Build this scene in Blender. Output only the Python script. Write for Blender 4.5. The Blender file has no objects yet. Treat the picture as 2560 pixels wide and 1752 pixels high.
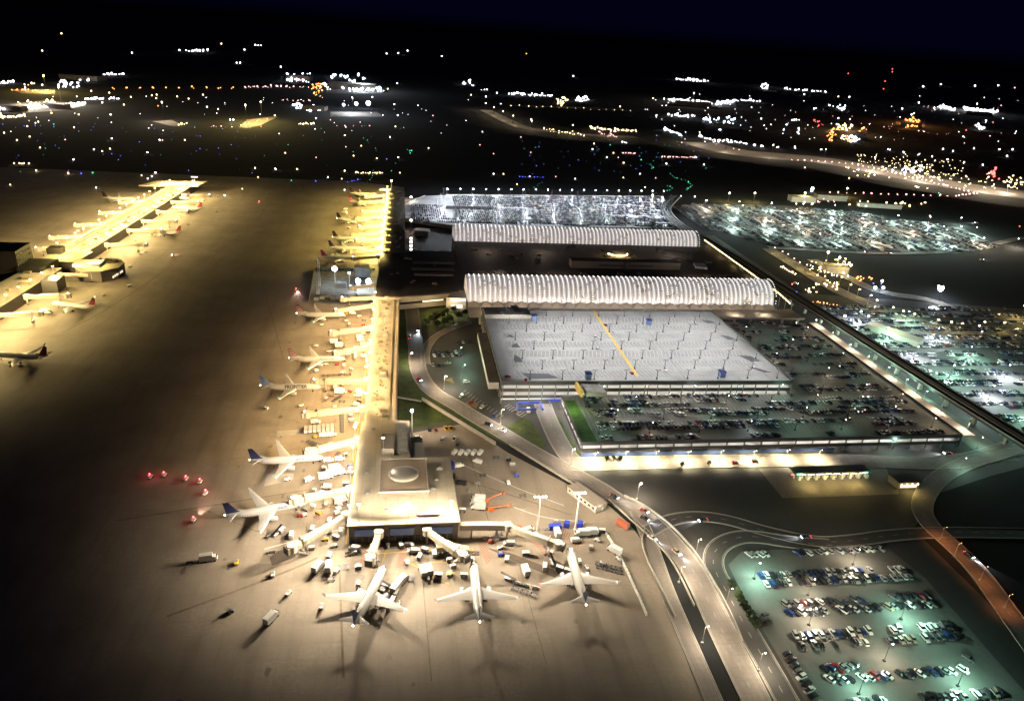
import bpy, math, random
from mathutils import Vector, Matrix
R_ = math.radians
C = bpy.context.scene.collection
sc = bpy.context.scene
rnd = random.Random(11)

# ------------------------------------------------------------------ camera
H = 220.0
FPX, CX, CY = 1807.0, 1280.0, 876.0
RM = ((0.987933353, 0.000347640, 0.154879207),
      (-0.141474572, -0.404927221, 0.903337640),
      (0.063028829, -0.914348853, -0.399991925))
cam = bpy.data.cameras.new('camera')
cam.sensor_fit = 'HORIZONTAL'; cam.sensor_width = 36; cam.lens = FPX / 2560 * 36
cam.clip_start = 1; cam.clip_end = 60000
camo = bpy.data.objects.new('camera', cam); C.objects.link(camo)
camo.matrix_world = Matrix(((RM[0][0], -RM[0][1], -RM[0][2], 0), (RM[1][0], -RM[1][1], -RM[1][2], 0),
                            (RM[2][0], -RM[2][1], -RM[2][2], H), (0, 0, 0, 1)))
sc.camera = camo

def W(px, py, z=0.0):
    """world point at height z seen at photograph pixel (px, py): used to survey the site plan"""
    a, b = (px - CX) / FPX, (py - CY) / FPX
    w = [r[0] * a + r[1] * b + r[2] for r in RM]
    t = (z - H) / w[2]
    return (w[0] * t, w[1] * t)
def crop(x0, y0, k=3.614): return lambda x, y: (x0 + x / k, y0 + y / k)
c1 = crop(500, 800); c2 = crop(1000, 700); c3 = crop(1500, 800); c4 = crop(1920, 800); c5 = crop(500, 1200)
c6 = crop(1000, 1200); c7 = crop(1500, 1100); c8 = crop(1800, 1312, 3.058); cA = crop(0, 400); cB = crop(640, 400)
cC = crop(1280, 400); cD = crop(1920, 400); cL = crop(0, 0, 1.8156); cR = crop(1280, 0, 1.8156)
def G(c, x, y, z=0.0): return W(*c(x, y), z)

# ------------------------------------------------------------------ world, moonlight, exposure
wd = bpy.data.worlds.new('World'); sc.world = wd; wd.use_nodes = True
nt = wd.node_tree; bg = nt.nodes['Background']
sky = nt.nodes.new('ShaderNodeTexSky'); sky.sky_type = 'NISHITA'; sky.sun_disc = False
sky.sun_elevation = R_(-4); sky.sun_rotation = R_(200)
nt.links.new(sky.outputs[0], bg.inputs[0]); bg.inputs[1].default_value = 0.05
glowbg = nt.nodes.new('ShaderNodeBackground'); glowbg.inputs[0].default_value = (0.0007, 0.0006, 0.0046, 1); glowbg.inputs[1].default_value = 1
tc = nt.nodes.new('ShaderNodeTexCoord'); sp = nt.nodes.new('ShaderNodeSeparateXYZ'); nt.links.new(tc.outputs['Generated'], sp.inputs[0])
mr = nt.nodes.new('ShaderNodeMapRange'); mr.inputs[1].default_value = 0.0; mr.inputs[2].default_value = 0.02; nt.links.new(sp.outputs[2], mr.inputs[0])
cr0 = nt.nodes.new('ShaderNodeValToRGB'); cr0.color_ramp.elements[0].color = (0.0002, 0.0001, 0.0002, 1); cr0.color_ramp.elements[1].color = (0.0006, 0.0006, 0.0062, 1)
nt.links.new(mr.outputs[0], cr0.inputs[0]); nt.links.new(cr0.outputs[0], glowbg.inputs[0])
addbg = nt.nodes.new('ShaderNodeAddShader'); nt.links.new(bg.outputs[0], addbg.inputs[0]); nt.links.new(glowbg.outputs[0], addbg.inputs[1])
nt.links.new(addbg.outputs[0], nt.nodes['World Output'].inputs[0])
sl = bpy.data.lights.new('moon', 'SUN'); sl.energy = 0.004; sl.angle = R_(0.5); sl.color = (0.6, 0.7, 1)
so = bpy.data.objects.new('moon', sl); C.objects.link(so); so.rotation_euler = (R_(50), 0, R_(200))
vs = sc.view_settings
vs.view_transform = 'Standard'; vs.look = 'None'; vs.gamma = 1; vs.exposure = 0; vs.use_curve_mapping = False
sc.render.engine = 'CYCLES'
cy = sc.cycles
cy.use_denoising = True; cy.max_bounces = 4; cy.diffuse_bounces = 2; cy.glossy_bounces = 2; cy.caustics_reflective = False
cy.caustics_refractive = False; cy.sample_clamp_indirect = 3; cy.use_light_tree = True; cy.sample_clamp_direct = 0

# ------------------------------------------------------------------ materials
MATS = {}
def mat(name, col, rough=0.8, metal=0.0, emit=None, es=0.0, vary=0.0, vs=0.1, col2=None, coat=0.0, sampled=True):
    if name in MATS: return MATS[name]
    m = bpy.data.materials.new(name); m.use_nodes = True; MATS[name] = m
    n = m.node_tree.nodes; l = m.node_tree.links; b = n['Principled BSDF']
    b.inputs['Base Color'].default_value = (*col, 1); b.inputs['Roughness'].default_value = rough
    b.inputs['Metallic'].default_value = metal
    if coat: b.inputs['Coat Weight'].default_value = coat
    if emit:
        b.inputs['Emission Color'].default_value = (*emit, 1); b.inputs['Emission Strength'].default_value = es
        if not sampled: m.cycles.emission_sampling = 'NONE'
    if vary or col2:
        g = n.new('ShaderNodeNewGeometry'); t = n.new('ShaderNodeTexNoise'); t.inputs['Scale'].default_value = vs
        t.inputs['Detail'].default_value = 6; t.inputs['Roughness'].default_value = 0.65
        l.new(g.outputs['Position'], t.inputs['Vector'])
        r = n.new('ShaderNodeValToRGB'); r.color_ramp.elements[0].position = 0.33; r.color_ramp.elements[1].position = 0.68
        c2_ = col2 or tuple(c * (1 - vary) for c in col)
        r.color_ramp.elements[0].color = (*c2_, 1); r.color_ramp.elements[1].color = (*col, 1)
        l.new(t.outputs[0], r.inputs[0]); l.new(r.outputs[0], b.inputs['Base Color'])
    return m

def slab_mat(name, col, stain, joint, sx, sy, rough=0.75, streak=0.0, jw=0.02):
    """concrete or asphalt: big stains, fine grain, joints between slabs, long tyre streaks"""
    m = bpy.data.materials.new(name); m.use_nodes = True; MATS[name] = m
    n = m.node_tree.nodes; l = m.node_tree.links; b = n['Principled BSDF']; b.inputs['Roughness'].default_value = rough
    g = n.new('ShaderNodeNewGeometry')
    def noise(scale, detail, vec=None):
        t = n.new('ShaderNodeTexNoise'); t.inputs['Scale'].default_value = scale; t.inputs['Detail'].default_value = detail
        l.new(vec or g.outputs['Position'], t.inputs['Vector']); return t
    def mix(f, a, bb, mode='MIX'):
        x = n.new('ShaderNodeMixRGB'); x.blend_type = mode
        for i, s in ((0, f), (1, a), (2, bb)):
            if isinstance(s, (int, float)): x.inputs[i].default_value = s
            elif isinstance(s, tuple): x.inputs[i].default_value = (*s, 1)
            else: l.new(s, x.inputs[i])
        return x.outputs[0]
    def ramp(s, a, bb):
        r = n.new('ShaderNodeMapRange'); r.inputs[1].default_value = a; r.inputs[2].default_value = bb; l.new(s, r.inputs[0]); return r.outputs[0]
    big = ramp(noise(0.035, 7).outputs[0], 0.4, 0.68); fine = ramp(noise(0.6, 4).outputs[0], 0.35, 0.75)
    c = mix(big, col, stain)
    c = mix(fine, c, tuple(x * 0.8 for x in col))
    br = n.new('ShaderNodeTexBrick'); br.offset = 0; br.inputs['Scale'].default_value = 1
    br.inputs['Brick Width'].default_value = sx; br.inputs['Row Height'].default_value = sy; br.inputs['Mortar Size'].default_value = jw * min(sx, sy)
    br.inputs['Color1'].default_value = (1, 1, 1, 1); br.inputs['Color2'].default_value = (0.93, 0.93, 0.93, 1); br.inputs['Mortar'].default_value = (*[joint] * 3, 1)
    l.new(g.outputs['Position'], br.inputs['Vector'])
    c = mix(1.0, c, br.outputs[0], 'MULTIPLY')
    if streak:
        mp = n.new('ShaderNodeMapping'); mp.inputs['Scale'].default_value = (0.16, 0.02, 1); l.new(g.outputs['Position'], mp.inputs['Vector'])
        s = ramp(noise(1, 5, mp.outputs[0]).outputs[0], 0.5, 0.75)
        mf = n.new('ShaderNodeMath'); mf.operation = 'MULTIPLY'; mf.inputs[1].default_value = streak; l.new(s, mf.inputs[0])
        c = mix(mf.outputs[0], c, tuple(x * 0.3 for x in col))
    l.new(c, b.inputs['Base Color'])
    return m

apronM = slab_mat('apron_concrete', (0.34, 0.29, 0.235), (0.23, 0.19, 0.15), 0.82, 7.5, 7.5, streak=0.28, jw=.012)
asphM = slab_mat('asphalt', (0.075, 0.072, 0.07), (0.05, 0.05, 0.05), 0.95, 30, 9, streak=0.2)
roadM = slab_mat('road_concrete', (0.25, 0.22, 0.2), (0.17, 0.15, 0.14), 0.75, 5, 6, streak=0.3)
lotM = slab_mat('lot_asphalt', (0.16, 0.16, 0.15), (0.10, 0.10, 0.095), 0.9, 40, 17, streak=0.0)
deckM = slab_mat('deck_concrete', (0.40, 0.40, 0.39), (0.30, 0.30, 0.295), 0.85, 18, 8.25, streak=0.35)
deck2M = slab_mat('lower_deck_concrete', (0.24, 0.23, 0.2), (0.13, 0.13, 0.12), 0.8, 18, 8.4, streak=0.2)
roofM = slab_mat('roof_membrane', (0.44, 0.40, 0.32), (0.30, 0.27, 0.2), 0.75, 6, 12)
darkroofM = slab_mat('dark_roof_membrane', (0.11, 0.095, 0.08), (0.07, 0.06, 0.055), 0.7, 12, 18)
grassM = mat('grass', (0.075, 0.115, 0.024), 0.95, col2=(0.035, 0.05, 0.014), vs=0.16)
soilM = mat('dark_grassland', (0.009, 0.011, 0.012), 1, col2=(0.005, 0.006, 0.008), vs=0.01)
wallM = mat('cream_wall', (0.5, 0.44, 0.36), 0.7, vary=0.25, vs=0.2)
concM = mat('pale_concrete', (0.42, 0.40, 0.36), 0.8, vary=0.3, vs=0.3)
darkM = mat('dark_cladding', (0.05, 0.045, 0.045), 0.4)
glassM = mat('dark_glass', (0.02, 0.025, 0.035), 0.1, coat=0.5)
whiteM = mat('white_paint', (0.8, 0.8, 0.78), 0.45)
jetM = mat('jetway_cream', (0.47, 0.425, 0.34), 0.5, vary=0.15, vs=0.5)
greyM = mat('grey_metal', (0.3, 0.3, 0.3), 0.45, 0.3)
poleM = mat('pole_metal', (0.4, 0.39, 0.37), 0.45, 0.4)
darkpoleM = mat('dark_pole', (0.06, 0.06, 0.065), 0.5)
tyreM = mat('tyre_rubber', (0.02, 0.02, 0.02), 0.9)
lineM = mat('white_marking', (0.7, 0.7, 0.68), 0.7, vary=0.35, vs=0.8)
yellowM = mat('yellow_marking', (0.65, 0.42, 0.08), 0.7, vary=0.2, vs=0.8)
redlineM = mat('red_hatch_marking', (0.34, 0.13, 0.09), 0.7, vary=0.3, vs=0.6)
dashM = mat('dark_patch', (0.07, 0.075, 0.09), 0.8)
blueM = mat('blue_paint', (0.03, 0.06, 0.5), 0.5)
navyM = mat('navy_roof', (0.015, 0.02, 0.09), 0.5)
redM = mat('red_paint', (0.5, 0.05, 0.03), 0.5)
orangeM = mat('orange_paint', (0.7, 0.16, 0.03), 0.5)
yelM = mat('yellow_paint', (0.7, 0.45, 0.04), 0.5)
blackM = mat('black_paint', (0.02, 0.02, 0.022), 0.3, coat=0.5)
brownM = mat('terminal_wall', (0.2, 0.165, 0.13), 0.7, vary=0.3, vs=0.2)
leafM = mat('leaves', (0.035, 0.06, 0.02), 0.8, col2=(0.015, 0.03, 0.01), vs=0.7)
barkM = mat('bark', (0.06, 0.045, 0.03), 0.9)
WARM = (1.0, 0.72, 0.30); SOD = (1.0, 0.74, 0.22); COOL = (0.86, 0.93, 1.0); GRN = (0.5, 1.0, 0.74); NEU = (1.0, 0.82, 0.585); APR = (1.0, 0.68, 0.31)
def glow(name, col, s, sampled=False): return mat(name, (0.8, 0.8, 0.8), 0.5, emit=col, es=s, sampled=sampled)
gW = glow('lamp_warm_white', (1, 0.85, 0.6), 25); gC = glow('lamp_cool_white', (0.85, 0.93, 1), 30); gY = glow('lamp_sodium', (1, 0.7, 0.3), 22)
gG = glow('lamp_green', (0.05, 1, 0.35), 8); gR = glow('lamp_red', (1, 0.04, 0.05), 10); gB = glow('lamp_blue', (0.05, 0.1, 1), 8)
gO = glow('lamp_orange', (1, 0.35, 0.06), 10); gP = glow('lamp_pink', (1, 0.5, 0.42), 14)

# ------------------------------------------------------------------ mesh builder
class MB:
    def __init__(s): s.v = []; s.f = []; s.m = []
    def face(s, pts, m=0):
        k = len(s.v); s.v += [tuple(p) for p in pts]; s.f.append(tuple(range(k, k + len(pts)))); s.m.append(m); return s
    def add(s, vs, fs, m):
        k = len(s.v); s.v += vs
        for f in fs: s.f.append(tuple(i + k for i in f)); s.m.append(m)
        return s
    def box(s, cx, cy, cz, sx, sy, sz, rot=0.0, m=0, top=None, taper=1.0):
        ca, sa = math.cos(rot), math.sin(rot); vs = []
        for dz, t in ((-0.5, 1), (0.5, taper)):
            for dx, dy in ((-.5, -.5), (.5, -.5), (.5, .5), (-.5, .5)):
                x, y = dx * sx * t, dy * sy * t
                vs.append((cx + x * ca - y * sa, cy + x * sa + y * ca, cz + dz * sz))
        fs = [(0, 3, 2, 1), (0, 1, 5, 4), (1, 2, 6, 5), (2, 3, 7, 6), (3, 0, 4, 7)]
        s.add(vs, fs, m); s.f.append(tuple(len(s.v) - 8 + i for i in (4, 5, 6, 7))); s.m.append(m if top is None else top); return s
    def prism(s, poly, z0, z1, m=0, top=None):
        a = sum(poly[i][0] * poly[(i + 1) % len(poly)][1] - poly[(i + 1) % len(poly)][0] * poly[i][1] for i in range(len(poly)))
        if a < 0: poly = poly[::-1]
        n = len(poly); k = len(s.v)
        s.v += [(p[0], p[1], z0) for p in poly] + [(p[0], p[1], z1) for p in poly]
        for i in range(n):
            j = (i + 1) % n; s.f.append((k + i, k + j, k + n + j, k + n + i)); s.m.append(m)
        s.f.append(tuple(k + n + i for i in range(n))); s.m.append(m if top is None else top)
        s.f.append(tuple(k + i for i in range(n))[::-1]); s.m.append(m); return s
    def tube(s, p, q, r0, r1=None, n=8, m=0):
        r1 = r0 if r1 is None else r1; p = Vector(p); q = Vector(q); d = (q - p).normalized()
        u = d.orthogonal().normalized(); w = d.cross(u); vs = []
        for c, r in ((p, r0), (q, r1)):
            for i in range(n):
                a = 2 * math.pi * i / n; vs.append(tuple(c + (u * math.cos(a) + w * math.sin(a)) * r))
        fs = [(i, (i + 1) % n, n + (i + 1) % n, n + i) for i in range(n)] + [tuple(range(n))[::-1], tuple(range(n, 2 * n))]
        return s.add(vs, fs, m)
    def ball(s, c, r, m=0, n=8, k=5, sz=1.0):
        rings = []
        for j in range(1, k):
            t = math.pi * j / k
            rings.append([(c[0] + r * math.sin(t) * math.cos(2 * math.pi * i / n), c[1] + r * math.sin(t) * math.sin(2 * math.pi * i / n), c[2] + r * sz * math.cos(t)) for i in range(n)])
        vs = [p for g in rings for p in g] + [(c[0], c[1], c[2] + r * sz), (c[0], c[1], c[2] - r * sz)]; T = len(vs) - 2
        fs = []
        for j in range(len(rings) - 1):
            for i in range(n): fs.append((j * n + i, (j + 1) * n + i, (j + 1) * n + (i + 1) % n, j * n + (i + 1) % n))
        for i in range(n):
            fs.append((T, i, (i + 1) % n)); b0 = (len(rings) - 1) * n; fs.append((T + 1, b0 + (i + 1) % n, b0 + i))
        return s.add(vs, fs, m)
    def loft(s, rings, m=0, cap=True):
        n = len(rings[0]); vs = [tuple(p) for r in rings for p in r]; fs = []
        for j in range(len(rings) - 1):
            for i in range(n): fs.append((j * n + i, j * n + (i + 1) % n, (j + 1) * n + (i + 1) % n, (j + 1) * n + i))
        if cap: fs += [tuple(range(n))[::-1], tuple(range((len(rings) - 1) * n, len(rings) * n))]
        return s.add(vs, fs, m)
    def strip(s, line, w, z, m=0, th=0.0, off=0.0):
        """ribbon along a polyline; off shifts it sideways; th gives it thickness below z"""
        P = [Vector((p[0], p[1])) for p in line]; L = []; Rr = []
        for i, p in enumerate(P):
            d = (P[min(i + 1, len(P) - 1)] - P[max(i - 1, 0)]).normalized(); nrm = Vector((-d.y, d.x)); o = p + nrm * off
            zz = z if not callable(z) else z(i / (len(P) - 1))
            L.append((*(o + nrm * w / 2), zz)); Rr.append((*(o - nrm * w / 2), zz))
        for i in range(len(P) - 1):
            s.face([Rr[i], Rr[i + 1], L[i + 1], L[i]], m)
            if th:
                dn = lambda p: (p[0], p[1], p[2] - th)
                s.face([L[i], L[i + 1], dn(L[i + 1]), dn(L[i])], m); s.face([Rr[i + 1], Rr[i], dn(Rr[i]), dn(Rr[i + 1])], m)
                s.face([dn(L[i]), dn(L[i + 1]), dn(Rr[i + 1]), dn(Rr[i])], m)
        if th:
            for i in (0, -1):
                a, b = L[i], Rr[i]; q = [a, b, (b[0], b[1], b[2] - th), (a[0], a[1], a[2] - th)]; s.face(q if i == 0 else q[::-1], m)
        return s
    def mesh(s, name, mats, smooth=False):
        me = bpy.data.meshes.new(name); me.from_pydata(s.v, [], s.f)
        for m in (mats if isinstance(mats, (list, tuple)) else [mats]): me.materials.append(m)
        me.polygons.foreach_set('material_index', s.m)
        if smooth: me.polygons.foreach_set('use_smooth', [True] * len(s.f))
        me.update(); return me
    def build(s, name, mats, parent=None, loc=(0, 0, 0), rz=0.0, smooth=False):
        o = bpy.data.objects.new(name, s.mesh(name, mats, smooth)); C.objects.link(o); o.location = loc; o.rotation_euler = (0, 0, rz)
        if parent: o.parent = parent
        return o
def _split(s, name, mats, parent=None, smooth=False):
    """one part per separate piece of the builder"""
    par = {}
    def find(a):
        while par.setdefault(a, a) != a: a = par[a]
        return a
    key = [tuple(round(c, 4) for c in v) for v in s.v]
    for f in s.f:
        r = find(key[f[0]])
        for i in f[1:]: par[find(key[i])] = r; r = find(r)
    groups = {}
    for f, m in zip(s.f, s.m): groups.setdefault(find(key[f[0]]), []).append((f, m))
    out = []
    for fs in groups.values():
        b = MB(); ix = {}
        for f, m in fs:
            for i in f:
                if i not in ix: ix[i] = len(b.v); b.v.append(s.v[i])
            b.f.append(tuple(ix[i] for i in f)); b.m.append(m)
        out.append(b.build(name, mats, parent, smooth=smooth))
    return out
MB.split = _split
def tag(o, label=None, cat=None, group=None, kind=None):
    if label: o['label'] = label
    if cat: o['category'] = cat
    if group: o['group'] = group
    if kind: o['kind'] = kind
    return o
def thing(name, label, cat, loc=(0, 0, 0), rz=0.0, group=None):
    o = bpy.data.objects.new(name, None); C.objects.link(o); o.location = loc; o.rotation_euler = (0, 0, rz)
    o.empty_display_size = 1
    return tag(o, label, cat, group)
def struct(name, mb, mats): return tag(mb.build(name, mats), kind='structure')
KIDS = {}
def copy_tree(o, loc=None, rz=None, label=None, group=None, parent=None):
    c = o.copy(); C.objects.link(c)
    if parent: c.parent = parent
    if loc is not None: c.location = loc
    if rz is not None: c.rotation_euler = (0, 0, rz)
    if label: c['label'] = label
    if group: c['group'] = group
    for ch in KIDS[o.name] if o.name in KIDS else [x for x in bpy.data.objects if x.parent == o]: copy_tree(ch, parent=c)
    return c
def freeze(o):
    KIDS[o.name] = [x for x in bpy.data.objects if x.parent == o]
    for k in KIDS[o.name]: freeze(k)
def setmat(o, i, m):
    o.material_slots[i].link = 'OBJECT'; o.material_slots[i].material = m
def lamp(kind, loc, power, col, parent=None, aim=None, cone=150, blend=0.6, rad=0.4, name='light'):
    l = bpy.data.lights.new(name, kind); l.energy = power; l.color = col; l.shadow_soft_size = rad
    if kind == 'SPOT': l.spot_size = R_(cone); l.spot_blend = blend
    o = bpy.data.objects.new(name, l); C.objects.link(o); o.location = loc
    if aim: o.rotation_euler = (Vector(aim) - Vector(loc)).to_track_quat('-Z', 'Y').to_euler()
    if parent:
        o.parent = parent; o.matrix_parent_inverse = parent.matrix_basis.inverted()
    return o
ORD = 'zeroth first second third fourth fifth sixth seventh eighth ninth tenth eleventh twelfth thirteenth fourteenth fifteenth sixteenth seventeenth eighteenth nineteenth'.split()
TENS = {2: ('twentieth', 'twenty'), 3: ('thirtieth', 'thirty'), 4: ('fortieth', 'forty'), 5: ('fiftieth', 'fifty'), 6: ('sixtieth', 'sixty'), 7: ('seventieth', 'seventy'), 8: ('eightieth', 'eighty'), 9: ('ninetieth', 'ninety')}
def nth(n):
    if n < 20: return ORD[n]
    t = TENS[n // 10]; return t[0] if n % 10 == 0 else t[1] + '-' + ORD[n % 10]
def lerp(a, b, t): return tuple(x + (y - x) * t for x, y in zip(a, b))
def along(line, step):
    out = []; d = 0.0
    for a, b in zip(line[:-1], line[1:]):
        L = math.dist(a, b)
        while d < L: out.append((lerp(a, b, d / L), math.atan2(b[1] - a[1], b[0] - a[0]))); d += step
        d -= L
    return out

# ================================================================== SETTING: ground, apron, roads
g = MB(); g.face([(-30000, -2000, -0.06), (30000, -2000, -0.06), (30000, 45000, -0.06), (-30000, 45000, -0.06)]); struct('ground', g, soilM)
apron_poly = [(-900, 60), (119, 60), (117, 180), (115, 225), (118, 262), (114, 283), (107, 300), (84, 326), (62, 352), (40, 386), (28, 383), (8, 376), (-1, 373), (1, 588), (8, 1100), (-60, 1130), (-900, 1150)]
g = MB(); g.face([(x, y, 0.0) for x, y in apron_poly]); struct('apron', g, apronM)
g = MB(); g.face([(x, y, -0.03) for x, y in [(0, 372), (30, 384), (45, 386), (100, 320), (120, 292), (140, 160), (262, 160), (262, 270), (300, 300), (345, 315), (400, 330), (620, 330), (620, 600), (400, 640), (400, 860), (0, 860)]]); struct('pavement', g, asphM)
lot_poly = [(149, 110), (236, 110), (243, 235), (238, 259), (163, 259), (152, 250), (150, 226)]
g = MB(); g.face([(x, y, 0.02) for x, y in lot_poly]); struct('parking_lot_pavement', g, lotM)
g = MB(); g.face([(x, y, 0.02) for x, y in [(392, 330), (620, 330), (620, 560), (500, 600), (395, 600)]]); struct('parking_lot_pavement_east', g, lotM)
diag_poly = [(400, 905), (418, 880), (462, 822), (526, 808), (702, 803), (800, 842), (822, 944), (700, 1030), (600, 1062), (444, 1050), (400, 1020)]
g = MB(); g.face([(x, y, 0.02) for x, y in diag_poly]); struct('parking_lot_pavement_far', g, lotM)
# grass patches
g = MB()
def green(pts, z=0.035): g.face([(x, y, z) for x, y in pts])
green([(0, 378), (22, 385), (40, 388), (56, 368), (100, 318), (103, 322), (60, 376), (38, 404), (24, 420), (14, 440), (8, 470), (7, 560), (1, 560)])
green([G(c2, *p) for p in [(960, 1340), (1100, 1240), (1180, 1270), (1330, 1500), (1250, 1540)]])
green([G(c2, *p) for p in [(1380, 1240), (1430, 1230), (1560, 1450), (1640, 1590), (1560, 1620), (1450, 1480)]])
green([G(c2, *p) for p in [(140, 330), (330, 215), (600, 250), (620, 360), (300, 450), (220, 430)]])

struct('lawn', g, grassM)
g = MB(); g.face([(x, y, 0.035) for x, y in [G(c2, *p) for p in [(590, 1110), (640, 1080), (715, 1120), (690, 1160)]]]); g.face([(x, y, 0.036) for x, y in [G(c2, *p) for p in [(400, 900), (470, 880), (490, 935)]]])
struct('bare_ground', g, mat('bare_soil', (0.3, 0.2, 0.1), 0.95, vary=0.3, vs=0.5))

road_c = [(10, 600), (12, 560), (12, 526), (13, 496), (13, 469), (16, 447), (23, 427), (37, 410), (45, 397), (62, 374), (78, 350), (107, 315), (112, 305), (121, 293), (128, 278), (132, 261), (134, 246), (133, 226), (132, 206), (131, 177), (128, 100)]
def smooth(line, k=2):
    for _ in range(k):
        o = [line[0]]
        for a, b in zip(line[:-1], line[1:]): o += [lerp(a, b, .25), lerp(a, b, .75)]
        line = o + [line[-1]]
    return line
ROADS = [
 ('terminal_road', road_c, 11, roadM),
 ('service_road', [G(c7, *p) for p in [(330, 640), (430, 870), (480, 1000), (530, 1150), (600, 1350), (700, 1590)]] + [(114, 150), (112, 90)], 6.5, roadM),
 ('loop_road', [G(c7, *p) for p in [(420, 830), (600, 730), (780, 690), (980, 690), (1200, 730), (1450, 810), (1830, 900), (2140, 930)]] + [(262, 268), (330, 262)], 8, asphM),
 ('lot_access_road', [G(c7, *p) for p in [(2100, 950), (1700, 920), (1350, 860), (1150, 900), (1030, 1000), (1020, 1150), (1130, 1340)]] + [(143, 215), (143, 180), (140, 110)], 9, asphM),
 ('ramp_road', [W(*p) for p in [(2560, 1120), (2430, 1150), (2340, 1195), (2298, 1260), (2320, 1310), (2390, 1370), (2450, 1430), (2520, 1530), (2600, 1640)]], 10, roadM),
 ('garage_front_road', [(95, 338), (150, 338), (262, 336), (300, 330), (340, 330), (385, 345)], 13, roadM),
 ('garage_exit_road', [G(c2, *p) for p in [(1290, 1120), (1310, 1190), (1370, 1330), (1460, 1510), (1560, 1640)]] + [(105, 337)], 11, roadM),
 ('ring_road', [G(c2, *p) for p in [(620, 380), (450, 440), (320, 510), (250, 590), (225, 680), (235, 760)]], 6, roadM),
 ('east_road', [G(cD, *p) for p in [(0, 800), (360, 1020), (600, 1170), (1000, 1340), (1600, 1540), (2313, 1640)]], 16, roadM),
 ('east_side_road', [G(cD, *p) for p in [(400, 900), (700, 1050), (1000, 1200), (1500, 1260), (1800, 1420), (2313, 1440)]], 12, roadM),
 ('far_lot_road', [G(cD, *p) for p in [(0, 790), (640, 830), (1100, 850), (1700, 830), (2313, 700)]], 9, roadM),
]
for i, (nm, ln, w, m) in enumerate(ROADS):
    ln = smooth(ln); z = 0.06 + 0.02 * i
    struct(nm, MB().strip(ln, w, z), m)
    mk = MB()
    mk.strip(ln, 0.25, z + 0.015, off=w / 2 - 0.5); mk.strip(ln, 0.25, z + 0.015, off=-w / 2 + 0.5)
    if w > 7:
        for p, a in along(ln, 9):
            mk.strip([p, (p[0] + 3 * math.cos(a), p[1] + 3 * math.sin(a))], 0.3, z + 0.018)
    struct(nm.replace('_road', '_road_markings'), mk, mat('worn_marking', (.4, .39, .36), .8, vary=.45, vs=.5))
    kb = MB(); kb.strip(ln, 0.4, 0.15 + z, th=0.15 + z, off=w / 2 + 0.2); kb.strip(ln, 0.4, 0.15 + z, th=0.15 + z, off=-w / 2 - 0.2)
    struct(nm.replace('_road', '_road_kerb'), kb, concM)
# far lit roads and highway
fcr = [W(*cR(*p)) for p in [(-120, 500), (-60, 530), (0, 560), (60, 582), (130, 592), (270, 605), (400, 618), (560, 622)]]
struct('far_curved_road', MB().strip(smooth(fcr), 40, 0.05), roadM)
fr3 = [W(*cR(*p)) for p in [(0, 481), (220, 486), (400, 490), (500, 500), (550, 513), (520, 527)]]
struct('far_loop_road', MB().strip(smooth(fr3), 34, 0.05), roadM)
hw = [W(*p) for p in [(1745, 356), (1800, 372), (1860, 384), (1960, 392), (2060, 400), (2180, 422), (2300, 448), (2430, 470), (2600, 492)]]
struct('highway', MB().strip(smooth(hw), 110, 0.05), roadM)
struct('lit_yard_pavement', MB().face([(*W(*cL(*p)), 0.05) for p in [(1085, 578), (1120, 545), (1250, 527), (1260, 532), (1180, 570), (1120, 582)]])
       .face([(*W(*cL(*p)), 0.05) for p in [(690, 552), (780, 545), (830, 570), (790, 575)]]).face([(*W(*cL(*p)), 0.05) for p in [(60, 408), (250, 405), (250, 428), (100, 425)]])
       .face([(*W(*cL(*p)), 0.05) for p in [(-60, 520), (0, 480), (200, 455), (390, 478), (300, 500), (0, 520)]]).face([(*W(*cL(*p)), 0.05) for p in [(1500, 508), (1710, 508), (1740, 530), (1500, 530)]])
       .face([(*W(*cL(*p)), 0.05) for p in [(1480, 395), (1730, 385), (1740, 425), (1480, 425)]])
       .face([(*W(*cR(*p)), 0.05) for p in [(1420, 600), (1500, 560), (1620, 570), (1600, 630), (1540, 650)]]).face([(*W(*cR(*p)), 0.05) for p in [(1740, 540), (1880, 540), (1870, 590), (1750, 590)]])
       .face([(*W(*cR(*p)), 0.05) for p in [(700, 450), (1010, 450), (1020, 490), (720, 485)]]).face([(*W(*cR(*p)), 0.05) for p in [(860, 550), (1030, 560), (1030, 590), (880, 585)]])
       .face([(*W(*cR(*p)), 0.05) for p in [(1900, 480), (2200, 500), (2200, 530), (1900, 515)]]), roadM)

# apron markings
mk = MB(); ym = MB(); rm = MB()
for pts in ([(-60, 275), (-40, 283), (-12, 292)], [(58, 300), (72, 290), (92, 286)], [(30, 345), (60, 318), (84, 300)]):
    mk.strip(smooth(pts), 0.5, 0.02)
for x0, y0, x1, y1 in ((-8, 258, -5, 274), (33, 256, 30, 274), (78, 262, 72, 275), (-44, 304, -25, 308), (-40, 346, -24, 349), (-50, 431, -24, 431), (-38, 474, -24, 476), (-44, 560, -22, 561)):
    ym.strip([(x0, y0), (x1, y1)], 0.35, 0.03)
    d = math.hypot(x1 - x0, y1 - y0); ux, uy = (x1 - x0) / d, (y1 - y0) / d
    for sgn in (-1, 1):
        for k in range(11):
            a = 1.5 + k * 1.5; bx = x0 + ux * a - uy * sgn * 6.5; by = y0 + uy * a + ux * sgn * 6.5
            rm.strip([(bx, by), (bx + ux * 3 - uy * sgn * 3.6, by + uy * 3 + ux * sgn * 3.6)], 0.45, 0.025)
ym.strip([(-23, 268), (28, 270)], 0.5, 0.03); ym.strip([(-23, 274.5), (28, 275)], 1.6, 0.03)
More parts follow.
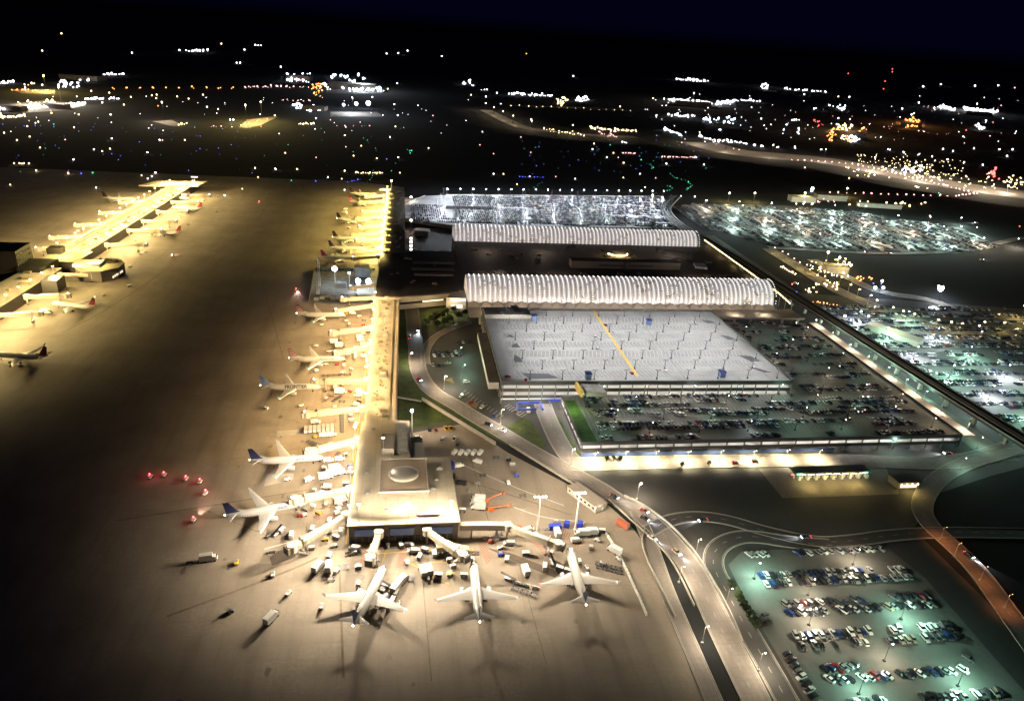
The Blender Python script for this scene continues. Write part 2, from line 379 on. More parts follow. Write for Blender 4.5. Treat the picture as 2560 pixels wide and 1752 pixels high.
ym.strip([(4, 262), (17, 250), (22, 246)], 0.6, 0.03); ym.strip([(-24, 276), (-24, 370), (-21, 590)], 0.6, 0.03)
sm_ = MB()
for i, pts in enumerate(([G(c5, -300, 1230), G(c5, 0, 1120), G(c5, 300, 1010), G(c5, 870, 790), G(c5, 1060, 700)], [G(c5, 0, 250), G(c5, 700, 540)], [G(cA, 760, 1580), G(cA, 1400, 1150), G(cA, 1950, 860)], [G(cA, 560, 1560), G(cA, 980, 1350), G(cA, 1560, 950)], [(-120, 640), (-80, 480)], [(-140, 420), (-60, 455)], [(-20, 200), (-26, 262)], [(12, 196), (10, 262)], [(56, 200), (54, 258)], [(28, 330), (86, 292)], [(40, 350), (44, 286)], [(-95, 350), (-30, 368)], [(-130, 300), (-40, 322)], [(-110, 500), (-26, 512)], [(-120, 530), (-26, 545)])):
    sm_.strip(smooth(pts), (.9, .5, .35)[i % 3] if i else 1.3, .012 + .0007 * i)
struct('apron_seam', sm_, mat('dark_seam', (.235, .19, .145), .9, vary=.35, vs=.4))
ov = MB()
for i in range(40):
    x, y, w, h = rnd.uniform(-95, 95), rnd.uniform(190, 270) if i < 12 else rnd.uniform(290, 560), rnd.uniform(.6, 1.8), rnd.uniform(.8, 3)
    if i >= 12: x = rnd.uniform(-85, -26)
    ov.face([(x + w * math.cos(k * .7) * rnd.uniform(.6, 1), y + h * math.sin(k * .7) * rnd.uniform(.6, 1), .0125 + .0003 * i) for k in range(9)])
struct('apron_oil_stains', ov, mat('oil_stain', (.2, .165, .13), .6, vary=.3, vs=.5))
struct('apron_marking_white', mk, lineM); struct('apron_marking_yellow', ym, yellowM); struct('apron_marking_red', rm, redlineM)

# ================================================================== BUILDINGS
def lamp_head(mb, p, r=0.5, m=1): mb.ball(p, r, m, 8, 5)
SGN = -1.0
def batwing(l, lim=14.0, out=None, cut=None):
    """luminaire with the usual street-lamp optics: more light sideways than straight down, none upwards"""
    l.use_nodes = True; n = l.node_tree.nodes; k = l.node_tree.links; em = n['Emission']
    g_ = n.new('ShaderNodeTexCoord'); sp_ = n.new('ShaderNodeSeparateXYZ'); k.new(g_.outputs['Normal'], sp_.inputs[0])
    ng = n.new('ShaderNodeMath'); ng.operation = 'MULTIPLY'; ng.inputs[1].default_value = SGN; k.new(sp_.outputs[2], ng.inputs[0])
    ab = n.new('ShaderNodeMath'); ab.operation = 'MAXIMUM'; ab.inputs[1].default_value = .02; k.new(ng.outputs[0], ab.inputs[0])
    gt = n.new('ShaderNodeMath'); gt.operation = 'GREATER_THAN'; gt.inputs[1].default_value = .13; k.new(ng.outputs[0], gt.inputs[0])
    pw = n.new('ShaderNodeMath'); pw.operation = 'POWER'; pw.inputs[1].default_value = -2.6; k.new(ab.outputs[0], pw.inputs[0])
    mn = n.new('ShaderNodeMath'); mn.operation = 'MINIMUM'; mn.inputs[1].default_value = lim; k.new(pw.outputs[0], mn.inputs[0])
    dv = n.new('ShaderNodeMath'); dv.operation = 'DIVIDE'; dv.inputs[1].default_value = 4.0; k.new(mn.outputs[0], dv.inputs[0])
    ml = n.new('ShaderNodeMath'); ml.operation = 'MULTIPLY'; k.new(dv.outputs[0], ml.inputs[0]); k.new(gt.outputs[0], ml.inputs[1]); k.new(ml.outputs[0], em.inputs['Strength'])
    last = ml.outputs[0]
    def times(a, val, lo, hi):
        m_ = n.new('ShaderNodeMapRange'); m_.interpolation_type = 'SMOOTHSTEP'; m_.inputs[1].default_value = lo; m_.inputs[2].default_value = hi; k.new(val, m_.inputs[0])
        x = n.new('ShaderNodeMath'); x.operation = 'MULTIPLY'; k.new(a, x.inputs[0]); k.new(m_.outputs[0], x.inputs[1]); return x.outputs[0]
    if cut: gt.inputs[1].default_value = .03; last = times(last, ng.outputs[0], *cut)
    if out:   # asymmetric floodlight: thrown to one side only
        dt = n.new('ShaderNodeVectorMath'); dt.operation = 'DOT_PRODUCT'; dt.inputs[1].default_value = (*out, 0); k.new(g_.outputs['Normal'], dt.inputs[0])
        last = times(last, dt.outputs['Value'], -.3, .12)
    k.new(last, em.inputs['Strength'])

LIGHTS_K = 1.0
def floodlight(x, y, z, aim, power, col, label, group, base=0.0, cone=150, gm=None, roofpow=0.0, roof=None, rcone=140, rad=1.3, blend=1.0):
    t = thing('floodlight', label, 'floodlight', (x, y, base), 0, group)
    MB().tube((0, 0, 0), (0, 0, z - base), 0.16, 0.1, 6).build('pole', poleM, t)
    h = MB(); h.box(0, 0, z - base + 0.2, 1.6, 0.5, 0.35); h.build('lamp_housing', greyM, t)
    gl = MB(); gl.ball((-0.45, 0, z - base - 0.1), 0.42); gl.ball((0.45, 0, z - base - 0.1), 0.42); gl.build('lamp', gm or gW, t, smooth=True)
    d_ = math.hypot(aim[0] - x, aim[1] - y); batwing(lamp('POINT', (x, y, z - 0.6), power, col, t, rad=rad).data, 10.0, ((aim[0] - x) / d_, (aim[1] - y) / d_), (.06, .2) if y > 480 and (x < -200 or y > 700) else (.085, .3) if y > 290 else (.13, .35))
    if roofpow: lamp('SPOT', (x, y, z - 0.6), roofpow, col, t, roof, rcone, 1.0, rad)
    return t

# --- near concourse: head building, neck, narrow wing
hb = thing('concourse_building', 'cream flat-roofed near end block of the middle concourse with dark glass front', 'terminal', (0, 0, 0))
b = MB(); b.prism([(-22.5, 276), (27.5, 276), (26.5, 331), (5.4, 331), (5.4, 371.5), (-20.4, 371.5)], 0.3, 10.2, 0)
b.build('wall', [brownM], hb)
b = MB(); b.prism([(-23.3, 275.2), (28.3, 275.2), (27.2, 331.8), (6.2, 331.8), (6.2, 372), (-21.2, 372)], 10.2, 10.9, 0, 0)
b.build('roof', [roofM], hb)
for i, (x0, x1) in enumerate(((-20, -11), (-4, 7), (12, 25))):
    fr = MB().box((x0 + x1) / 2, 275.9, 6.2, x1 - x0 + 0.6, 0.3, 4.2).build('window', darkM, hb)
    MB().box((x0 + x1) / 2, 275.7, 6.2, x1 - x0, 0.3, 3.6).build('pane', mat('lit_blue_window', (0.05, 0.06, 0.09), 0.15, emit=(0.35, 0.5, 0.85), es=0.10, vary=0.6, vs=0.7), fr)
b = MB()
for x in range(-21, 27, 3): b.box(x, 275.85, 2.2, 2.2, 0.25, 3.2)
b.split('dock_door', darkM, hb)
p = MB().prism([(-9.5, 297), (14.5, 297), (14.5, 327), (-9.5, 327)], 10.9, 13.0, 0, 1).build('penthouse', [brownM, mat('penthouse_roof', (0.24, 0.19, 0.14), 0.8, vary=0.2, vs=0.2)], hb)
r_ = MB()
for cx_, cy_, sx_, sy_ in ((2.5, 297.3, 25, 0.5), (2.5, 326.7, 25, 0.5), (-9.3, 312, 0.5, 29), (14.3, 312, 0.5, 29)): r_.box(cx_, cy_, 13.35, sx_, sy_, 0.7)
r_.build('parapet', concM, p)
d = MB()
rings = []
for k in range(7):
    a = k / 6 * math.pi / 2; rr = math.cos(a)
    rings.append([(2.5 + 7.2 * max(rr, 0.02) * math.cos(2 * math.pi * i / 32), 312.5 + 6.2 * max(rr, 0.02) * math.sin(2 * math.pi * i / 32), 13.9 + 1.5 * math.sin(a)) for i in range(32)])
d.loft(rings); dm = d.build('skylight_dome', mat('dome_grey', (0.16, 0.15, 0.14), 0.35), hb, smooth=True)
d = MB(); d.loft([[(2.5 + a_ * math.cos(2 * math.pi * i / 32), 312.5 + b_ * math.sin(2 * math.pi * i / 32), z_) for i in range(32)] for a_, b_, z_ in ((7.6, 6.6, 13.0), (7.6, 6.6, 13.9), (7.2, 6.2, 13.95))])
d.build('skylight_rim', concM, dm)
p = MB().prism([(-9, 334), (-2.5, 334), (-2.5, 350), (-9, 350)], 10.9, 15.2, 0, 1).build('plant_room', [concM, mat('plant_roof', (0.15, 0.14, 0.12), 0.8)], hb)
p = MB().prism([(-2, 336), (5, 336), (5, 366), (-2, 366)], 10.9, 12.4, 0, 1).build('plant_room', [concM, mat('plant_roof_grey', (0.3, 0.3, 0.29), 0.8, vary=0.3, vs=0.3)], hb)
p = MB().prism([(7, 333), (14, 333), (14, 350), (7, 350)], 0.2, 9.2, 0, 1).build('stair_block', [concM, mat('stair_roof', (0.3, 0.29, 0.27), 0.8)], hb)
MB().prism([(6.8, 352), (13, 352), (13, 360), (6.8, 360)], 0.2, 6.5, 0, 1).build('stair_block', [concM, darkroofM], hb)
b = MB()
for x, y, s_ in ((17, 302, 1.6), (19, 310, 1.2), (-15, 300, 1.3), (-16, 318, 1.0), (21, 320, 1.8), (12, 289, 1.5), (-6, 287, 1.1), (0, 358, 2.2), (3, 345, 1.4), (-14, 362, 1.5), (23, 286, 1.1)):
    b.box(x, y, 10.9 + s_ * 0.35, s_ * 1.6, s_, s_ * 0.7); b.tube((x, y, 10.9 + s_ * .7), (x, y, 11.3 + s_ * .7), s_ * 0.3)
b.split('roof_unit', greyM, hb)
b = MB(); b.prism([(9, 281), (19, 281), (19, 287), (9, 287)], 10.9, 13.1, 0, 1); b.tube((8, 280, 12.6), (19, 280, 12.6), .7); b.split('roof_plant', [concM, mat('plant_green', (0.28, 0.27, 0.2), 0.7)], hb)
nw = thing('concourse_building', 'long narrow cream-roofed wing of the middle concourse seen end on', 'terminal')
b = MB(); b.prism([(-19.2, 372), (-2.2, 372), (0.4, 588), (-18.4, 588)], 0.2, 9.6).build('wall', brownM, nw)
b = MB(); b.prism([(-19.8, 372.2), (-1.6, 372.2), (1.0, 588), (-19.2, 588)], 9.6, 10.3).build('roof', roofM, nw)
b = MB(); b.strip([(-5.6, 374), (-3.6, 586)], 0.5, 10.9, th=0.6); b.strip([(-2.1, 374), (0.4, 586)], 0.35, 10.75, th=0.45); b.strip([(-19.4, 374), (-18.8, 586)], 0.3, 10.6, th=0.3)
for k in range(70): b.box(-4.0 + k * .03, 378 + k * 3, 10.45, 0.35, 0.8, 0.3)
b.build('roof_rail', mat('rail_brown', (0.3, 0.24, 0.14), 0.7), nw)
b = MB()
for k in range(64):
    x, y, s_ = rnd.uniform(-15, -8), 377 + k * 3.3 + rnd.uniform(-1.5, 1.5), rnd.choice((.7, .9, 1.2, 1.6, 2.4))
    b.box(x, y, 10.3 + s_ * 0.35, s_ * rnd.uniform(.8, 1.5), s_, s_ * .7, rnd.choice((0, .2)))
    if rnd.random() < .5: b.tube((x + s_, y, 10.3), (x + s_, y, 11.2), 0.25)
    if k % 9 == 0: b.strip([(x - 3, y), (x + 3, y + .2)], 0.3, 10.62, th=.3)
b.split('roof_unit', mat('unit_tan', (0.34, 0.28, 0.18), 0.6, vary=0.4, vs=0.6), nw)
for y in (432, 500, 540, 580):
    b = MB(); b.box(-9.8, y, 11.4, 4.2, 3.4, 2.2); b.box(-9.8, y, 12.7, 3.4, 2.6, .5, taper=.8); b.split('roof_plant', concM, nw)
b = MB()
for k in range(40): b.box(-19.25, 376 + k * 5.25, 6.6, 0.2, 3.8, 1.8)
b.split('window', glassM, nw)
# dark connector and far wing
cn = thing('concourse_building', 'dark-roofed concourse junction between the bridge and the far wing', 'terminal')
MB().prism([(-19, 583), (1, 583), (50, 598), (57, 598), (57, 722), (6, 722), (-17.5, 713)], 0.2, 11.0).build('wall', brownM, cn)
MB().prism([(-19.5, 582.5), (1, 582.5), (50, 597.5), (57, 597.5), (57, 722.5), (6, 722.5), (-18, 713.3)], 11.0, 11.6).build('roof', darkroofM, cn)
b = MB()
for x0, x1, y in ((14, 50, 640), (12, 52, 656), (14, 54, 676)): b.prism([(x0, y), (x1, y), (x1, y + 5), (x0, y + 5)], 11.6, 13.4)
for k in range(14): b.box(rnd.uniform(-12, 40), rnd.uniform(605, 705), 12.3, rnd.uniform(1.5, 4), rnd.uniform(1.5, 4), 1.4)
b.split('roof_unit', mat('dim_brown', (0.2, 0.17, 0.14), 0.8), cn)
br = thing('footbridge', 'cream enclosed bridge with dark window band angling up to the arched hall', 'bridge')
b = MB(); b.prism([(-19.6, 578.5), (1, 578.5), (52, 593.5), (52, 597.4), (1, 582.4), (-19.6, 582.4)], 1.5, 11.8); b.build('wall', wallM, br)
b = MB(); b.strip([(-19.7, 578.3), (1, 578.3), (40, 589.8)], 0.3, 7.8, th=2.0); b.build('window_band', glassM, br)
b = MB(); b.strip([(-19.7, 578.2), (-14, 578.2)], 0.35, 7.6, th=1.5); b.strip([(-10, 578.2), (-2, 578.2)], 0.35, 7.6, th=1.5); b.strip([(20, 583.7), (38, 589)], 0.35, 7.6, th=1.2)
b.build('lit_window', glow('window_glow', (1, .8, .55), 1.2), br)
bb = thing('billboard', 'tall red picture billboard on the bridge end beside the arched hall', 'sign', (46.5, 591.2, 0), math.atan2(15, 51))
MB().box(0, -.3, 7.2, 6.6, .3, 9.6).build('frame', whiteM, bb)
MB().box(0, -.55, 7.2, 5.6, .3, 8.6).build('poster', mat('red_poster', (0.35, 0.05, 0.03), 0.5, col2=(0.5, 0.3, 0.2), vs=0.6), bb)
fw = thing('concourse_building', 'far wing of the middle concourse with yellow lamp pools along its roof edge', 'terminal')
MB().prism([(-17.5, 713.5), (5.8, 713.5), (7.6, 1020), (-15.4, 1020)], 0.2, 11.4).build('wall', brownM, fw)
MB().prism([(-18, 713.5), (6.3, 713.5), (8.1, 1020.4), (-15.9, 1020.4)], 11.4, 12.0).build('roof', mat('far_roof', (0.30, 0.26, 0.17), .8, vary=.35, vs=.05), fw)
b = MB()
for k in range(30): b.box(rnd.uniform(-4, 3), 722 + k * 9.7, 12.5, rnd.uniform(1.2, 3), rnd.uniform(1.2, 3), 1.0)
b.split('roof_unit', greyM, fw)
MB().prism([(-26, 1008), (4, 1008), (4, 1021), (-26, 1021)], 12.0, 12.8, 0).build('end_roof', roofM, fw)

# --- terminal: low dark roofs between two ribbed vaults
tb = thing('terminal_building', 'low dark terminal roofs lying between the two ribbed white vaults', 'terminal')
MB().prism([(57.2, 610), (346, 610), (352, 772), (57.2, 772)], 0.2, 11.0).build('wall', brownM, tb)
MB().prism([(57.2, 609), (347, 609), (353, 773), (57.2, 773)], 11.0, 11.8).build('roof', darkroofM, tb)
ph = MB().prism([(169, 672), (282, 672), (282, 684), (169, 684)], 11.8, 19.0, 0, 1).build('penthouse', [mat('penthouse_tan', (0.26, 0.22, 0.17), .7, vary=.15, vs=.1), darkroofM], tb)
MB().box(225, 671.8, 15.2, 56, .3, 1.6).build('sign_panel', mat('sign_dark', (0.09, .08, .08), .6), ph)
MB().box(226, 671, 15.6, 6, 2.5, 8).build('lift_shaft', brownM, ph)
b = MB()
for k in range(46):
    x, y = rnd.uniform(62, 340), rnd.choice((rnd.uniform(620, 660), rnd.uniform(690, 755)))
    b.box(x, y, 12.3 + rnd.random(), rnd.uniform(2, 9), rnd.uniform(2, 5), rnd.uniform(1, 2.5))
for x in (75, 95, 115, 135): b.box(x, 648, 13, 13, 6, 2.6)
b.split('roof_unit', mat('dim_grey_brown', (0.16, 0.14, 0.12), .8, vary=.4, vs=.1), tb)
b = MB(); rings = []
for k in range(6):
    a = k / 5 * math.pi / 2; rings.append([(228.5 + 10 * max(math.cos(a), .02) * math.cos(2 * math.pi * i / 24), 715 + 8 * max(math.cos(a), .02) * math.sin(2 * math.pi * i / 24), 15.5 + 3 * math.sin(a)) for i in range(24)])
b.loft(rings); rt = b.build('rotunda', concM, tb, smooth=True)
b = MB().loft([[(228.5 + 9 * math.cos(2 * math.pi * i / 24), 715 + 7 * math.sin(2 * math.pi * i / 24), z_) for i in range(24)] for z_ in (11.8, 15.5)]); b.build('rotunda_wall', wallM, rt)
for k in range(22):
    a = math.pi + math.pi * k / 21
    if k == 0: lb = MB()
    lb.ball((228.5 + 10.2 * math.cos(a), 715 + 8.2 * math.sin(a), 15.2), .45)
lb.build('rim_lamps', gY, rt)
[lamp('POINT', (x_, y_, 24), 5000, (1, .8, .65), tb) for x_ in (90, 150, 290) for y_ in (640, 725)]; lamp('POINT', (228.5, 702, 19), 2500, WARM, tb); lamp('POINT', (215, 722, 22), 1500, WARM, tb); lamp('POINT', (243, 722, 22), 1500, WARM, tb)  # six dim unseen lamps added to brighten the dark roofs; rest light the rotunda
MB().prism([(300, 676), (312, 674), (314, 688), (303, 690)], 12.5, 14.5).build('white_canopy', whiteM, tb)

def vault(name, label, x0, x1, y0, zb, rad, nrib, npan, lamps, seed, power):
    """barrel roof: panels, light ribs, rows of small lamps standing on the ribs"""
    t = thing(name, label, 'arched roof')
    rr = random.Random(seed); yc = y0 + rad
    def pt(x, a, r=rad): return (x, yc - r * math.cos(a), zb + r * 1.0 * math.sin(a))
    b = MB(); n = 28
    for i in range(n):
        a0, a1 = math.pi * i / n, math.pi * (i + 1) / n
        b.face([pt(x0, a0), pt(x1, a0), pt(x1, a1), pt(x0, a1)])
    for x in (x0, x1):
        q = [pt(x, math.pi * i / n) for i in range(n + 1)]; b.face(q if x == x0 else q[::-1])
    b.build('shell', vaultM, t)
    for k in range(nrib):
        x = x0 + (x1 - x0) * k / (nrib - 1); b = MB(); q = []
        for i in range(n + 1):
            a = math.pi * i / n; q.append([pt(x - .22, a, rad - .1), pt(x + .22, a, rad - .1), pt(x + .22, a, rad + .25), pt(x - .22, a, rad + .25)])
        b.loft(q); rb = b.build('roof_rib', ribM, t)
        if lamps:
            l = MB()
            for j in range(lamps):
                a = R_(7) + R_(97) * j / (lamps - 1)
                if rr.random() < 0.92: l.ball(pt(x + (x1 - x0) / (nrib - 1) * .5, a, rad + .5), .38, 0, 6, 4)
            l.build('rib_lamps', vlampM, rb)
    return t
def vault_material():
    m = bpy.data.materials.new('vault_membrane'); m.use_nodes = True; n = m.node_tree.nodes; l = m.node_tree.links; b = n['Principled BSDF']
    g_ = n.new('ShaderNodeNewGeometry'); br_ = n.new('ShaderNodeTexVoronoi'); br_.feature = 'F1'; br_.inputs['Scale'].default_value = .22
    t = n.new('ShaderNodeTexNoise'); t.inputs['Scale'].default_value = .03; l.new(g_.outputs['Position'], t.inputs['Vector']); l.new(g_.outputs['Position'], br_.inputs['Vector'])
    mu = n.new('ShaderNodeMath'); mu.operation = 'MULTIPLY'; l.new(br_.outputs['Color'], mu.inputs[0]); l.new(t.outputs[0], mu.inputs[1])
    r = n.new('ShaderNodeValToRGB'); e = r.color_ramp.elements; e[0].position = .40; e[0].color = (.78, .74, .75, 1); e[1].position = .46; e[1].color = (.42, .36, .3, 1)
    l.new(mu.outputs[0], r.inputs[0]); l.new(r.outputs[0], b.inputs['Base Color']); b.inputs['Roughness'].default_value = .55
    # even glow put into the membrane to brighten the panels; no lamp here
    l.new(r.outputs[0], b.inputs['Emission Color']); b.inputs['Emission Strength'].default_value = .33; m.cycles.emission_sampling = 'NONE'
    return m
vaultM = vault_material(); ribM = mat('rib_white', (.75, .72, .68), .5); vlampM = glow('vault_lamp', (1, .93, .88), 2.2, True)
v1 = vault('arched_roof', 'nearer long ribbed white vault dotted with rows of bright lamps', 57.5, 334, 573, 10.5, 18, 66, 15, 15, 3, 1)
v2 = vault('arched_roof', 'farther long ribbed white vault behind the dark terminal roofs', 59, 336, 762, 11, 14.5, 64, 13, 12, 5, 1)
for x0_, x1_, y_, nm in ((57.5, 334, 573, v1), (59, 336, 762, v2)):
    b = MB()
    for k in range(27):
        x = x0_ + (x1_ - x0_) * (k + .5) / 27; w = (x1_ - x0_) / 27
        if nm is v1: b.face([(x - w / 2, y_ - 7, 9), (x + w / 2, y_ - 7, 9), (x, y_ - 1, 12.5)]); b.face([(x - w / 2, y_ - 7, 9), (x, y_ - 1, 12.5), (x - w / 2, y_ - .2, 10.5)]); b.face([(x + w / 2, y_ - 7, 9), (x + w / 2, y_ - .2, 10.5), (x, y_ - 1, 12.5)])
    if nm is v1: b.build('eaves_canopy', mat('canopy_cream', (.45, .38, .32), .6), nm)
for k in range(28):
    b = MB(); x = 57.5 + (334 - 57.5) * k / 27; b.tube((x, 565.8, 0.5), (x, 566, 9), .3); b.tube((x, 566, 9), (x, 572.6, 12.6), .18); b.tube((x, 566, 9), (x + 4, 572.6, 10.6), .14); b.tube((x, 566, 9), (x - 4, 572.6, 10.6), .14); b.build('pylon', poleM, v1)
# departures roadway in front of nearer vault
dr = thing('departure_ramp', 'raised departures roadway running below the nearer vault', 'ramp')
MB().prism([(57, 548), (352, 548), (352, 572.4), (57, 572.4)], 6.6, 7.6, 0).build('deck', mat('ramp_deck', (.34, .29, .25), .8, vary=.3, vs=.1), dr)
b = MB()
for k in range(20): b.box(66 + k * 14.8, 550, 3.4, 1.6, 1.6, 6.4)
b.split('pier', concM, dr)
MB().box(204.5, 547.8, 8.1, 295, .4, 1.1).build('parapet', concM, dr)
cp = thing('canopy', 'long dark-roofed glazed walkway canopy beside the departures roadway', 'canopy')
MB().strip(smooth([(84, 553), (120, 551.5), (180, 551), (245, 552), (258, 554)]), 3.6, 12.4, th=.5).build('roof', mat('navy_canopy', (.02, .02, .06), .4), cp)
b = MB()
for x0, x1 in ((84, 108), (200, 214), (226, 256)):
    n_ = int((x1 - x0) / 2)
    for k in range(n_): b.box(x0 + k * 2 + 1, 549.6, 9.8, 1.7, .2, 3.6)
b.split('window', mat('blue_glass', (.02, .03, .16), .2, emit=(.1, .15, .6), es=.12), cp)
b = MB()
for k in range(14): b.tube((88 + k * 13, 551.5, 7.6), (88 + k * 13, 551.5, 12), .15)
b.split('post', poleM, cp)
fl = MB(); fl.box(170, 549.9, 8.8, 170, .25, 1.6); fl.build('glow_wall', glow('warm_wall_glow', (1, .86, .72), .8), cp)  # wall surface glows itself, standing in for warm light falling on it
hl = thing('entry_hall', 'small cream block with blue-lit windows at the west end of the nearer vault', 'building')
MB().prism([(40, 578), (56.8, 578), (56.8, 596.8), (51.8, 596.8), (51.8, 592.6), (46, 590.8)], 0.2, 13).build('wall', wallM, hl)
MB().box(50, 577.8, 11, 12, .3, 2.4).build('window', glow('sky_blue_window', (.55, .8, 1), 1.2), hl)
MB().box(49, 577.8, 5, 9, .3, 3).build('door', glow('door_glow', (1, .85, .65), 1.5), hl)
# east edge of the terminal with a row of amber lamps
ek = thing('kerbside_canopy', 'amber-lit canopy edge along the east side of the terminal', 'canopy')
MB().strip([(352, 572), (355, 600), (357, 790)], 3, 12.5, th=.6).build('roof', wallM, ek)
b = MB()
for p_, a in along([(352, 572), (355, 600), (357, 790)], 14): b.tube((*p_, 0), (*p_, 12), .3)
b.split('post', concM, ek)
b = MB()
for p_, a in along([(350.4, 574), (353.4, 600), (355.4, 790)], 4.2): b.ball((*p_, 12.9), .42, 0, 6, 4)
b.build('lamp_string', gY, ek)
for y in (585, 620, 655, 690, 725, 760): lamp('POINT', (349, y, 15), 900, WARM, ek)

for i in range(10): lamp('POINT', (75 + i * 27, 557, 11.5), 4200, NEU, dr)
lamp('POINT', (46, 570, 9), 5000, NEU, hl); lamp('POINT', (28, 566, 9), 5000, WARM, br)
# --- parking garages
def garage(name, label, poly, z, mtop, slabs, fascia):
    t = thing(name, label, 'parking garage')
    b = MB().prism(poly, z - .7, z, 0, 0); b.build('deck', mtop, t)
    for zz in slabs:
        b = MB().prism([(x, y) for x, y in poly], zz - .5, zz, 0); b.build('floor_slab', mat('slab_grey', (.35, .34, .32), .8), t)
    return t
g1p = [(65, 410), (264.5, 408), (261, 541), (209, 541), (66, 541)]
g1 = garage('parking_garage', 'tall pale-decked garage almost empty on its lamp-lit roof', g1p, 16, deckM, (11.2, 6.4), 0)
def wall_run(mb, a, b_, z0, z1, th=.35, m=0): mb.strip([a, b_], th, z1, th=z1 - z0, m=m)
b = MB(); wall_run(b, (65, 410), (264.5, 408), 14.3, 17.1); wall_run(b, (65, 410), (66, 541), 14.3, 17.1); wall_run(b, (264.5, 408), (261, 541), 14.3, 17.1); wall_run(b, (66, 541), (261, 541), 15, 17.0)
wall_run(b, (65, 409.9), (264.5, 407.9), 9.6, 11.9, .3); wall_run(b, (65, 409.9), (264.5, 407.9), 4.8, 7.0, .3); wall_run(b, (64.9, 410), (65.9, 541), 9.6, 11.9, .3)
b.build('parapet', mat('parapet_concrete', (.07, .075, .07), .8, vary=.3, vs=.2), g1)  # concrete coloured dark so the outer face reads as unlit
b = MB()
for k in range(24): b.box(66 + k * 8.6, 409.5 - k * .086, 7.2, .5, .8, 14.2)
for k in range(16): b.box(65.3 + k * .06, 412 + k * 8.5, 7.2, .8, .5, 14.2)
b.split('column', mat('column_dark', (.16, .16, .15), .8), g1)
b = MB()
for k in range(23):
    for zz in (14.0, 9.4, 4.6): b.box(70.3 + k * 8.6, 411.6 - k * .086, zz, 7.6, .25, .16)
b.split('tube_lamp', glow('garage_tube', (1, .97, .9), 48, True), g1)
b = MB(); b.box(164, 417, 7.6, 196, .3, 15); b.build('inner_wall', whiteM, g1)
mk = MB()
for r, yy in enumerate((422, 438.5, 455, 471.5, 488, 504.5, 521)):
    for k in range(62):
        x = 78 + k * 2.85
        if x > 250: continue
        if r % 2 == 0: mk.strip([(x, yy - 5), (x + (2.4 if r % 4 else -2.4), yy + 5)], .19, 16.012)
        else: mk.strip([(x, yy - 5), (x - 1, yy), (x, yy + 5)], .19, 16.012)
for x in (112, 190): mk.strip([(x, 412), (x + 2, 538)], .22, 16.02, 1)
mk.build('stall_markings', [mat('bright_marking', (.62, .62, .6), .7), dashM], g1)
wb_ = MB()
for r, yy in enumerate((422, 438.5, 455, 471.5, 488, 504.5, 521)): wb_.face([(76, yy - 5, 16.006), (252, yy - 5, 16.006), (251, yy + 5, 16.006), (76.5, yy + 5, 16.006)])
wb_.build('worn_bays', mat('worn_bay', (.31, .31, .305), .8, col2=(.22, .22, .22), vs=.12), g1)
MB().strip([(158, 418), (158.5, 541)], 2.2, 16.03).build('yellow_walkway', yellowM, g1)
mk = MB()
for pts in ([(101, 524), (106, 518), (109, 524), (105, 526)], [(80, 470), (84, 474), (86, 466), (80, 466)], [(78, 446), (80, 454), (83, 448), (84, 441), (78, 441)], [(80, 424), (98, 423), (104, 416), (84, 415)], [(78, 486), (82, 490), (84, 484)],
            [(244, 522), (252, 521), (255, 516), (247, 515)], [(247, 490), (253, 489), (257, 481), (250, 481)], [(245, 452), (254, 451), (258, 442), (250, 441)], [(243, 432), (249, 431), (257, 423), (251, 423)]):
    mk.face([(x, y, 16.02) for x, y in pts])
mk.build('painted_hatch', dashM, g1)
rp = MB(); rp.prism([(57.5, 416), (64.2, 416), (65.2, 500), (58.5, 500)], 8.5, 13.2); rp.build('ramp', mat('ramp_grey', (.4, .39, .36), .8, vary=.3, vs=.1), g1)
up = MB().prism([(66.5, 522), (103, 522), (103, 540.8), (66.5, 540.8)], 16.0, 18.6, 0, 1).build('upper_deck', [concM, deckM], g1)
b = MB(); wall_run(b, (66.5, 522), (103, 522), 18.6, 19.5); wall_run(b, (103, 522), (103, 540.8), 18.6, 19.5); b.build('upper_parapet', concM, up)
MB().prism([(90, 526), (96, 526), (94, 540), (88, 540)], 18.65, 20.6).build('ramp_cover', darkM, up)
for x, y in ((105, 519), (123, 415), (196, 512), (217, 417)):
    st = MB().box(x, y, 18, 3.6, 4.2, 4.0).build('stair_tower', mat('blue_glass_wall', (.12, .18, .35), .3), g1)
    MB().box(x, y, 20.4, 4.4, 5.0, .8, taper=.8).build('tower_roof', navyM, st)
for x, y in ((118, 408.5),):
    MB().prism([(x, 397), (x + 13, 396), (x + 11, 409.4), (x - 1, 409.5)], 12.2, 15.6).split('link_ramp', concM, g1)
    MB().prism([(x - 4, 396), (x - 2.4, 396), (x - 3.4, 409.4), (x - 5, 409.4)], 12.2, 16.6).build('yellow_wall', yellowM, g1)

g2p = [(103.5, 346), (347, 346), (347, 536), (268, 536), (268, 405), (103.5, 405)]
g2 = garage('parking_garage', 'lower wide garage with crowded dark roof deck and bright open sides', g2p, 9, deck2M, (4.6,), 0)
b = MB(); wall_run(b, (103.5, 345.8), (347, 345.8), 7.6, 9.9, .4); wall_run(b, (103.5, 345.8), (347, 345.8), 3.4, 5.5, .4); wall_run(b, (103.3, 346), (103.3, 405), 7.6, 9.9, .4); wall_run(b, (103.3, 346), (103.3, 405), 3.4, 5.4, .4)
wall_run(b, (347.2, 346), (347.2, 536), 1, 10, .5)
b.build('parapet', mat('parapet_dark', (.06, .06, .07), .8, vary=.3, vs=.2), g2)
b = MB(); wall_run(b, (103.5, 345.5), (262, 345.5), .3, 2.6, .25); b.build('blue_wall', mat('dim_blue_wall', (.05, .08, .2), .7), g2)
b = MB()
for k in range(23): b.box(104 + k * 11, 346.3, 4.0, .7, .7, 7.6)
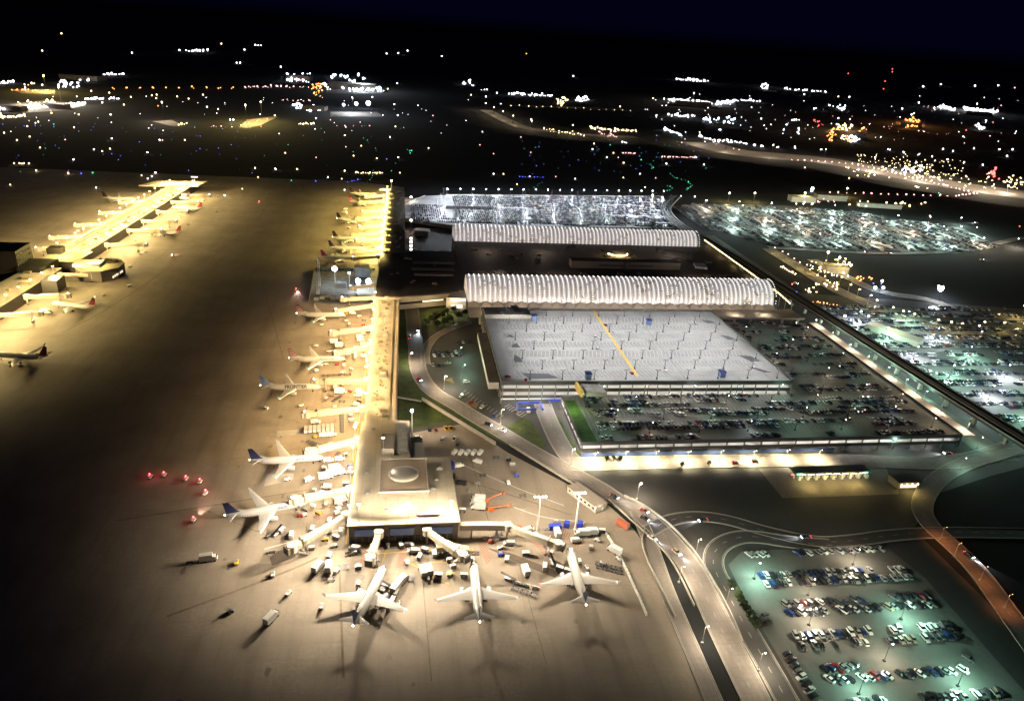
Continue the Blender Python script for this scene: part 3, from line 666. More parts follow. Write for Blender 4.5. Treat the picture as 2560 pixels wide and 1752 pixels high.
for k in range(7): b.box(104, 350 + k * 9, 4, .7, .7, 7.6)
b.split('column', mat('column_dark', (.16, .16, .15), .8), g2)
b = MB(); rr = random.Random(4)
for k in range(22):
    b.box(109.5 + k * 11, 347.6, 7.9, 9.6 if rr.random() < .7 else 5, .3, .22)
    if rr.random() < .75: b.box(109.5 + k * 11 + rr.uniform(-2, 2), 348, 3.9, rr.uniform(2, 6), .3, .2)
for k in range(7): b.box(105.3, 350.5 + k * 8.5, 7.9, .3, 7.2, .22); b.box(105.3, 350.5 + k * 8.5, 3.9, .3, 7.2, .22)
b.split('tube_lamp', glow('garage_tube', (1, .97, .9), 48, True), g2)
b = MB(); b.box(225, 353, 4.1, 240, .3, 7.6); b.box(111, 375, 4.1, .3, 44, 7.6); b.build('inner_wall', whiteM, g2)
MB().box(352, 441, 8.6, 8.6, 190, .7).build('side_ledge', mat('ledge_pale', (.55, .5, .45), .8, vary=.2, vs=.2), g2)
MB().face([(104.2, 347, 9.03), (113, 347, 9.03), (111, 398, 9.03), (104.2, 398, 9.03)]).build('planted_edge', mat('vivid_grass', (.06, .14, .015), .95, vary=.5, vs=.4), g2)
lamp('POINT', (107, 384, 15), 3800, (.8, 1, .5), g2)
for i in range(8): lamp('POINT', (354, 352 + i * 25, 13.5), 5200, NEU, g2)
b = MB()
for i in range(8): b.tube((355.4, 352 + i * 25, 9), (355.4, 352 + i * 25, 14), .12, .12, 6)
b.split('ledge_post', darkpoleM, g2)
for yy in (364, 381, 397, 431, 448, 465, 482, 499, 516):
    mk = MB()
    for k in range(84):
        x = 110 + k * 2.8
        if yy > 405 and x < 270: continue
        mk.strip([(x, yy - 4.8), (x, yy + 4.8)], .14, 9.015)
    mk.build('stall_markings', lineM, g2)

fgp = [(8, 868), (300, 868), (372, 905), (398, 1056), (70, 1014), (36, 1006), (9, 955)]
fg = garage('parking_garage', 'distant brightly lit garage deck packed with cars behind the farther vault', [(62, 846), (355, 862), (398, 1056), (66, 1016), (36, 1006), (8, 952), (8, 875)], 8, mat('far_deck', (.5, .5, .52), .8, vary=.3, vs=.05), (4,), 0)
b = MB(); wall_run(b, (66, 1016), (398, 1056), 5, 9.2); wall_run(b, (8, 952), (36, 1006), 5, 9.2); b.build('parapet', concM, fg)
b = MB(); wall_run(b, (60, 930), (120, 934), 8, 12, 1); wall_run(b, (72, 885), (72, 925), 8, 11.5, 1); b.split('ramp_wall', darkM, fg)
MB().strip([(182, 1026), (192, 960), (200, 900)], 4, 8.05).build('yellow_walkway', yellowM, fg)

# --- left concourse
def lx(y): return -294 + 0.052 * (y - 556)
lc = thing('concourse_building', 'yellow-lit long roof of the far left concourse ending in a wide hammerhead', 'terminal')
q = [(lx(700), 700), (lx(1022), 1022), (lx(1022) - 26, 1022), (lx(700) - 27, 700)]
MB().prism(q, 0.2, 9.5).build('wall', darkM, lc)
MB().prism([(q[0][0] + .5, 699.5), (q[1][0] + .5, 1022.5), (q[2][0] - .5, 1022.5), (q[3][0] - .5, 699.5)], 9.5, 10.2).build('roof', roofM, lc)
e = MB().prism([(lx(1005) - 60, 995), (lx(1005) + 10, 1005), (lx(1030) + 14, 1034), (lx(1030) - 48, 1030)], 10.2, 12).build('end_roof', roofM, lc)
b = MB().strip([(lx(705) - 19, 705), (lx(1010) - 19, 1010)], .7, 11, th=.8); b.strip([(lx(705) - 23, 705), (lx(1010) - 23, 1010)], .5, 10.8, th=.6)
for k in range(26): b.box(lx(710 + k * 11) - rnd.uniform(3, 15), 710 + k * 11, 10.8, rnd.uniform(2, 7), rnd.uniform(2, 5), 1.3)
b.split('roof_unit', mat('unit_tan', (0.34, 0.28, 0.18), 0.6), lc)
ln = thing('concourse_building', 'near left piece of the left concourse cut off by the picture edge', 'terminal')
MB().prism([(lx(480), 480), (lx(650), 650), (lx(650) - 26, 650), (lx(480) - 30, 480)], .2, 9.5).build('wall', darkM, ln)
MB().prism([(lx(480) + .5, 480), (lx(650) + .5, 650.5), (lx(650) - 26.5, 650.5), (lx(480) - 30.5, 480)], 9.5, 10.2).build('roof', roofM, ln)
b = MB()
for k in range(10): b.box(lx(500 + k * 15) - rnd.uniform(6, 20), 500 + k * 15, 10.9, rnd.uniform(2, 8), rnd.uniform(2, 5), 1.4)
b.split('roof_unit', mat('unit_tan', (0.34, 0.28, 0.18), 0.6), ln)
MB().box(lx(620) + 6, 622, 5.4, 12, 16, 10.4).build('side_block', darkM, ln)
lm = thing('concourse_building', 'pale square roof piece between the round block and long left roof', 'terminal')
MB().prism([(-315, 668), (-283, 666), (-281, 699), (-312, 699)], .2, 10.5, 0, 1).build('hall', [darkM, roofM], lm)
MB().box(-310, 694, 13.2, 12, 10, 5.4).build('roof_room', darkM, lm)
octM = mat('octagon_wall', (.09, .075, .06), .7)
oc = thing('rotunda_building', 'dark octagonal gate building with pale roof beside the left concourse', 'building')
pl = [(-262 + 19 * math.cos(R_(22.5 + 45 * i)), 662 + 21 * math.sin(R_(22.5 + 45 * i))) for i in range(8)]
MB().prism(pl, .2, 9.5, 0).build('wall', octM, oc)
MB().prism([(-262 + (x + 262) * 1.03, 662 + (y - 662) * 1.03) for x, y in pl], 9.5, 10.2).build('roof', roofM, oc)
MB().box(-270, 660, 11.6, 22, 14, 2.8).build('roof_room', whiteM, oc)
b = MB()
for k in range(16): b.box(-262 + rnd.uniform(-4, 12), 662 + rnd.uniform(4, 16), 11, rnd.uniform(1, 3), rnd.uniform(1, 3), rnd.uniform(1, 2))
b.split('roof_unit', darkM, oc)
b = MB()
for k in range(6): b.box(-246 + k * .4, 645 + k * 3.2, 4.4, .4, 2.2, 1.8)
b.split('lit_window', glow('window_glow', (1, .8, .55), 1.2), oc)
ob = thing('office_block', 'dark tall office block at the left picture edge behind the concourse', 'building')
MB().prism([(-352, 640), (-318, 640), (-318, 668), (-352, 668)], .2, 27, 0, 1).build('wall', [mat('office_dark', (.02, .018, .015), .7), darkroofM], ob)
b = MB()
for k in range(5):
    for j in range(5): b.box(-317.9, 643 + k * 5, 5 + j * 4.6, .3, 3, 1.8)
b.split('window', glassM, ob)
MB().prism([(-317.5, 636), (-300, 636), (-296, 664), (-317.5, 664)], .2, 14).build('annex', mat('annex_dark', (.02, .02, .015), .8), ob)

# ================================================================== FLOODLIGHTS
K = 1.0
grp = 'floodlights along the concourse roof edge'
for i, y in enumerate(range(290, 590, 20)):
    x = -23.5 if y < 371 else -19.8 + (y - 372) * .004
    floodlight(x, y, 20, (x - 25, y + 2, 0), 68000 * K, NEU if y < 345 else APR, 'small roof-edge floodlight %s from the front along the near concourse wing' % nth(i + 1), grp, 10.0, 88, gW, (16000 if y < 371 else 60000) * K, (x + 15, y, 10), 150)
for i, y in enumerate(range(722, 1020, 27)):
    x = -17.6 + (y - 713) * .007
    floodlight(x, y, 17, (x - 22, y, 0), 110000 * K, SOD, 'amber roof-edge floodlight %s from the front along the far concourse wing' % nth(i + 1), 'floodlights along the far concourse wing', 11.5, 100, gY, 170000 * K, (x + 1.5, y, 12), 104)
for i, x in enumerate((-18, 4.5, 24)):
    floodlight(x, 278, 21, (x * 1.8 + 6, 237, 0), 112000 * K, NEU, ('roof floodlight at the left front corner of the head block', 'twin-headed floodlight mast near the middle of the head block front roof', 'twin-headed floodlight mast at the right front corner of the head block')[i], 'floodlights on the head block roof', 10.9, 96, gW, 82000 * K, (x * .5, 300, 10.9), 150)
floodlight(-22, 277.5, 21, (-60, 252, 0), 72000 * K, NEU, 'added corner fill floodlight aimed left from the head block front', 'floodlights on the head block roof', 10.9, 104, gW)  # added to fill the dark wedge between the other roof lamps
floodlight(-8, 331, 24, (50, 320, 0), 12000, NEU, 'roof floodlight behind the domed penthouse of the head block', 'floodlights on the head block roof', 10.9, 126, gW, 1500, (12, 305, 11), 150)
for x, y, l in ((66, 278, 'tall white twin floodlight mast left of its pair beside the blue containers'), (85.5, 280, 'tall white twin floodlight mast right of its pair beside the blue containers')):
    t = thing('floodlight_mast', l, 'light mast', (x, y, 0), 0, 'tall apron light masts')
    MB().tube((0, 0, 0), (0, 0, 22), .55, .3, 10).tube((0, 0, 0), (0, 0, 1), .9, .8, 10).build('mast', whiteM, t)
    MB().box(0, 0, 22.1, 6, .5, .5).build('crossarm', whiteM, t)
    h = MB()
    for dx in (-2.6, -1, 1, 2.6): h.ball((dx, -.4, 21.8), .45)
    h.build('lamp', gW, t, smooth=True)
    batwing(lamp('POINT', (x, y, 21), 80000 * K, NEU, t, rad=1.2).data, 10.0, None, (.12, .34))
t = thing('floodlight_mast', 'slim white mast with a bright lamp beside the lawn and concourse', 'light mast', (7.5, 366, 0), 0, 'tall apron light masts')
MB().tube((0, 0, 0), (0, 0, 20), .7, .35, 10).build('mast', whiteM, t); MB().ball((0, 0, 20.4), .9).build('lamp', gC, t, smooth=True)
lamp('SPOT', (7.5, 366, 20.0), 420000 * K, NEU, t, (18, 396, 0), 150, 1, .8)
t = thing('floodlight_mast', 'pale mast crowning the far tip of the middle concourse', 'light mast', (-10, 1016, 12.8), 0, 'tall apron light masts')
MB().tube((0, 0, 0), (0, 0, 12), .8, .6, 10).build('mast', whiteM, t); MB().ball((0, 0, 12.4), 1.2).build('lamp', gY, t)
for i, y in enumerate(range(706, 1030, 18)):
    for s in (1, -1):
        x = lx(y) + (1.5 if s > 0 else -27)
        floodlight(x, y, 16.5, (x + s * 20, y, 0), 50000 * K, (1, .74, .30), 'amber floodlight %s from the front on the %s edge of the left concourse' % (nth(i + 1), 'apron-facing right' if s > 0 else 'far left'), 'floodlights along the left concourse', 10.2, 94, gY, 90000 * K, (x - s * 9, y, 10))
for i, y in enumerate(range(490, 652, 18)):
    floodlight(lx(y) + 1.5, y, 17, (lx(y) + 20, y, 0), 52000 * K, (1, .74, .30), 'amber floodlight %s from the front on the near left concourse piece' % nth(i + 1), 'floodlights along the left concourse', 10.2, 100, gY, 60000 * K, (lx(y) - 11, y, 10))
lamp('POINT', (-298, 682, 22), 60000, SOD, lm); lamp('POINT', (-262, 655, 19), 30000, SOD, oc)
t = thing('floodlight_mast', 'pale T-shaped mast on the hammerhead end of the left concourse', 'light mast', (lx(1015) + 4, 1012, 12), 0, 'tall apron light masts')
MB().tube((0, 0, 0), (0, 0, 9), .6, .5).build('mast', whiteM, t); MB().box(0, 0, 9.4, 8, 1, 1).build('crossarm', glow('crossarm_glow', (1, .8, .5), 3), t)
lamp('POINT', (lx(1015) - 10, 1014, 22), 90000, SOD, t)

# lamp posts
def lamp_post(name, label, x, y, z0, h, power, col, gm, group, pm=poleM, arms=1, r=.4, cone=None, arm=1.2, hood=False):
    t = thing(name, label, 'lamp post', (x, y, z0), 0, group)
    b = MB().tube((0, 0, 0), (0, 0, h), .22 if hood else .14, .18 if hood else .09, 6); b.box(0, 0, .4, .9, .9, .8)
    for s in ((1,) if arms == 1 else (1, -1)): b.tube((0, 0, h - .1), (s * arm, 0, h + .15), .07, .06, 5)
    b.build('post', pm, t)
    hd = MB()
    if hood:
        for s in ((1,) if arms == 1 else (1, -1)): hd.box(s * arm, 0, h + .2, 1.0, .6, .25); hd.box(s * arm, 0, h + .05, .8, .45, .06, 0, 1)
        hd.build('lamp_housing', [pm, glow('hood_plate', (1, 1, 1), 1.5)], t)
    else:
        for s in ((1,) if arms == 1 else (1, -1)): hd.ball((s * arm, 0, h), r, 0, 8, 5, .6)
        hd.build('lamp', gm, t, smooth=True)
    if power and cone: lamp('SPOT', (x, y, z0 + h - .15), power, col, t, (x, y, z0), cone, .6, .4)
    elif power and hood: batwing(lamp('POINT', (x + arm, y, z0 + h - .1), power, col, t, rad=.3).data, 14.0 if z0 > 10 else 6.0)
    elif power: lamp('POINT', (x + arm, y, z0 + h - .5), power, col, t, rad=.5)
    return t
n = 0
for r, yy in enumerate((414, 430, 446.5, 463, 479.5, 496, 512.5, 529)):
    k = 0
    for i in range(9):
        x = 84 + i * 21.5 + (0, 11)[r % 2]
        if x > 258 or (yy > 515 and x < 108): continue
        k += 1
        lamp_post('deck_lamp', 'dark deck lamp, %s from left, %s row from front, pale garage roof' % (nth(k), nth(r + 1)), x, yy, 16, 6.5,
                  3500, (1, .99, .965), gC, 'lamp posts on the pale garage roof', darkpoleM, 2, .2, hood=True)
for r, yy in enumerate((356, 372, 389, 404)):
    for k in range(8):
        x = 116 + k * 31 + (r % 2) * 14
        if x > 342: continue
        lamp_post('deck_lamp', 'lamp %s from left, %s row from front, crowded garage roof' % (nth(k + 1), nth(r + 1)), x, yy, 9, 7,
                  (1100 if (k * 7 + r * 3) % 4 else 2600), (GRN, NEU, GRN, NEU, COOL)[(k * 3 + r) % 5], (gC, gW)[k % 2], 'lamp posts on the crowded lower garage roof', darkpoleM, 1, .25, hood=(k + r) % 2 == 0)
for r, yy in enumerate((430, 456, 482, 508)):
    for k in range(3):
        lamp_post('deck_lamp', 'lamp %s from left, %s row from front, shaded garage wing' % (nth(k + 1), nth(r + 1)), 276 + k * 27, yy, 9, 7,
                  1500 if (k + r) % 3 else 500, (GRN, NEU)[(k + r) % 2], gC, 'lamp posts on the shaded garage wing', darkpoleM, 1, .25, hood=(k + r) % 2 == 0)
for k in range(19):
    f = k / 18
    lamp_post('deck_lamp', 'lamp %s from the left on the far parapet of the distant garage' % nth(k + 1), 66 + 330 * f, 1015.5 + 40 * f, 8, 9, 30000 if k % 2 == 0 else 0, COOL, gC, 'lamps on the far parapet of the distant garage', darkpoleM, 1, .8)
for r in range(4):
    for k in range(9):
        x = 40 + k * 38 + r * 7; y = 885 + r * 36 + k * 2
        lamp_post('deck_lamp', 'lamp %s from the left in row %s of the distant packed garage' % (nth(k + 1), ('one', 'two', 'three', 'four')[r]), x, y, 8, 15, 34000, COOL, gC, 'lamp posts inside the distant garage', darkpoleM, 1, .4, arm=4, hood=True)
for i, (x, y, c, p) in enumerate(((213, 246, NEU, 7000), (214, 211, GRN, 9000), (172, 176, GRN, 8000), (214, 176, GRN, 9000), (160, 240, GRN, 10000), (171, 211, NEU, 8000), (192, 190, NEU, 5000), (180, 228, NEU, 5000))):
    lamp_post('lot_lamp', ('lot lamp among the last row at the top of the lower right car park', 'slim lot lamp in the right half of the lower right car park', 'lot lamp by the front rows at the left of the lower right car park',
              'lot lamp by the front rows at the right of the lower right car park', 'greenish lot lamp at the top left corner of the lower right car park', 'lot lamp in the left middle of the lower right car park',
              'lot lamp near the centre front of the lower right car park', 'lot lamp near the centre back of the lower right car park')[i], x, y, 0, 9, p * 2.0, c, gC, 'lamp posts in the lower right car park', darkpoleM, 1, .3)
k = 0
for yy in (375, 410, 445, 480, 520, 560):
    for x in (412, 460, 510):
        k += 1
        if (k * 5) % 3 == 0: continue
        lamp_post('lot_lamp', 'pale green lamp, %s counted from the front in the east car park beyond the guideway' % nth(k), x + (yy % 20), yy, 0, 11, 42000, GRN if k % 2 else COOL, gC, 'lamp posts in the east car park', darkpoleM, 1, .45)
k = 0
for x in range(430, 800, 52):
    for yy in (840, 900, 960, 1020):
        if (x > 720 and yy > 980) or (x < 450 and yy < 880): continue
        k += 1
        lamp_post('lot_lamp', 'pale lamp, %s from the left in the far oval car park' % nth(k), x + (yy % 37), yy, 0, 12, 62000, (.72, 1, .86) if k % 3 else NEU, gC, 'lamp posts in the far oval car park', darkpoleM, 1, .6)
for x, y, l in ((44, 452, 'green-white lamp at the front of the small lot west of the pale garage'), (44, 482, 'green-white lamp behind the parked cars of the small lot west of the pale garage')): lamp_post('lot_lamp', l, x, y, 0, 9, 6000, GRN, gC, 'lamp posts in the small west lot', darkpoleM, 1, .25)
# street lamps beside the lit roads
def road_lamps(pts, power, col, gm, what, every=1, h=10, r=.45, cone=None):
    for i, (x, y) in enumerate(pts):
        lamp_post('street_lamp', 'street lamp %s along %s' % (nth(i + 1), what), x, y, 0, h, power if i % every == 0 else 0, col, gm, 'street lamps along ' + what, poleM, 1, r, cone)
road_lamps([(110, 339), (128, 339), (146, 339), (165, 338), (185, 338), (205, 337), (226, 337), (246, 336)], 38000, (1, .84, .5), gY, 'the bright road before the lower garage', 1, 7, .25, 146)
road_lamps([(8, 470), (30, 432), (62, 385), (96, 338), (124, 303)], 14000, NEU, gW, 'the curving terminal road')
road_lamps([(139, 258), (140, 225), (138, 190), (124, 240), (121, 205)], 13000, NEU, gW, 'the lower road bend beside the car park', 1, 9, .25)
road_lamps([G(cD, *p) for p in ((640, 1130), (720, 1200), (800, 1245), (900, 1300), (955, 1345), (1100, 1412), (1190, 1446), (1290, 1474), (1505, 1525), (1620, 1546), (1720, 1560), (1920, 1545), (2100, 1550), (2280, 1560))], 5000, SOD, gY, 'the east roads by the guideway', 2, 9, .8)
road_lamps([G(cD, *p) for p in ((40, 850), (110, 885), (160, 910), (215, 950), (265, 985), (330, 1010), (380, 1025), (450, 1050), (520, 1080))], 5000, SOD, gP, 'the upper east approach road', 2, 8, .6)
road_lamps([G(c4, *p) for p in ((560, 180), (720, 290), (880, 400), (1060, 500), (1230, 610), (1400, 720))], 4500, GRN, gC, 'the green-lit lane under the guideway', 1, 7, .25)
road_lamps([W(*p) for p in ((2385, 1390), (2450, 1450), (2510, 1520), (2350, 1350))], 3000, (1, .34, .1), gO, 'the dark right-hand ramp', 1, 8, .2, 130)
road_lamps([(300, 345), (330, 322), (360, 345), (384, 380)], 3200, GRN, gC, 'the junction under the guideway', 1, 8, .25)

# ================================================================== AIRCRAFT
paintM = mat('aircraft_white', (.54, .535, .53), .35, coat=.3); metalM = mat('aircraft_grey', (.45, .46, .48), .35, .2)
finNavy = mat('fin_navy', (.03, .04, .14), .4); finRed = mat('fin_red', (.28, .02, .03), .4); finDark = mat('fin_dark', (.05, .025, .03), .4); finPink = mat('fin_pink', (.6, .1, .25), .4)
finBlue = mat('fin_blue', (.08, .22, .62), .4, col2=(.35, .5, .75), vs=.6)
def fin_stripes():
    m = bpy.data.materials.new('fin_stripes'); m.use_nodes = True; n = m.node_tree.nodes; l = m.node_tree.links; b = n['Principled BSDF']
    t = n.new('ShaderNodeTexCoord'); s = n.new('ShaderNodeSeparateXYZ'); l.new(t.outputs['Object'], s.inputs[0])
    mu = n.new('ShaderNodeMath'); mu.operation = 'MULTIPLY'; mu.inputs[1].default_value = .62; l.new(s.outputs[2], mu.inputs[0])
    fr_ = n.new('ShaderNodeMath'); fr_.operation = 'FRACT'; l.new(mu.outputs[0], fr_.inputs[0])
    gt = n.new('ShaderNodeMath'); gt.operation = 'GREATER_THAN'; gt.inputs[1].default_value = .5; l.new(fr_.outputs[0], gt.inputs[0])
    mx = n.new('ShaderNodeMixRGB'); mx.inputs[1].default_value = (.5, .03, .05, 1); mx.inputs[2].default_value = (.72, .72, .74, 1); l.new(gt.outputs[0], mx.inputs[0]); l.new(mx.outputs[0], b.inputs[0]); return m
finStripe = fin_stripes()
def window_band():
    m = bpy.data.materials.new('window_band'); m.use_nodes = True; n = m.node_tree.nodes; l = m.node_tree.links; b = n['Principled BSDF']
    t = n.new('ShaderNodeTexCoord'); s = n.new('ShaderNodeSeparateXYZ'); l.new(t.outputs['Object'], s.inputs[0])
    mu = n.new('ShaderNodeMath'); mu.operation = 'MULTIPLY'; mu.inputs[1].default_value = 1.3; l.new(s.outputs[0], mu.inputs[0])
    fr_ = n.new('ShaderNodeMath'); fr_.operation = 'FRACT'; l.new(mu.outputs[0], fr_.inputs[0])
    gt = n.new('ShaderNodeMath'); gt.operation = 'GREATER_THAN'; gt.inputs[1].default_value = .4; l.new(fr_.outputs[0], gt.inputs[0])
    mx = n.new('ShaderNodeMixRGB'); mx.inputs[1].default_value = (.03, .035, .04, 1); mx.inputs[2].default_value = (.74, .74, .75, 1); l.new(gt.outputs[0], mx.inputs[0]); l.new(mx.outputs[0], b.inputs[0]); b.inputs['Roughness'].default_value = .35; return m
bandM = window_band()
def airliner():
    t = thing('airliner', 'white twin-engine airliner parked at a gate', 'airliner')
    st = [(18.8, .05, 3.2), (18.5, .55, 3.22), (17.8, 1.05, 3.35), (16.6, 1.55, 3.55), (15, 1.88, 3.7), (12.5, 2.0, 3.75), (0, 2.0, 3.75), (-6, 2.0, 3.75), (-10, 1.82, 3.95), (-13.5, 1.35, 4.4), (-16.5, .8, 4.85), (-18.4, .35, 5.15), (-18.8, .12, 5.2)]
    MB().loft([[(x, r * math.cos(2 * math.pi * i / 20), z + r * math.sin(2 * math.pi * i / 20)) for i in range(20)] for x, r, z in st]).build('fuselage', paintM, t, smooth=True)
    cw = MB()
    for s in (-1, 1):
        cw.face([(17.15, s * .35, 4.62), (16.5, s * 1.0, 4.8), (16.2, s * 1.05, 5.0), (16.75, s * .4, 5.0)][::s])
        cw.face([(17.0, s * .95, 4.45), (16.2, s * 1.5, 4.4), (16.0, s * 1.4, 4.75), (16.6, s * 1.0, 4.8)][::s])
    for s in (-1, 1): cw.box(16.75, s * .72, 4.62, .8, .9, .45, s * -.5)
    cw.build('cockpit_window', glassM, t)
    for s in (-1, 1): MB().box(.4, s * 1.955, 4.18, 24.6, .06, .36).build('window_band', bandM, t)
    d = MB()
    for s in (-1, 1):
        for x in (14.3, -12.3): d.box(x, s * (1.93 if x > 0 else 1.55), 3.75 if x > 0 else 4.3, .9, .12, 1.9)
    d.build('door', metalM, t)
    def sec(x, y, z, ch, th, vert=False):
        pr_ = [(0, 0), (-.06, .5), (-.3, .62), (-.65, .38), (-1, .03), (-.65, -.28), (-.3, -.38), (-.06, -.3)]
        return [(x + a * ch, y + (b * th if vert else 0), z + (0 if vert else b * th)) for a, b in pr_]
    for s in (-1, 1):
        q = [sec(5.2, 0, 2.7, 9.6, 1.2), sec(3.8, s * 2, 2.75, 8.0, 1.05), sec(1.0, s * 6.2, 3.05, 5.2, .7), sec(-4.1, s * 16.6, 4.0, 2.2, .3)]
        wl = [sec(-4.6, s * 17.2, 4.4, 1.5, .2), sec(-5.8, s * 17.8, 6.2, .7, .12)]
        wg = MB().loft(q if s > 0 else [r[::-1] for r in q]).build('wing', paintM, t, smooth=False)
        MB().loft([q[-1]] + wl if s > 0 else [r[::-1] for r in [q[-1]] + wl]).build('winglet', metalM, wg)
        e = MB(); rg = [(4.0, .95), (3.7, 1.12), (2.4, 1.18), (.9, .95), (-.1, .62), (-.7, .25)]
        e.loft([[(x, s * 5.75 + r * math.cos(2 * math.pi * i / 16), 1.75 + r * math.sin(2 * math.pi * i / 16)) for i in range(16)] for x, r in rg][::-1])
        e.box(.6, s * 5.75, 2.75, 4.2, .35, .8); en = e.build('engine', metalM, t, smooth=True)
        MB().tube((4.0, s * 5.75, 1.75), (4.03, s * 5.75, 1.75), .86, .86, 16).build('engine_intake', blackM, en)
        tp = [sec(-13.2, s * .5, 5.1, 4.0, .4), sec(-16.8, s * 6.2, 5.6, 1.5, .18)]
        MB().loft(tp if s > 0 else [r[::-1] for r in tp]).build('tailplane', paintM, t)
        mg = MB().tube((-1.8, s * 3.6, .7), (-1.6, s * 3.4, 2.8), .16, .2, 6)
        for o_ in (-.45, .45): mg.tube((-1.8, s * 3.6 + o_ - .18, .56), (-1.8, s * 3.6 + o_ + .18, .56), .56, .56, 10)
        mg.build('main_gear', tyreM, t)
        MB().ball((-4.9, s * 17.4, 4.3), .32).build('navigation_lamp', gG if s < 0 else gR, t)
    f = MB().loft([sec(-11.2, 0, 5.2, 6.6, .42, True), sec(-13.6, 0, 7.0, 4.9, .38, True), sec(-17.0, 0, 11.9, 2.4, .22, True)][::-1]).build('tail_fin', finNavy, t)
    MB().loft([sec(-8.6, 0, 5.5, 4, .2, True), sec(-12.4, 0, 6.9, 1.6, .2, True)][::-1]).build('fin_root', paintM, f)
    ng = MB().tube((13.4, 0, .5), (13.2, 0, 2.2), .14, .16, 6)
    for o_ in (-.25, .25): ng.tube((13.4, o_ - .1, .4), (13.4, o_ + .1, .4), .4, .4, 10)
    ng.build('nose_gear', tyreM, t)
    MB().ball((-18.9, 0, 5.2), .34).build('tail_lamp', gW, t)
    return t
proto = airliner(); freeze(proto); bpy.context.view_layer.update()
def livery(t, body, m, size, x0, zc=4.55):
    """lettering wrapped on the fuselage side that faces the camera"""
    cu = bpy.data.curves.new('lettering', 'FONT'); cu.body = body; cu.size = size; cu.resolution_u = 3; cu.extrude = 0.0; cu.align_x = 'LEFT'; cu.offset = size * .035
    o = bpy.data.objects.new('lettering', cu); C.objects.link(o); bpy.context.view_layer.update()
    me = bpy.data.meshes.new_from_object(o.evaluated_get(bpy.context.evaluated_depsgraph_get())); bpy.data.objects.remove(o)
    import bmesh
    bm = bmesh.new(); bm.from_mesh(me)
    for k in range(1, 14): bmesh.ops.bisect_plane(bm, geom=bm.verts[:] + bm.edges[:] + bm.faces[:], plane_co=(0, size * (k * .1 - .3), 0), plane_no=(0, 1, 0))
    bm.to_mesh(me); bm.free()
    w = max(v.co.x for v in me.vertices)
    for v in me.vertices:
        u, h = v.co.x, v.co.y - size * .36; a = (zc - 3.75) / 2.0 + h / 2.0
        v.co = (x0 - w / 2 + u, -2.05 * math.cos(a), 3.75 + 2.05 * math.sin(a))
    me.materials.clear(); me.materials.append(m); q = bpy.data.objects.new('lettering', me); C.objects.link(q); q.parent = t
planes = []
def plane(nose, tail, fin, label, lights=True, group='airliners parked at the gates', L=37.6, first=[True], tilt=None):
    hd = math.atan2(nose[1] - tail[1], nose[0] - tail[0]) if tilt is None else R_(tilt)
    c = (nose[0] - math.cos(hd) * L / 2, nose[1] - math.sin(hd) * L / 2, 0)
    if first[0]: o = proto; o.location = c; o.rotation_euler = (0, 0, hd); o['label'] = label; o['group'] = group; first[0] = False
    else: o = copy_tree(proto, c, hd, label, group)
    for ch in [x for x in bpy.data.objects if x.parent == o]:
        if ch.name.startswith('tail_fin'): setmat(ch, 0, fin)
        elif not lights and (ch.name.startswith('navigation') or ch.name.startswith('tail_lamp')): setmat(ch, 0, glassM)
    if L != 37.6: o.scale = (L / 37.6,) * 3
    planes.append(o); return o
darklet = mat('dark_lettering', (.03, .03, .03), .5); greylet = mat('grey_lettering', (.2, .24, .32), .5); bluelet = mat('blue_lettering', (.05, .08, .3), .5)
plane((-6, 256), (-18, 219), finNavy, 'white airliner angled nose-up at the left bridge before the head block')
plane((33, 256), (32, 219), finNavy, 'white airliner with white wingtip lamps at the middle bridge before the head block')
plane((78, 262), (77, 224), finNavy, 'white airliner at the long right-hand bridge beside the white barrier')
p4 = plane((-44.5, 305), (-80, 294.5), finNavy, 'white airliner with blue lettering and navy fin, nearest of the side gates'); livery(p4, 'UNITED', bluelet, 1.5, 7)
p5 = plane((-40.5, 346), (-78, 342), finNavy, 'white airliner with blue lettering and navy fin behind a gate bridge, second side gate'); livery(p5, 'UNITED', bluelet, 1.5, 7)
p6 = plane((-49.5, 431), (-87, 430.3), finBlue, 'white airliner with big black lettering and light blue fin'); livery(p6, 'FRONTIER', darklet, 3.0, 3.2, 4.7)
p7 = plane((-37.5, 474.5), (-75, 472.5), finStripe, 'silver airliner with red striped fin behind the black-lettered one'); livery(p7, 'American', greylet, 2.6, 6.5, 4.6)
p8 = plane((-43, 560.5), (-80, 558.5), finStripe, 'silver airliner with red striped fin nearest the construction yard')
for i, (x, y, f, l) in enumerate(((1100, 312, finDark, 'last airliner at the far tip of the middle concourse'), (1100, 388, finPink, 'far airliner with a pink fin on the middle concourse'),
        (1020, 543, finDark, 'far dark-finned airliner midway along the far wing'), (1010, 712, finDark, 'far dark-finned airliner with green wing lamp on the far wing'),
        (990, 800, finDark, 'nearest dark-finned airliner of the far wing'), (935, 885, finPink, 'airliner with pink fin just behind the construction yard'))):
    n_ = W(*cB(x, y), 3.7); plane(n_, (n_[0] - 37, n_[1] - 1), f, l, i in (2, 3), 'airliners at the far wing')
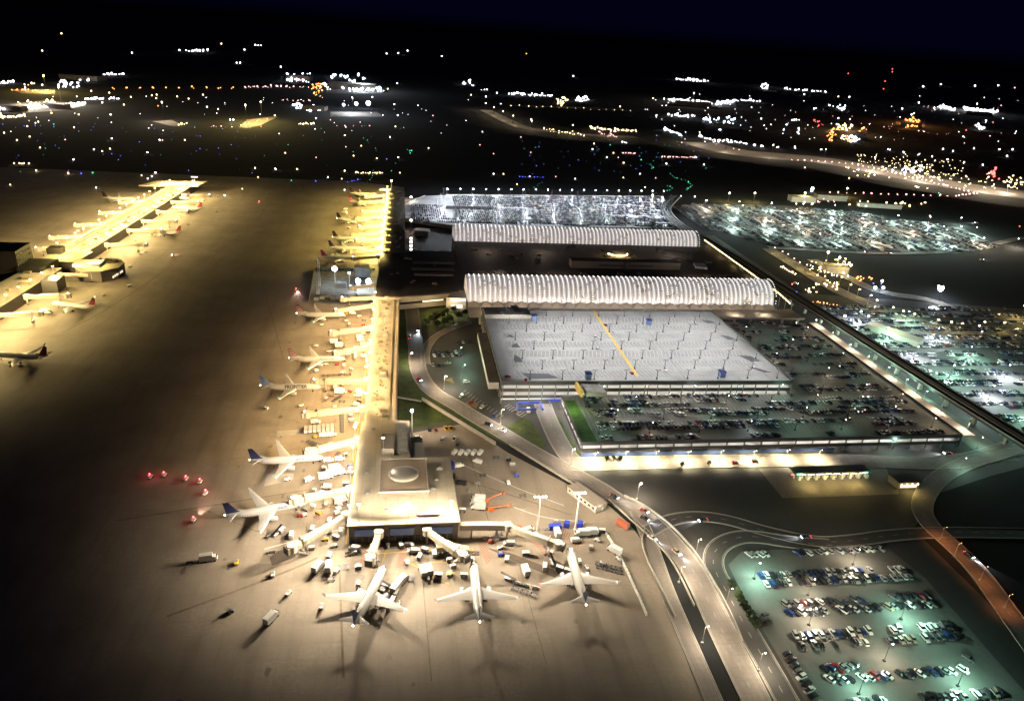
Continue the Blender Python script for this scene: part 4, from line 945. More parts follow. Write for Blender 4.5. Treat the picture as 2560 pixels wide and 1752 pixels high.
for i, (nx, ny, tx, ty, f, l) in enumerate(((428, 518, 528, 523, finRed, 'red-finned airliner second from the hammerhead on the left concourse'), (366, 577, 446, 581, finRed, 'red-finned airliner midway along the left concourse'),
        (128, 757, 222, 765, finRed, 'red-finned airliner at the near piece of the left concourse'), (-20, 885, 88, 890, finRed, 'red-finned airliner at the left picture edge'),
        (340, 498, 238, 494, finDark, 'dark-finned airliner on the far side of the left concourse'), (400, 493, 500, 497, finDark, 'airliner parked nearest the hammerhead of the left concourse'))):
    n_ = W(nx, ny, 3.7); t_ = W(tx, ty, 4.5); plane(n_, t_, f, l, False, 'airliners at the left concourse', tilt=math.degrees(math.atan2(t_[1] - n_[1], t_[0] - n_[0])) + 180)

# ================================================================== JET BRIDGES
def jetway(a, b_, label, group='passenger boarding bridges', truss=False, lights=True, cabdir=None):
    """a: joint at the building, b_: cab end"""
    d = math.dist(a, b_); hd = math.atan2(b_[1] - a[1], b_[0] - a[0])
    t = thing('boarding_bridge', label, 'boarding bridge', (a[0], a[1], 0), hd, group)
    za, zb = 5.6, 4.6
    def zz(x): return za + (zb - za) * x / d
    m = d * .52
    def tun(x0, x1, w, h):
        b = MB(); b.loft([[(x, -w / 2, zz(x)), (x, w / 2, zz(x)), (x, w / 2, zz(x) + h * .86), (x, w * .36, zz(x) + h), (x, -w * .36, zz(x) + h), (x, -w / 2, zz(x) + h * .86)] for x in (x1, x0)])
        n_ = max(2, int((x1 - x0) / 2.2))
        for k in range(n_): x = x0 + (x1 - x0) * (k + .5) / n_; b.box(x, 0, zz(x) + h * .5, .18, w + .16, h * .9)
        return b
    tun(1.2, m, 2.7, 2.7).build('tunnel_section', jetM, t); tun(m - .6, d - 2.4, 3.2, 3.1).build('tunnel_section', jetM, t)
    b = MB(); b.tube((0, 0, 5.1), (0, 0, 8.6), 2.1, 2.1, 14); b.tube((0, 0, 8.6), (0, 0, 9.0), 2.3, 1.6, 14); b.tube((0, 0, 0), (0, 0, 5.1), .55, .55, 10); b.build('rotunda', jetM, t, smooth=False)
    b = MB(); b.tube((d - 1.2, 0, 4.2), (d - 1.2, 0, 7.9), 2.2, 2.2, 12); b.box(d + .9, 0, 6.0, 1.8, 3.0, 3.2); cb = b.build('cab', jetM, t)
    MB().box(d + 1.9, 0, 6.1, .4, 3.4, 3.4).build('cab_bellows', darkM, cb)
    lg = d * .78; b = MB()
    for s in (-1, 1): b.tube((lg, s * 2.2, .6), (lg, s * 1.9, zz(lg) + 3.6), .22, .22, 6)
    b.box(lg, 0, 1.0, .8, 4.6, .5); b.box(lg, 0, zz(lg) + 3.5, .4, 4.3, .35); sl_ = b.build('support_leg', poleM, t)
    b = MB()
    for s in (-1, 1):
        for o_ in (-.5, .5): b.tube((lg, s * 2.0 + o_ - .2, .5), (lg, s * 2.0 + o_ + .2, .5), .5, .5, 10)
    b.split('wheel', tyreM, sl_)
    b = MB(); b.box(d - 3.2, 2.4, 3.9, 1.2, 1.0, .2)
    for k in range(7): b.box(d - 4 - k * .55, 2.6, 3.6 - k * .55, .6, 1, .12)
    b.build('stair', greyM, t)
    if truss:
        b = MB(); n_ = 5
        for k in range(n_):
            x0, x1 = 2 + (m - 3) * k / n_, 2 + (m - 3) * (k + 1) / n_
            b.tube((x0, -1.5, zz(x0) + (0 if k % 2 else 2.6)), (x1, -1.5, zz(x1) + (2.6 if k % 2 else 0)), .12, .12, 5)
        b.build('truss', poleM, t)
    if lights:
        MB().ball((d + .2, 0, 8.1), .38).build('cab_lamp', gC, t)
    return t
JB = [((-9, 274), (-12.5, 256.5), 'front gate bridge at the left of the head block glass front'), ((13, 274.5), (29, 256), 'front gate bridge reaching to the middle of the three front airliners'),
      ((51, 275.5), (73.5, 261), 'long angled bridge reaching to the rightmost front airliner'), ((-24.5, 288), (-47.5, 266.5), 'empty bridge ending beside the dark patch left of the head block'),
      ((-24.5, 309), (-51, 303), 'trussed bridge above the nearest navy-finned side airliner'), ((-23, 357), (-49, 347), 'sloping bridge above the second navy-finned side airliner'),
      ((-21.8, 394), (-55, 389.5), 'trussed empty bridge below the black-lettered airliner'), ((-21.5, 431.5), (-54, 433), 'straight bridge meeting the black-lettered airliner'),
      ((-21, 488), (-44, 477.5), 'bridge meeting the striped-fin airliner behind the black-lettered one'), ((-21, 523), (-50, 515), 'empty bridge between the two striped-fin airliners'),
      ((-21, 573), (-50, 561.5), 'bridge meeting the striped-fin airliner by the construction yard'), ((-21, 592), (-47, 590), 'horizontal bridge at the edge of the construction yard'),
      ((-22, 625), (-42, 620), 'short bridge standing inside the construction yard')]
for i, (a, b_, l) in enumerate(JB): jetway(a, b_, l, truss=i in (4, 6, 3))
ex = thing('walkway_bridge', 'fixed cream walkway leading from the head block to the long right bridge', 'bridge')
MB().strip([(28.4, 277), (40, 276.5), (51, 275.5)], 3, 8.6, th=3).build('tunnel', jetM, ex)
b = MB()
for x in (34, 46): b.tube((x, 276.4, 0), (x, 276.4, 5.6), .5, .5)
b.split('post', concM, ex)
for i, (x, y) in enumerate(((1140, 335), (1160, 385), (1150, 470), (1130, 530), (1130, 610), (1130, 680), (1110, 730), (1110, 830), (1100, 890))):
    p = W(*cB(x, y), 6); jetway((-20.5, p[1] + 4), (-20.5 - (30 if i % 2 else 24), p[1] - 2), 'amber-lit boarding bridge, %s from the back of the far wing' % nth(i + 1), 'boarding bridges of the far wing', lights=i % 2 == 0)
for i, (y, s, L) in enumerate(((735, 1, 34), (790, 1, 30), (830, 1, 32), (875, 1, 30), (925, 1, 28), (965, 1, 30), (725, -1, 24), (765, -1, 30), (815, -1, 28), (870, -1, 26), (925, -1, 26), (640, 1, 30), (585, 1, 28), (545, 1, 26))):
    x = lx(y) + (3 if s > 0 else -29)
    jetway((x, y), (x + s * L, y + 6 * s), 'amber-lit boarding bridge, %s counted along the %s of the left concourse' % (nth(i % 11 + 1 if s > 0 and i < 11 else i + 1), 'near piece' if i > 10 else 'right side' if s > 0 else 'far left side'), 'boarding bridges of the left concourse', lights=True)

# ================================================================== CARS
def car_mesh(kind, paint):
    b = MB()
    L, w, h, hood = {'sedan': (4.7, 1.85, 1.42, .95), 'suv': (4.7, 1.95, 1.75, 1.05), 'pickup': (5.5, 2.0, 1.8, 1.1), 'hatchback': (4.2, 1.8, 1.5, .95)}[kind]
    z0 = .32
    def ring(x, z, ww): return [(x, -ww / 2, z0), (x, ww / 2, z0), (x, ww / 2, z * .72), (x, ww / 2 - .12, z), (x, -ww / 2 + .12, z), (x, -ww / 2, z * .72)]
    b.loft([ring(-L / 2, hood * .82, w * .9), ring(-L / 2 + .25, hood, w), ring(L * .15, hood, w), ring(L / 2 - .3, hood * .84, w * .97), ring(L / 2, hood * .66, w * .86)], 0)
    c0, c1, r0, r1 = {'sedan': (-1.75, 1.15, -1.0, .35), 'suv': (-2.15, 1.1, -1.9, .45), 'pickup': (-.55, 1.35, -.35, .75), 'hatchback': (-1.95, 1.05, -1.45, .4)}[kind]
    wb, wt = w - .16, w - .5
    lo = [(c0, -wb / 2, hood - .02), (c1, -wb / 2, hood - .02), (c1, wb / 2, hood - .02), (c0, wb / 2, hood - .02)]; hi = [(r0, -wt / 2, h), (r1, -wt / 2, h), (r1, wt / 2, h), (r0, wt / 2, h)]
    for i in range(4):
        j = (i + 1) % 4; b.face([lo[i], lo[j], hi[j], hi[i]], 1)
    up = [(x, y, z + .05) for x, y, z in hi]
    b.face(up, 0)
    for i in range(4):
        j = (i + 1) % 4; b.face([hi[i], hi[j], up[j], up[i]], 0)
    if kind == 'pickup': b.box(-1.55, 0, hood + .02, 2.0, 1.5, .06, 0, 2)
    for x in (-L * .3, L * .31):
        for s in (-1, 1): b.tube((x, s * (w / 2 - .22), .33), (x, s * (w / 2 + .02), .33), .33, .33, 8, 2)
    for s in (-1, 1):
        b.box(L / 2 - .06, s * (w / 2 - .36), hood * .62, .14, .36, .16, 0, 3); b.box(-L / 2 + .02, s * (w / 2 - .32), hood * .68, .1, .34, .16, 0, 4)
    return b.mesh('car', [paint, glassM, tyreM, mat('headlamp_glass', (.7, .7, .7), .15), mat('tail_lamp_glass', (.25, .01, .01), .2)])
PAINT = {n_: mat('car_' + n_, c_, .3, m_, coat=.6) for n_, c_, m_ in (('white', (.72, .72, .70), 0), ('silver', (.5, .51, .52), .5), ('grey', (.14, .145, .15), .4), ('black', (.015, .015, .018), 0), ('red', (.28, .015, .015), 0), ('blue', (.02, .05, .2), .2), ('beige', (.42, .36, .27), .2), ('green', (.02, .09, .06), .2))}
COLS = ['white'] * 9 + ['silver'] * 7 + ['grey'] * 9 + ['black'] * 11 + ['red'] * 1 + ['blue'] * 3 + ['beige'] * 1
KINDS = ['sedan'] * 4 + ['suv'] * 4 + ['hatchback'] * 2 + ['pickup']
CM = {}
def car_data(kind, colr):
    if (kind, colr) not in CM: CM[(kind, colr)] = car_mesh(kind, PAINT[colr])
    return CM[(kind, colr)]
cars = []   # x, y, z, heading, kind, colour, where-phrase, ordinal
cr = random.Random(21)
def row(x0, x1, y, z, where, occ, hd=90, slant=0, step=2.75, along_y=False, clump=4, inside=None):
    n_ = 0; x = x0; on = True
    while x < x1:
        if cr.random() < 1 / clump: on = cr.random() < occ
        px_, py_ = (y, x) if along_y else (x, y)
        if on and cr.random() < .94 and (inside is None or inside(px_, py_)):
            n_ += 1; k_ = cr.choice(KINDS)
            cars.append((px_ + cr.uniform(-.15, .15), py_ + cr.uniform(-.4, .4), z, R_(hd + slant + (180 if cr.random() < .4 else 0)) + cr.uniform(-.03, .03), k_, cr.choice(COLS), where, n_))
        x += step
def pair(x0, x1, y, z, where, occ, slant=0, **k):
    row(x0, x1, y - 2.65, z, 'front line, ' + where, occ, slant=slant, **k); row(x0 + slant * .03, x1, y + 2.65, z, 'back line, ' + where, occ, slant=slant, **k)
LOWER = 'lower right car park'
row(165, 236, 255.5, .02, 'last row, ' + LOWER, .8, slant=25)
pair(164, 238, 238.5, .02, 'rearmost double row, ' + LOWER, .78)
pair(163, 236, 220.5, .02, 'second double row, ' + LOWER, .8, slant=28)
pair(162, 234, 202.5, .02, 'middle double row, ' + LOWER, .74)
pair(164, 232, 185.5, .02, 'fourth double row, ' + LOWER, .74, slant=28)
pair(166, 232, 169, .02, 'nearest double row, ' + LOWER, .74)
row(167, 240, 154, .02, 'lowest row, ' + LOWER, .6)
row(150, 226, 153.6, .02, 'kerbside line at left edge, ' + LOWER, .7, hd=20, step=2.9, along_y=True, inside=lambda x, y: y < 219)
GR = 'crowded garage roof'
row(116, 344, 350.5, 9, 'front row, ' + GR, .66); row(118, 262, 402, 9, 'rear row, ' + GR, .66)
for nm_, yy in (('first', 364), ('second', 380), ('third', 393)): pair(118, 340, yy, 9, '%s double row, %s' % (nm_, GR), .62, slant=24 if nm_ == 'second' else 0)
for i, yy in enumerate((412, 431, 448, 465, 482, 499, 516, 530)): pair(276, 340, yy, 9, '%s double row, shaded garage wing' % nth(i + 1), .6 if i < 3 else .42)
SM = 'small lot west of the pale garage'
row(24, 46, 470, .0, 'lower line, ' + SM, .5, slant=10, step=4); row(26, 46, 487, .0, 'upper line, ' + SM, .85, slant=10, step=3.2); row(26, 48, 493, .0, 'back line, ' + SM, .6, slant=10, step=3.2)
row(45, 70, 512, 0, 'the strip under the pale garage upper deck', .5, step=4)
for i, yy in enumerate(range(364, 600, 18)): pair(397, 600, yy, .02, 'row %s of the east car park' % nth(i + 1), .8)
def in_diag(x, y):
    c_ = False; P = diag_poly; j = len(P) - 1
    for i in range(len(P)):
        if (P[i][1] > y) != (P[j][1] > y) and x < (P[j][0] - P[i][0]) * (y - P[i][1]) / (P[j][1] - P[i][1]) + P[i][0]: c_ = not c_
        j = i
    return c_
for i, x in enumerate(range(408, 815, 17)):
    for o_ in (-2.65, 2.65): row(812, 1050, x + o_, .02, 'the far oval car park', .82, hd=0, along_y=True, inside=in_diag)
for i, yy in enumerate(range(852, 1052, 13)):
    for o_ in (-2.65, 2.65): row(16 if yy < 950 else 74, 396, yy + o_, 8, 'the distant garage', .93, clump=9, inside=lambda x, y: y < 1014 + (x - 66) * .12 and y > 853 + x * .04 and x < 355 + (y - 862) * .2 and not (58 < x < 76 and 880 < y < 932))
# loose cars: x, y, heading, kind, colour, label
LOOSE = [(G(c1, 2070, 995), 100, 'suv', 'black', 'dark utility car parked beside the lawn in the lit yard'), (G(c1, 2130, 997), 100, 'sedan', 'red', 'red car parked beside the lawn in the lit yard'),
 (G(c1, 2222, 985), 100, 'pickup', 'yellow', 'left of two yellow pickups parked beside the lawn'), (G(c1, 2262, 983), 100, 'pickup', 'yellow', 'right of two yellow pickups parked beside the lawn'),
 (G(c1, 2190, 1085), 75, 'suv', 'silver', 'silver car with shadow standing in the lit yard by the head block'), (G(c2, 388, 1440), 75, 'suv', 'white', 'white car parked left of another in the middle of the lit yard'),
 (G(c2, 490, 1440), 75, 'pickup', 'white', 'white pickup in the middle of the lit yard'), (G(c2, 520, 1490), 75, 'suv', 'grey', 'grey car nearest the row of white vans in the lit yard'),
 (G(c2, 165, 1430), 10, 'suv', 'white', 'white car behind the stair block of the head block'), (G(c2, 170, 1465), 10, 'suv', 'silver', 'silver car in front of the stair block of the head block'),
 (G(c2, 555, 1050), 60, 'sedan', 'white', 'white car alone in the striped bays by the curving road'), (G(c2, 740, 1150), 60, 'sedan', 'white', 'white car at the soil patch by the curving road'),
 (G(c2, 640, 1110), 60, 'suv', 'red', 'red car on the brown soil patch by the curving road'), (G(c2, 850, 1230), 60, 'sedan', 'blue', 'dark blue car in the striped bays near the garage exit'), (G(c2, 1045, 1195), 60, 'sedan', 'grey', 'grey car in the bays beside the garage exit lane'),
 (G(c2, 430, 755), 5, 'sedan', 'silver', 'lone silver car in the middle of the small green-lit lot'), (G(c2, 600, 925), 5, 'suv', 'white', 'white car at the dark end of the small green-lit lot')]
for p_, h_, k_, c_, l_ in LOOSE:
    o = bpy.data.objects.new('parked_car', car_mesh(k_, yelM) if c_ == 'yellow' else car_data(k_, c_)); C.objects.link(o); o.location = (*p_, .01); o.rotation_euler = (0, 0, R_(h_)); tag(o, l_, 'car', 'cars parked about the terminal yards')
for x, y, k_, c_, l_ in ((162, 495, 'sedan', 'white', 'white car alone beside a lamp on the pale garage roof near the yellow walkway'), (146, 484, 'suv', 'white', 'white car left of the yellow walkway on the pale roof'), (160, 509, 'sedan', 'red', 'red car touching the yellow walkway on the pale garage roof'),
        (126, 522, 'sedan', 'white', 'white car near the back of the pale garage roof'), (142, 462, 'hatchback', 'white', 'white car in the middle of the pale garage roof'), (155, 422, 'hatchback', 'red', 'red car near the front of the pale garage roof'), (70, 418, 'sedan', 'red', 'red car at the front left corner of the pale garage roof'),
        (81, 412, 'pickup', 'red', 'reddish pickup against the front parapet of the pale garage roof'), (236, 512, 'sedan', 'white', 'white car at the back right of the pale garage roof'), (180, 424, 'sedan', 'white', 'white car near the front centre of the pale garage roof')):
    o = bpy.data.objects.new('parked_car', car_data(k_, c_)); C.objects.link(o); o.location = (x, y, 16.01); o.rotation_euler = (0, 0, R_(cr.choice((80, 95, 10)))); tag(o, l_, 'car', 'few cars on the pale garage roof')
for x, y, k_, c_, l_ in ((77, 527, 'sedan', 'red', 'red car on the raised deck corner of the pale garage'), (81, 527, 'sedan', 'white', 'white car on the raised deck corner of the pale garage'), (86, 537, 'suv', 'silver', 'silver car at the back of the raised deck')):
    o = bpy.data.objects.new('parked_car', car_data(k_, c_)); C.objects.link(o); o.location = (x, y, 18.61); o.rotation_euler = (0, 0, R_(95)); tag(o, l_, 'car', 'few cars on the pale garage roof')
# cars on the move with their lamps lit
def moving(x, y, hd, k_, c_, label, beam=9000, z=.12):
    t = thing('moving_car', label, 'car', (x, y, z), R_(hd), 'cars driving with their lamps on')
    o = bpy.data.objects.new('body', car_data(k_, c_)); C.objects.link(o); o.parent = t
    L = 2.4
    for s in (-.6, .6): MB().ball((L, s, .68), .2).build('headlamp', gC, t); MB().ball((-L + .02, s, .75), .16).build('tail_lamp', gR, t)
    ca, sa = math.cos(R_(hd)), math.sin(R_(hd))
    if beam: lamp('SPOT', (x + ca * 2.7, y + sa * 2.7, z + .9), beam, (.85, .92, 1), t, (x + ca * 16, y + sa * 16, -1.5), 50, .7, .2)
    return t
for (x, y), hd, k_, c_, l_, bm in ((G(c2, 165, 455), 265, 'sedan', 'black', 'dark car with bright beam coming out from under the bridge', 16000), (G(c2, 85, 525), 85, 'suv', 'grey', 'car with white lamps on the curve beside the concourse', 5000), (G(c2, 172, 905), 300, 'sedan', 'red', 'dark red car on the inner curve of the terminal road', 6000),
        (G(c2, 795, 1310), 322, 'suv', 'black', 'black car leading a white one down the terminal road', 5000), (G(c2, 920, 1360), 322, 'sedan', 'white', 'white car following a black one down the terminal road', 5000),
        (G(c7, 125, 520), 318, 'suv', 'black', 'dark car passing the long trailer on the terminal road', 6000), (G(c7, 395, 645), 310, 'sedan', 'red', 'red car in the outer lane above the orange container', 9000), (G(c7, 400, 715), 310, 'suv', 'black', 'dark car in the inner lane above the orange container', 9000),
        (G(c7, 470, 890), 305, 'sedan', 'white', 'car entering the lower service road', 5000), (G(c7, 690, 1020), 295, 'suv', 'yellow', 'yellow cab on the road bend before the car park', 9000), (G(c7, 930, 730), 190, 'sedan', 'black', 'car with red tail lamps on the loop road', 8000),
        (G(c7, 1860, 885), 178, 'sedan', 'black', 'car with white lamps turning into the lower car park road', 9000), (G(c3, 1220, 1295), 0, 'sedan', 'red', 'left of two cars braking on the bright road before the lower garage', 3000), (G(c3, 1400, 1285), 0, 'suv', 'black', 'right of two cars braking on the bright road before the lower garage', 3000),
        (G(c4, 1620, 1210), 178, 'sedan', 'black', 'car with blue-white lamps at the right end of the garage road', 12000), (G(c8, 1900, 235), 285, 'sedan', 'black', 'car with red tail lamps on the dark right-hand ramp', 9000), (G(cD, 1090, 845), 5, 'sedan', 'black', 'car on the dark road below the far oval car park', 9000),
        (G(cD, 890, 835), 180, 'sedan', 'red', 'red-lit car on the road below the far oval car park', 6000), (G(cD, 1930, 905), 0, 'sedan', 'white', 'lone car on the dark land right of the far oval car park', 14000), (G(cD, 1880, 570), 185, 'sedan', 'white', 'lone car with a faint beam past the far oval car park', 14000), (G(cD, 250, 1120), 320, 'suv', 'white', 'car with lit lamps by the terminal east kerb', 6000)):
    moving(x, y, hd, k_ if c_ != 'yellow' else 'suv', c_ if c_ != 'yellow' else 'beige', l_, bm)
cars.sort(key=lambda c: c[0] ** 2 + c[1] ** 2 + (H - c[2]) ** 2)
vis = lambda c: c[1] > 150
N_IND = 250
solo = [c for c in cars if vis(c)][:N_IND]; rest = [c for c in cars if vis(c)][N_IND:]
for x, y, z, hd, k_, c_, w_, n_ in solo:
    o = bpy.data.objects.new('parked_car', car_data(k_, c_)); C.objects.link(o); o.location = (x, y, z); o.rotation_euler = (0, 0, hd)
    tag(o, '%s %s, %s from left, %s' % (c_, 'car' if k_ in ('sedan', 'suv') else k_, nth(n_), w_), 'car', 'cars parked in ' + w_.split(', ')[-1])
def mass(items, name, label):
    """the far cars, too many to count: lower bodies and cabins with wheels' shadow gap"""
    names = sorted(PAINT); b = MB()
    for x, y, z, hd, k_, c_, w_, n_ in items:
        ca, sa = math.cos(hd), math.sin(hd); m = names.index(c_); h_ = {'sedan': 1.42, 'suv': 1.75, 'pickup': 1.75, 'hatchback': 1.5}[k_]
        def P(u, v, q): return (x + u * ca - v * sa, y + u * sa + v * ca, z + q)
        pr = [(-2.3, .25), (2.3, .25), (2.32, .72), (1.25, .95), (-2.2, .98)]; k0 = len(b.v)
        b.v += [P(u, -.9, q) for u, q in pr] + [P(u, .9, q) for u, q in pr]
        for i in range(5): j = (i + 1) % 5; b.f.append((k0 + j, k0 + i, k0 + 5 + i, k0 + 5 + j)); b.m.append(m)
        b.f.append(tuple(k0 + i for i in range(5))); b.m.append(m); b.f.append(tuple(k0 + 9 - i for i in range(5))); b.m.append(m)
        k0 = len(b.v); b.v += [P(*q) for q in ((-1.9, -.8, .96), (1.15, -.8, .94), (1.15, .8, .94), (-1.9, .8, .96), (-1.4, -.65, h_), (.4, -.65, h_), (.4, .65, h_), (-1.4, .65, h_))]
        for i in range(4): j = (i + 1) % 4; b.f.append((k0 + i, k0 + j, k0 + 4 + j, k0 + 4 + i)); b.m.append(len(names))
        b.f.append((k0 + 4, k0 + 5, k0 + 6, k0 + 7)); b.m.append(m)
    o = b.build(name, [PAINT[n_] for n_ in names] + [glassM]); tag(o, label, 'cars', None, 'stuff')
mass(rest, 'distant_parked_cars', 'masses of parked cars filling the farther garages and car parks')

# ================================================================== APRON VEHICLES AND GEAR
def wheels(b, xs, w, r=.45, m=1):
    for x in xs:
        for s in (-1, 1): b.tube((x, s * (w / 2 - .25), r), (x, s * (w / 2 + .03), r), r, r, 10, m)
    return b
def p_van():
    t = thing('service_van', 'x', 'van'); b = MB()
    b.loft([[(x, -w, .5), (x, w, .5), (x, w, h - .3), (x, w - .25, h), (x, -w + .25, h), (x, -w, h - .3)] for x, w, h in ((-2.7, .95, 2.4), (-2.6, 1.02, 2.5), (1.2, 1.02, 2.5), (1.9, 1.0, 1.55), (2.7, .9, 1.25))][::-1]); b.build('body', whiteM, t)
    MB().box(1.55, 0, 1.98, .55, 1.7, .75, 0, 0, taper=.85).build('windscreen', glassM, t); wheels(MB(), (-1.7, 1.7), 2.0, .38, 0).split('wheel', tyreM, t); return t
def p_truck():
    t = thing('box_truck', 'x', 'truck'); MB().box(-1.2, 0, 2.2, 5.4, 2.5, 2.9).build('cargo_box', whiteM, t)
    c_ = MB().loft([[(x, -1.1, .7), (x, 1.1, .7), (x, 1.1, h), (x, -1.1, h)] for x, h in ((1.6, 2.7), (2.7, 2.6), (3.3, 1.7), (3.5, 1.1))][::-1]).build('cab', whiteM, t); MB().box(3.02, 0, 2.1, .5, 1.9, .6).build('windscreen', glassM, c_)
    b = wheels(MB(), (-3, -1.6, 2.4), 2.4, .48, 0); b.box(-.4, 0, .65, 7, 1.4, .25); b.build('chassis', tyreM, t); return t
def p_tug():
    t = thing('baggage_tug', 'x', 'tug'); b = MB().box(0, 0, .8, 2.9, 1.5, .7); b.box(.9, 0, 1.2, 1.0, 1.4, .3); b.build('body', whiteM, t)
    b = MB()
    for x in (-.9, .25):
        for s in (-.6, .6): b.tube((x, s, 1.1), (x, s, 2.0), .05, .05, 5)
    b.box(-.3, 0, 2.03, 1.5, 1.4, .08); b.build('canopy', greyM, t); wheels(MB(), (-.9, .95), 1.5, .38, 0).split('wheel', tyreM, t); return t
def p_cart(open_=False):
    t = thing('baggage_cart', 'x', 'baggage cart'); b = MB().box(0, 0, .65, 3.1, 1.6, .2)
    if open_:
        for k in range(7): b.box(-1.2 + k * .4, rnd.uniform(-.4, .4), .95, .36, .7, .45)
    else:
        b.box(-1.5, 0, 1.35, .08, 1.6, 1.4); b.box(1.5, 0, 1.35, .08, 1.6, 1.4); b.box(0, 0, 1.35, 2.9, .1, 1.3)
    b.build('bed', greyM if open_ else mat('cart_grey', (.3, .3, .33), .5), t)
    if not open_: MB().box(0, 0, 2.1, 3.3, 1.8, .1).build('canopy', whiteM, t)
    b = wheels(MB(), (-1.1, 1.1), 1.5, .28, 0); b.tube((1.5, 0, .4), (2.3, 0, .35), .06, .06, 5); b.split('wheel', tyreM, t); return t
def p_belt():
    t = thing('belt_loader', 'x', 'belt loader'); MB().box(0, 0, .8, 4.2, 1.7, .7).build('body', whiteM, t)
    MB().loft([[(x, -.5, z), (x, .5, z), (x, .5, z + .25), (x, -.5, z + .25)] for x, z in ((4.0, 2.9), (-3.4, 1.1))]).build('conveyor', blackM, t); wheels(MB(), (-1.4, 1.4), 1.7, .42, 0).split('wheel', tyreM, t); return t
def p_dolly():
    t = thing('container_dolly', 'x', 'dolly'); b = MB()
    for k in range(5): b.box(-1.6 + k * .8, 0, .5, .3, 2.2, .12)
    for s in (-1, 1): b.box(0, s * 1.05, .5, 3.8, .12, .16)
    b.build('frame', mat('dolly_steel', (.14, .14, .17), .5, .3), t); wheels(MB(), (-1.3, 1.3), 2.0, .25, 0).split('wheel', tyreM, t); return t
def p_unit():
    t = thing('cargo_container', 'x', 'container'); MB().prism([(-1.0, -.9), (1.0, -.9), (1.0, .9), (-1.0, .9)], .55, 2.1).build('shell', mat('container_alu', (.55, .55, .55), .4, .4), t)
    MB().box(0, 0, .35, 2.4, 2.0, .2).build('pallet', darkM, t); MB().box(0, -.93, 1.3, 1.6, .06, 1.2).build('door', whiteM, t); return t
def p_gpu():
    t = thing('ground_power_cart', 'x', 'power cart'); MB().box(0, 0, 1.15, 2.7, 1.6, 1.3, taper=.92).build('housing', whiteM, t); MB().box(1.36, 0, 1.1, .08, 1.2, .7).build('grille', blackM, t); wheels(MB(), (-.9, .9), 1.5, .3, 0).split('wheel', tyreM, t); return t
PR = {'van': p_van(), 'truck': p_truck(), 'tug': p_tug(), 'cart': p_cart(), 'open': p_cart(True), 'belt': p_belt(), 'dolly': p_dolly(), 'unit': p_unit(), 'gpu': p_gpu()}
for o in PR.values(): freeze(o)
used = set()
GRP = {'van': 'service vans on the apron', 'truck': 'box trucks on the apron', 'tug': 'tugs on the apron', 'cart': 'covered baggage carts', 'open': 'loaded open baggage carts', 'belt': 'belt loaders', 'dolly': 'container dollies', 'unit': 'cargo containers', 'gpu': 'ground power carts'}
def put(k, p, hd, label, paint=None, z=.01):
    o = PR[k]
    if k in used: o = copy_tree(o, (*p, z), R_(hd), label, GRP[k])
    else: used.add(k); o.location = (*p, z); o.rotation_euler = (0, 0, R_(hd)); o['label'] = label; o['group'] = GRP[k]
    if paint:
        for ch in [x for x in bpy.data.objects if x.parent == o][:1]: setmat(ch, 0, paint)
    return o
def train(k, p, hd, n_, step, what):
    for i in range(n_): put(k, (p[0] - math.cos(R_(hd)) * step * i, p[1] - math.sin(R_(hd)) * step * i), hd, '%s, %s of its line %s' % ({'cart': 'covered baggage cart', 'dolly': 'steel dolly', 'unit': 'small metal container', 'open': 'open baggage cart', 'gpu': 'white power cart', 'belt': 'belt loader', 'van': 'white van'}[k], nth(i + 1), what))
put('truck', G(c5, 1075, 800), 60, 'white box truck left of its twin on the apron below the dark patch'); put('truck', G(c5, 1165, 795), 88, 'white box truck right of its twin on the apron below the dark patch'); put('tug', G(c5, 1235, 830), 60, 'white tug parked right of the two box trucks')
put('tug', G(c5, 800, 1030), 60, 'dark tug with long shadow on the open apron left of the front airliner'); put('truck', G(c5, 650, 1260), 60, 'dark truck with long shadow far left of the front airliner'); put('open', G(c5, 690, 1215), 60, 'cart behind the dark truck far left of the front airliner', z=.012)
put('van', G(c5, 1395, 630), 160, 'white van by the front left gate bridge'); put('belt', G(c5, 1380, 668), 15, 'belt loader below the white van at the front left gate bridge')
put('van', G(c5, 1930, 655), 170, 'white van with dark windows before the glass front of the head block', paint=whiteM); put('gpu', G(c5, 1875, 590), 180, 'dark green equipment box before the glass front', paint=blackM)
put('tug', G(c5, 1868, 755), 95, 'tug with canopy standing alone between the two front bridges'); put('truck', G(c5, 2010, 840), 100, 'box truck at the left of a pair between two front airliners'); put('truck', G(c5, 2065, 825), 100, 'box truck at the right of a pair between two front airliners'); put('tug', G(c5, 2055, 905), 100, 'tug in front of the paired box trucks')
put('truck', G(c5, 1830, 925), 55, 'white truck beyond the right wing of the left front airliner'); put('truck', G(c5, 1780, 985), 60, 'white truck at the right wing of the left front airliner'); put('belt', G(c5, 1680, 960), 150, 'belt loader at the hold of the left front airliner'); train('cart', G(c5, 1770, 1040), 70, 3, 4, 'by the right wing of the left front airliner'); put('open', G(c5, 1800, 1120), 80, 'loaded cart at the right wingtip of the left front airliner'); put('tug', G(c5, 1640, 1000), 150, 'tug below the hold of the left front airliner')
put('tug', G(c5, 1430, 945), 90, 'tug at the left wing root of the left front airliner')
put('belt', G(c6, 985, 900), 150, 'belt loader right of the middle front airliner'); train('open', G(c6, 1060, 935), 155, 3, 4.2, 'right of the middle front airliner'); train('dolly', G(c6, 1040, 985), 150, 3, 4.3, 'behind the right wing of the middle front airliner'); put('truck', G(c6, 1130, 830), 95, 'white truck between the middle and right front airliners')
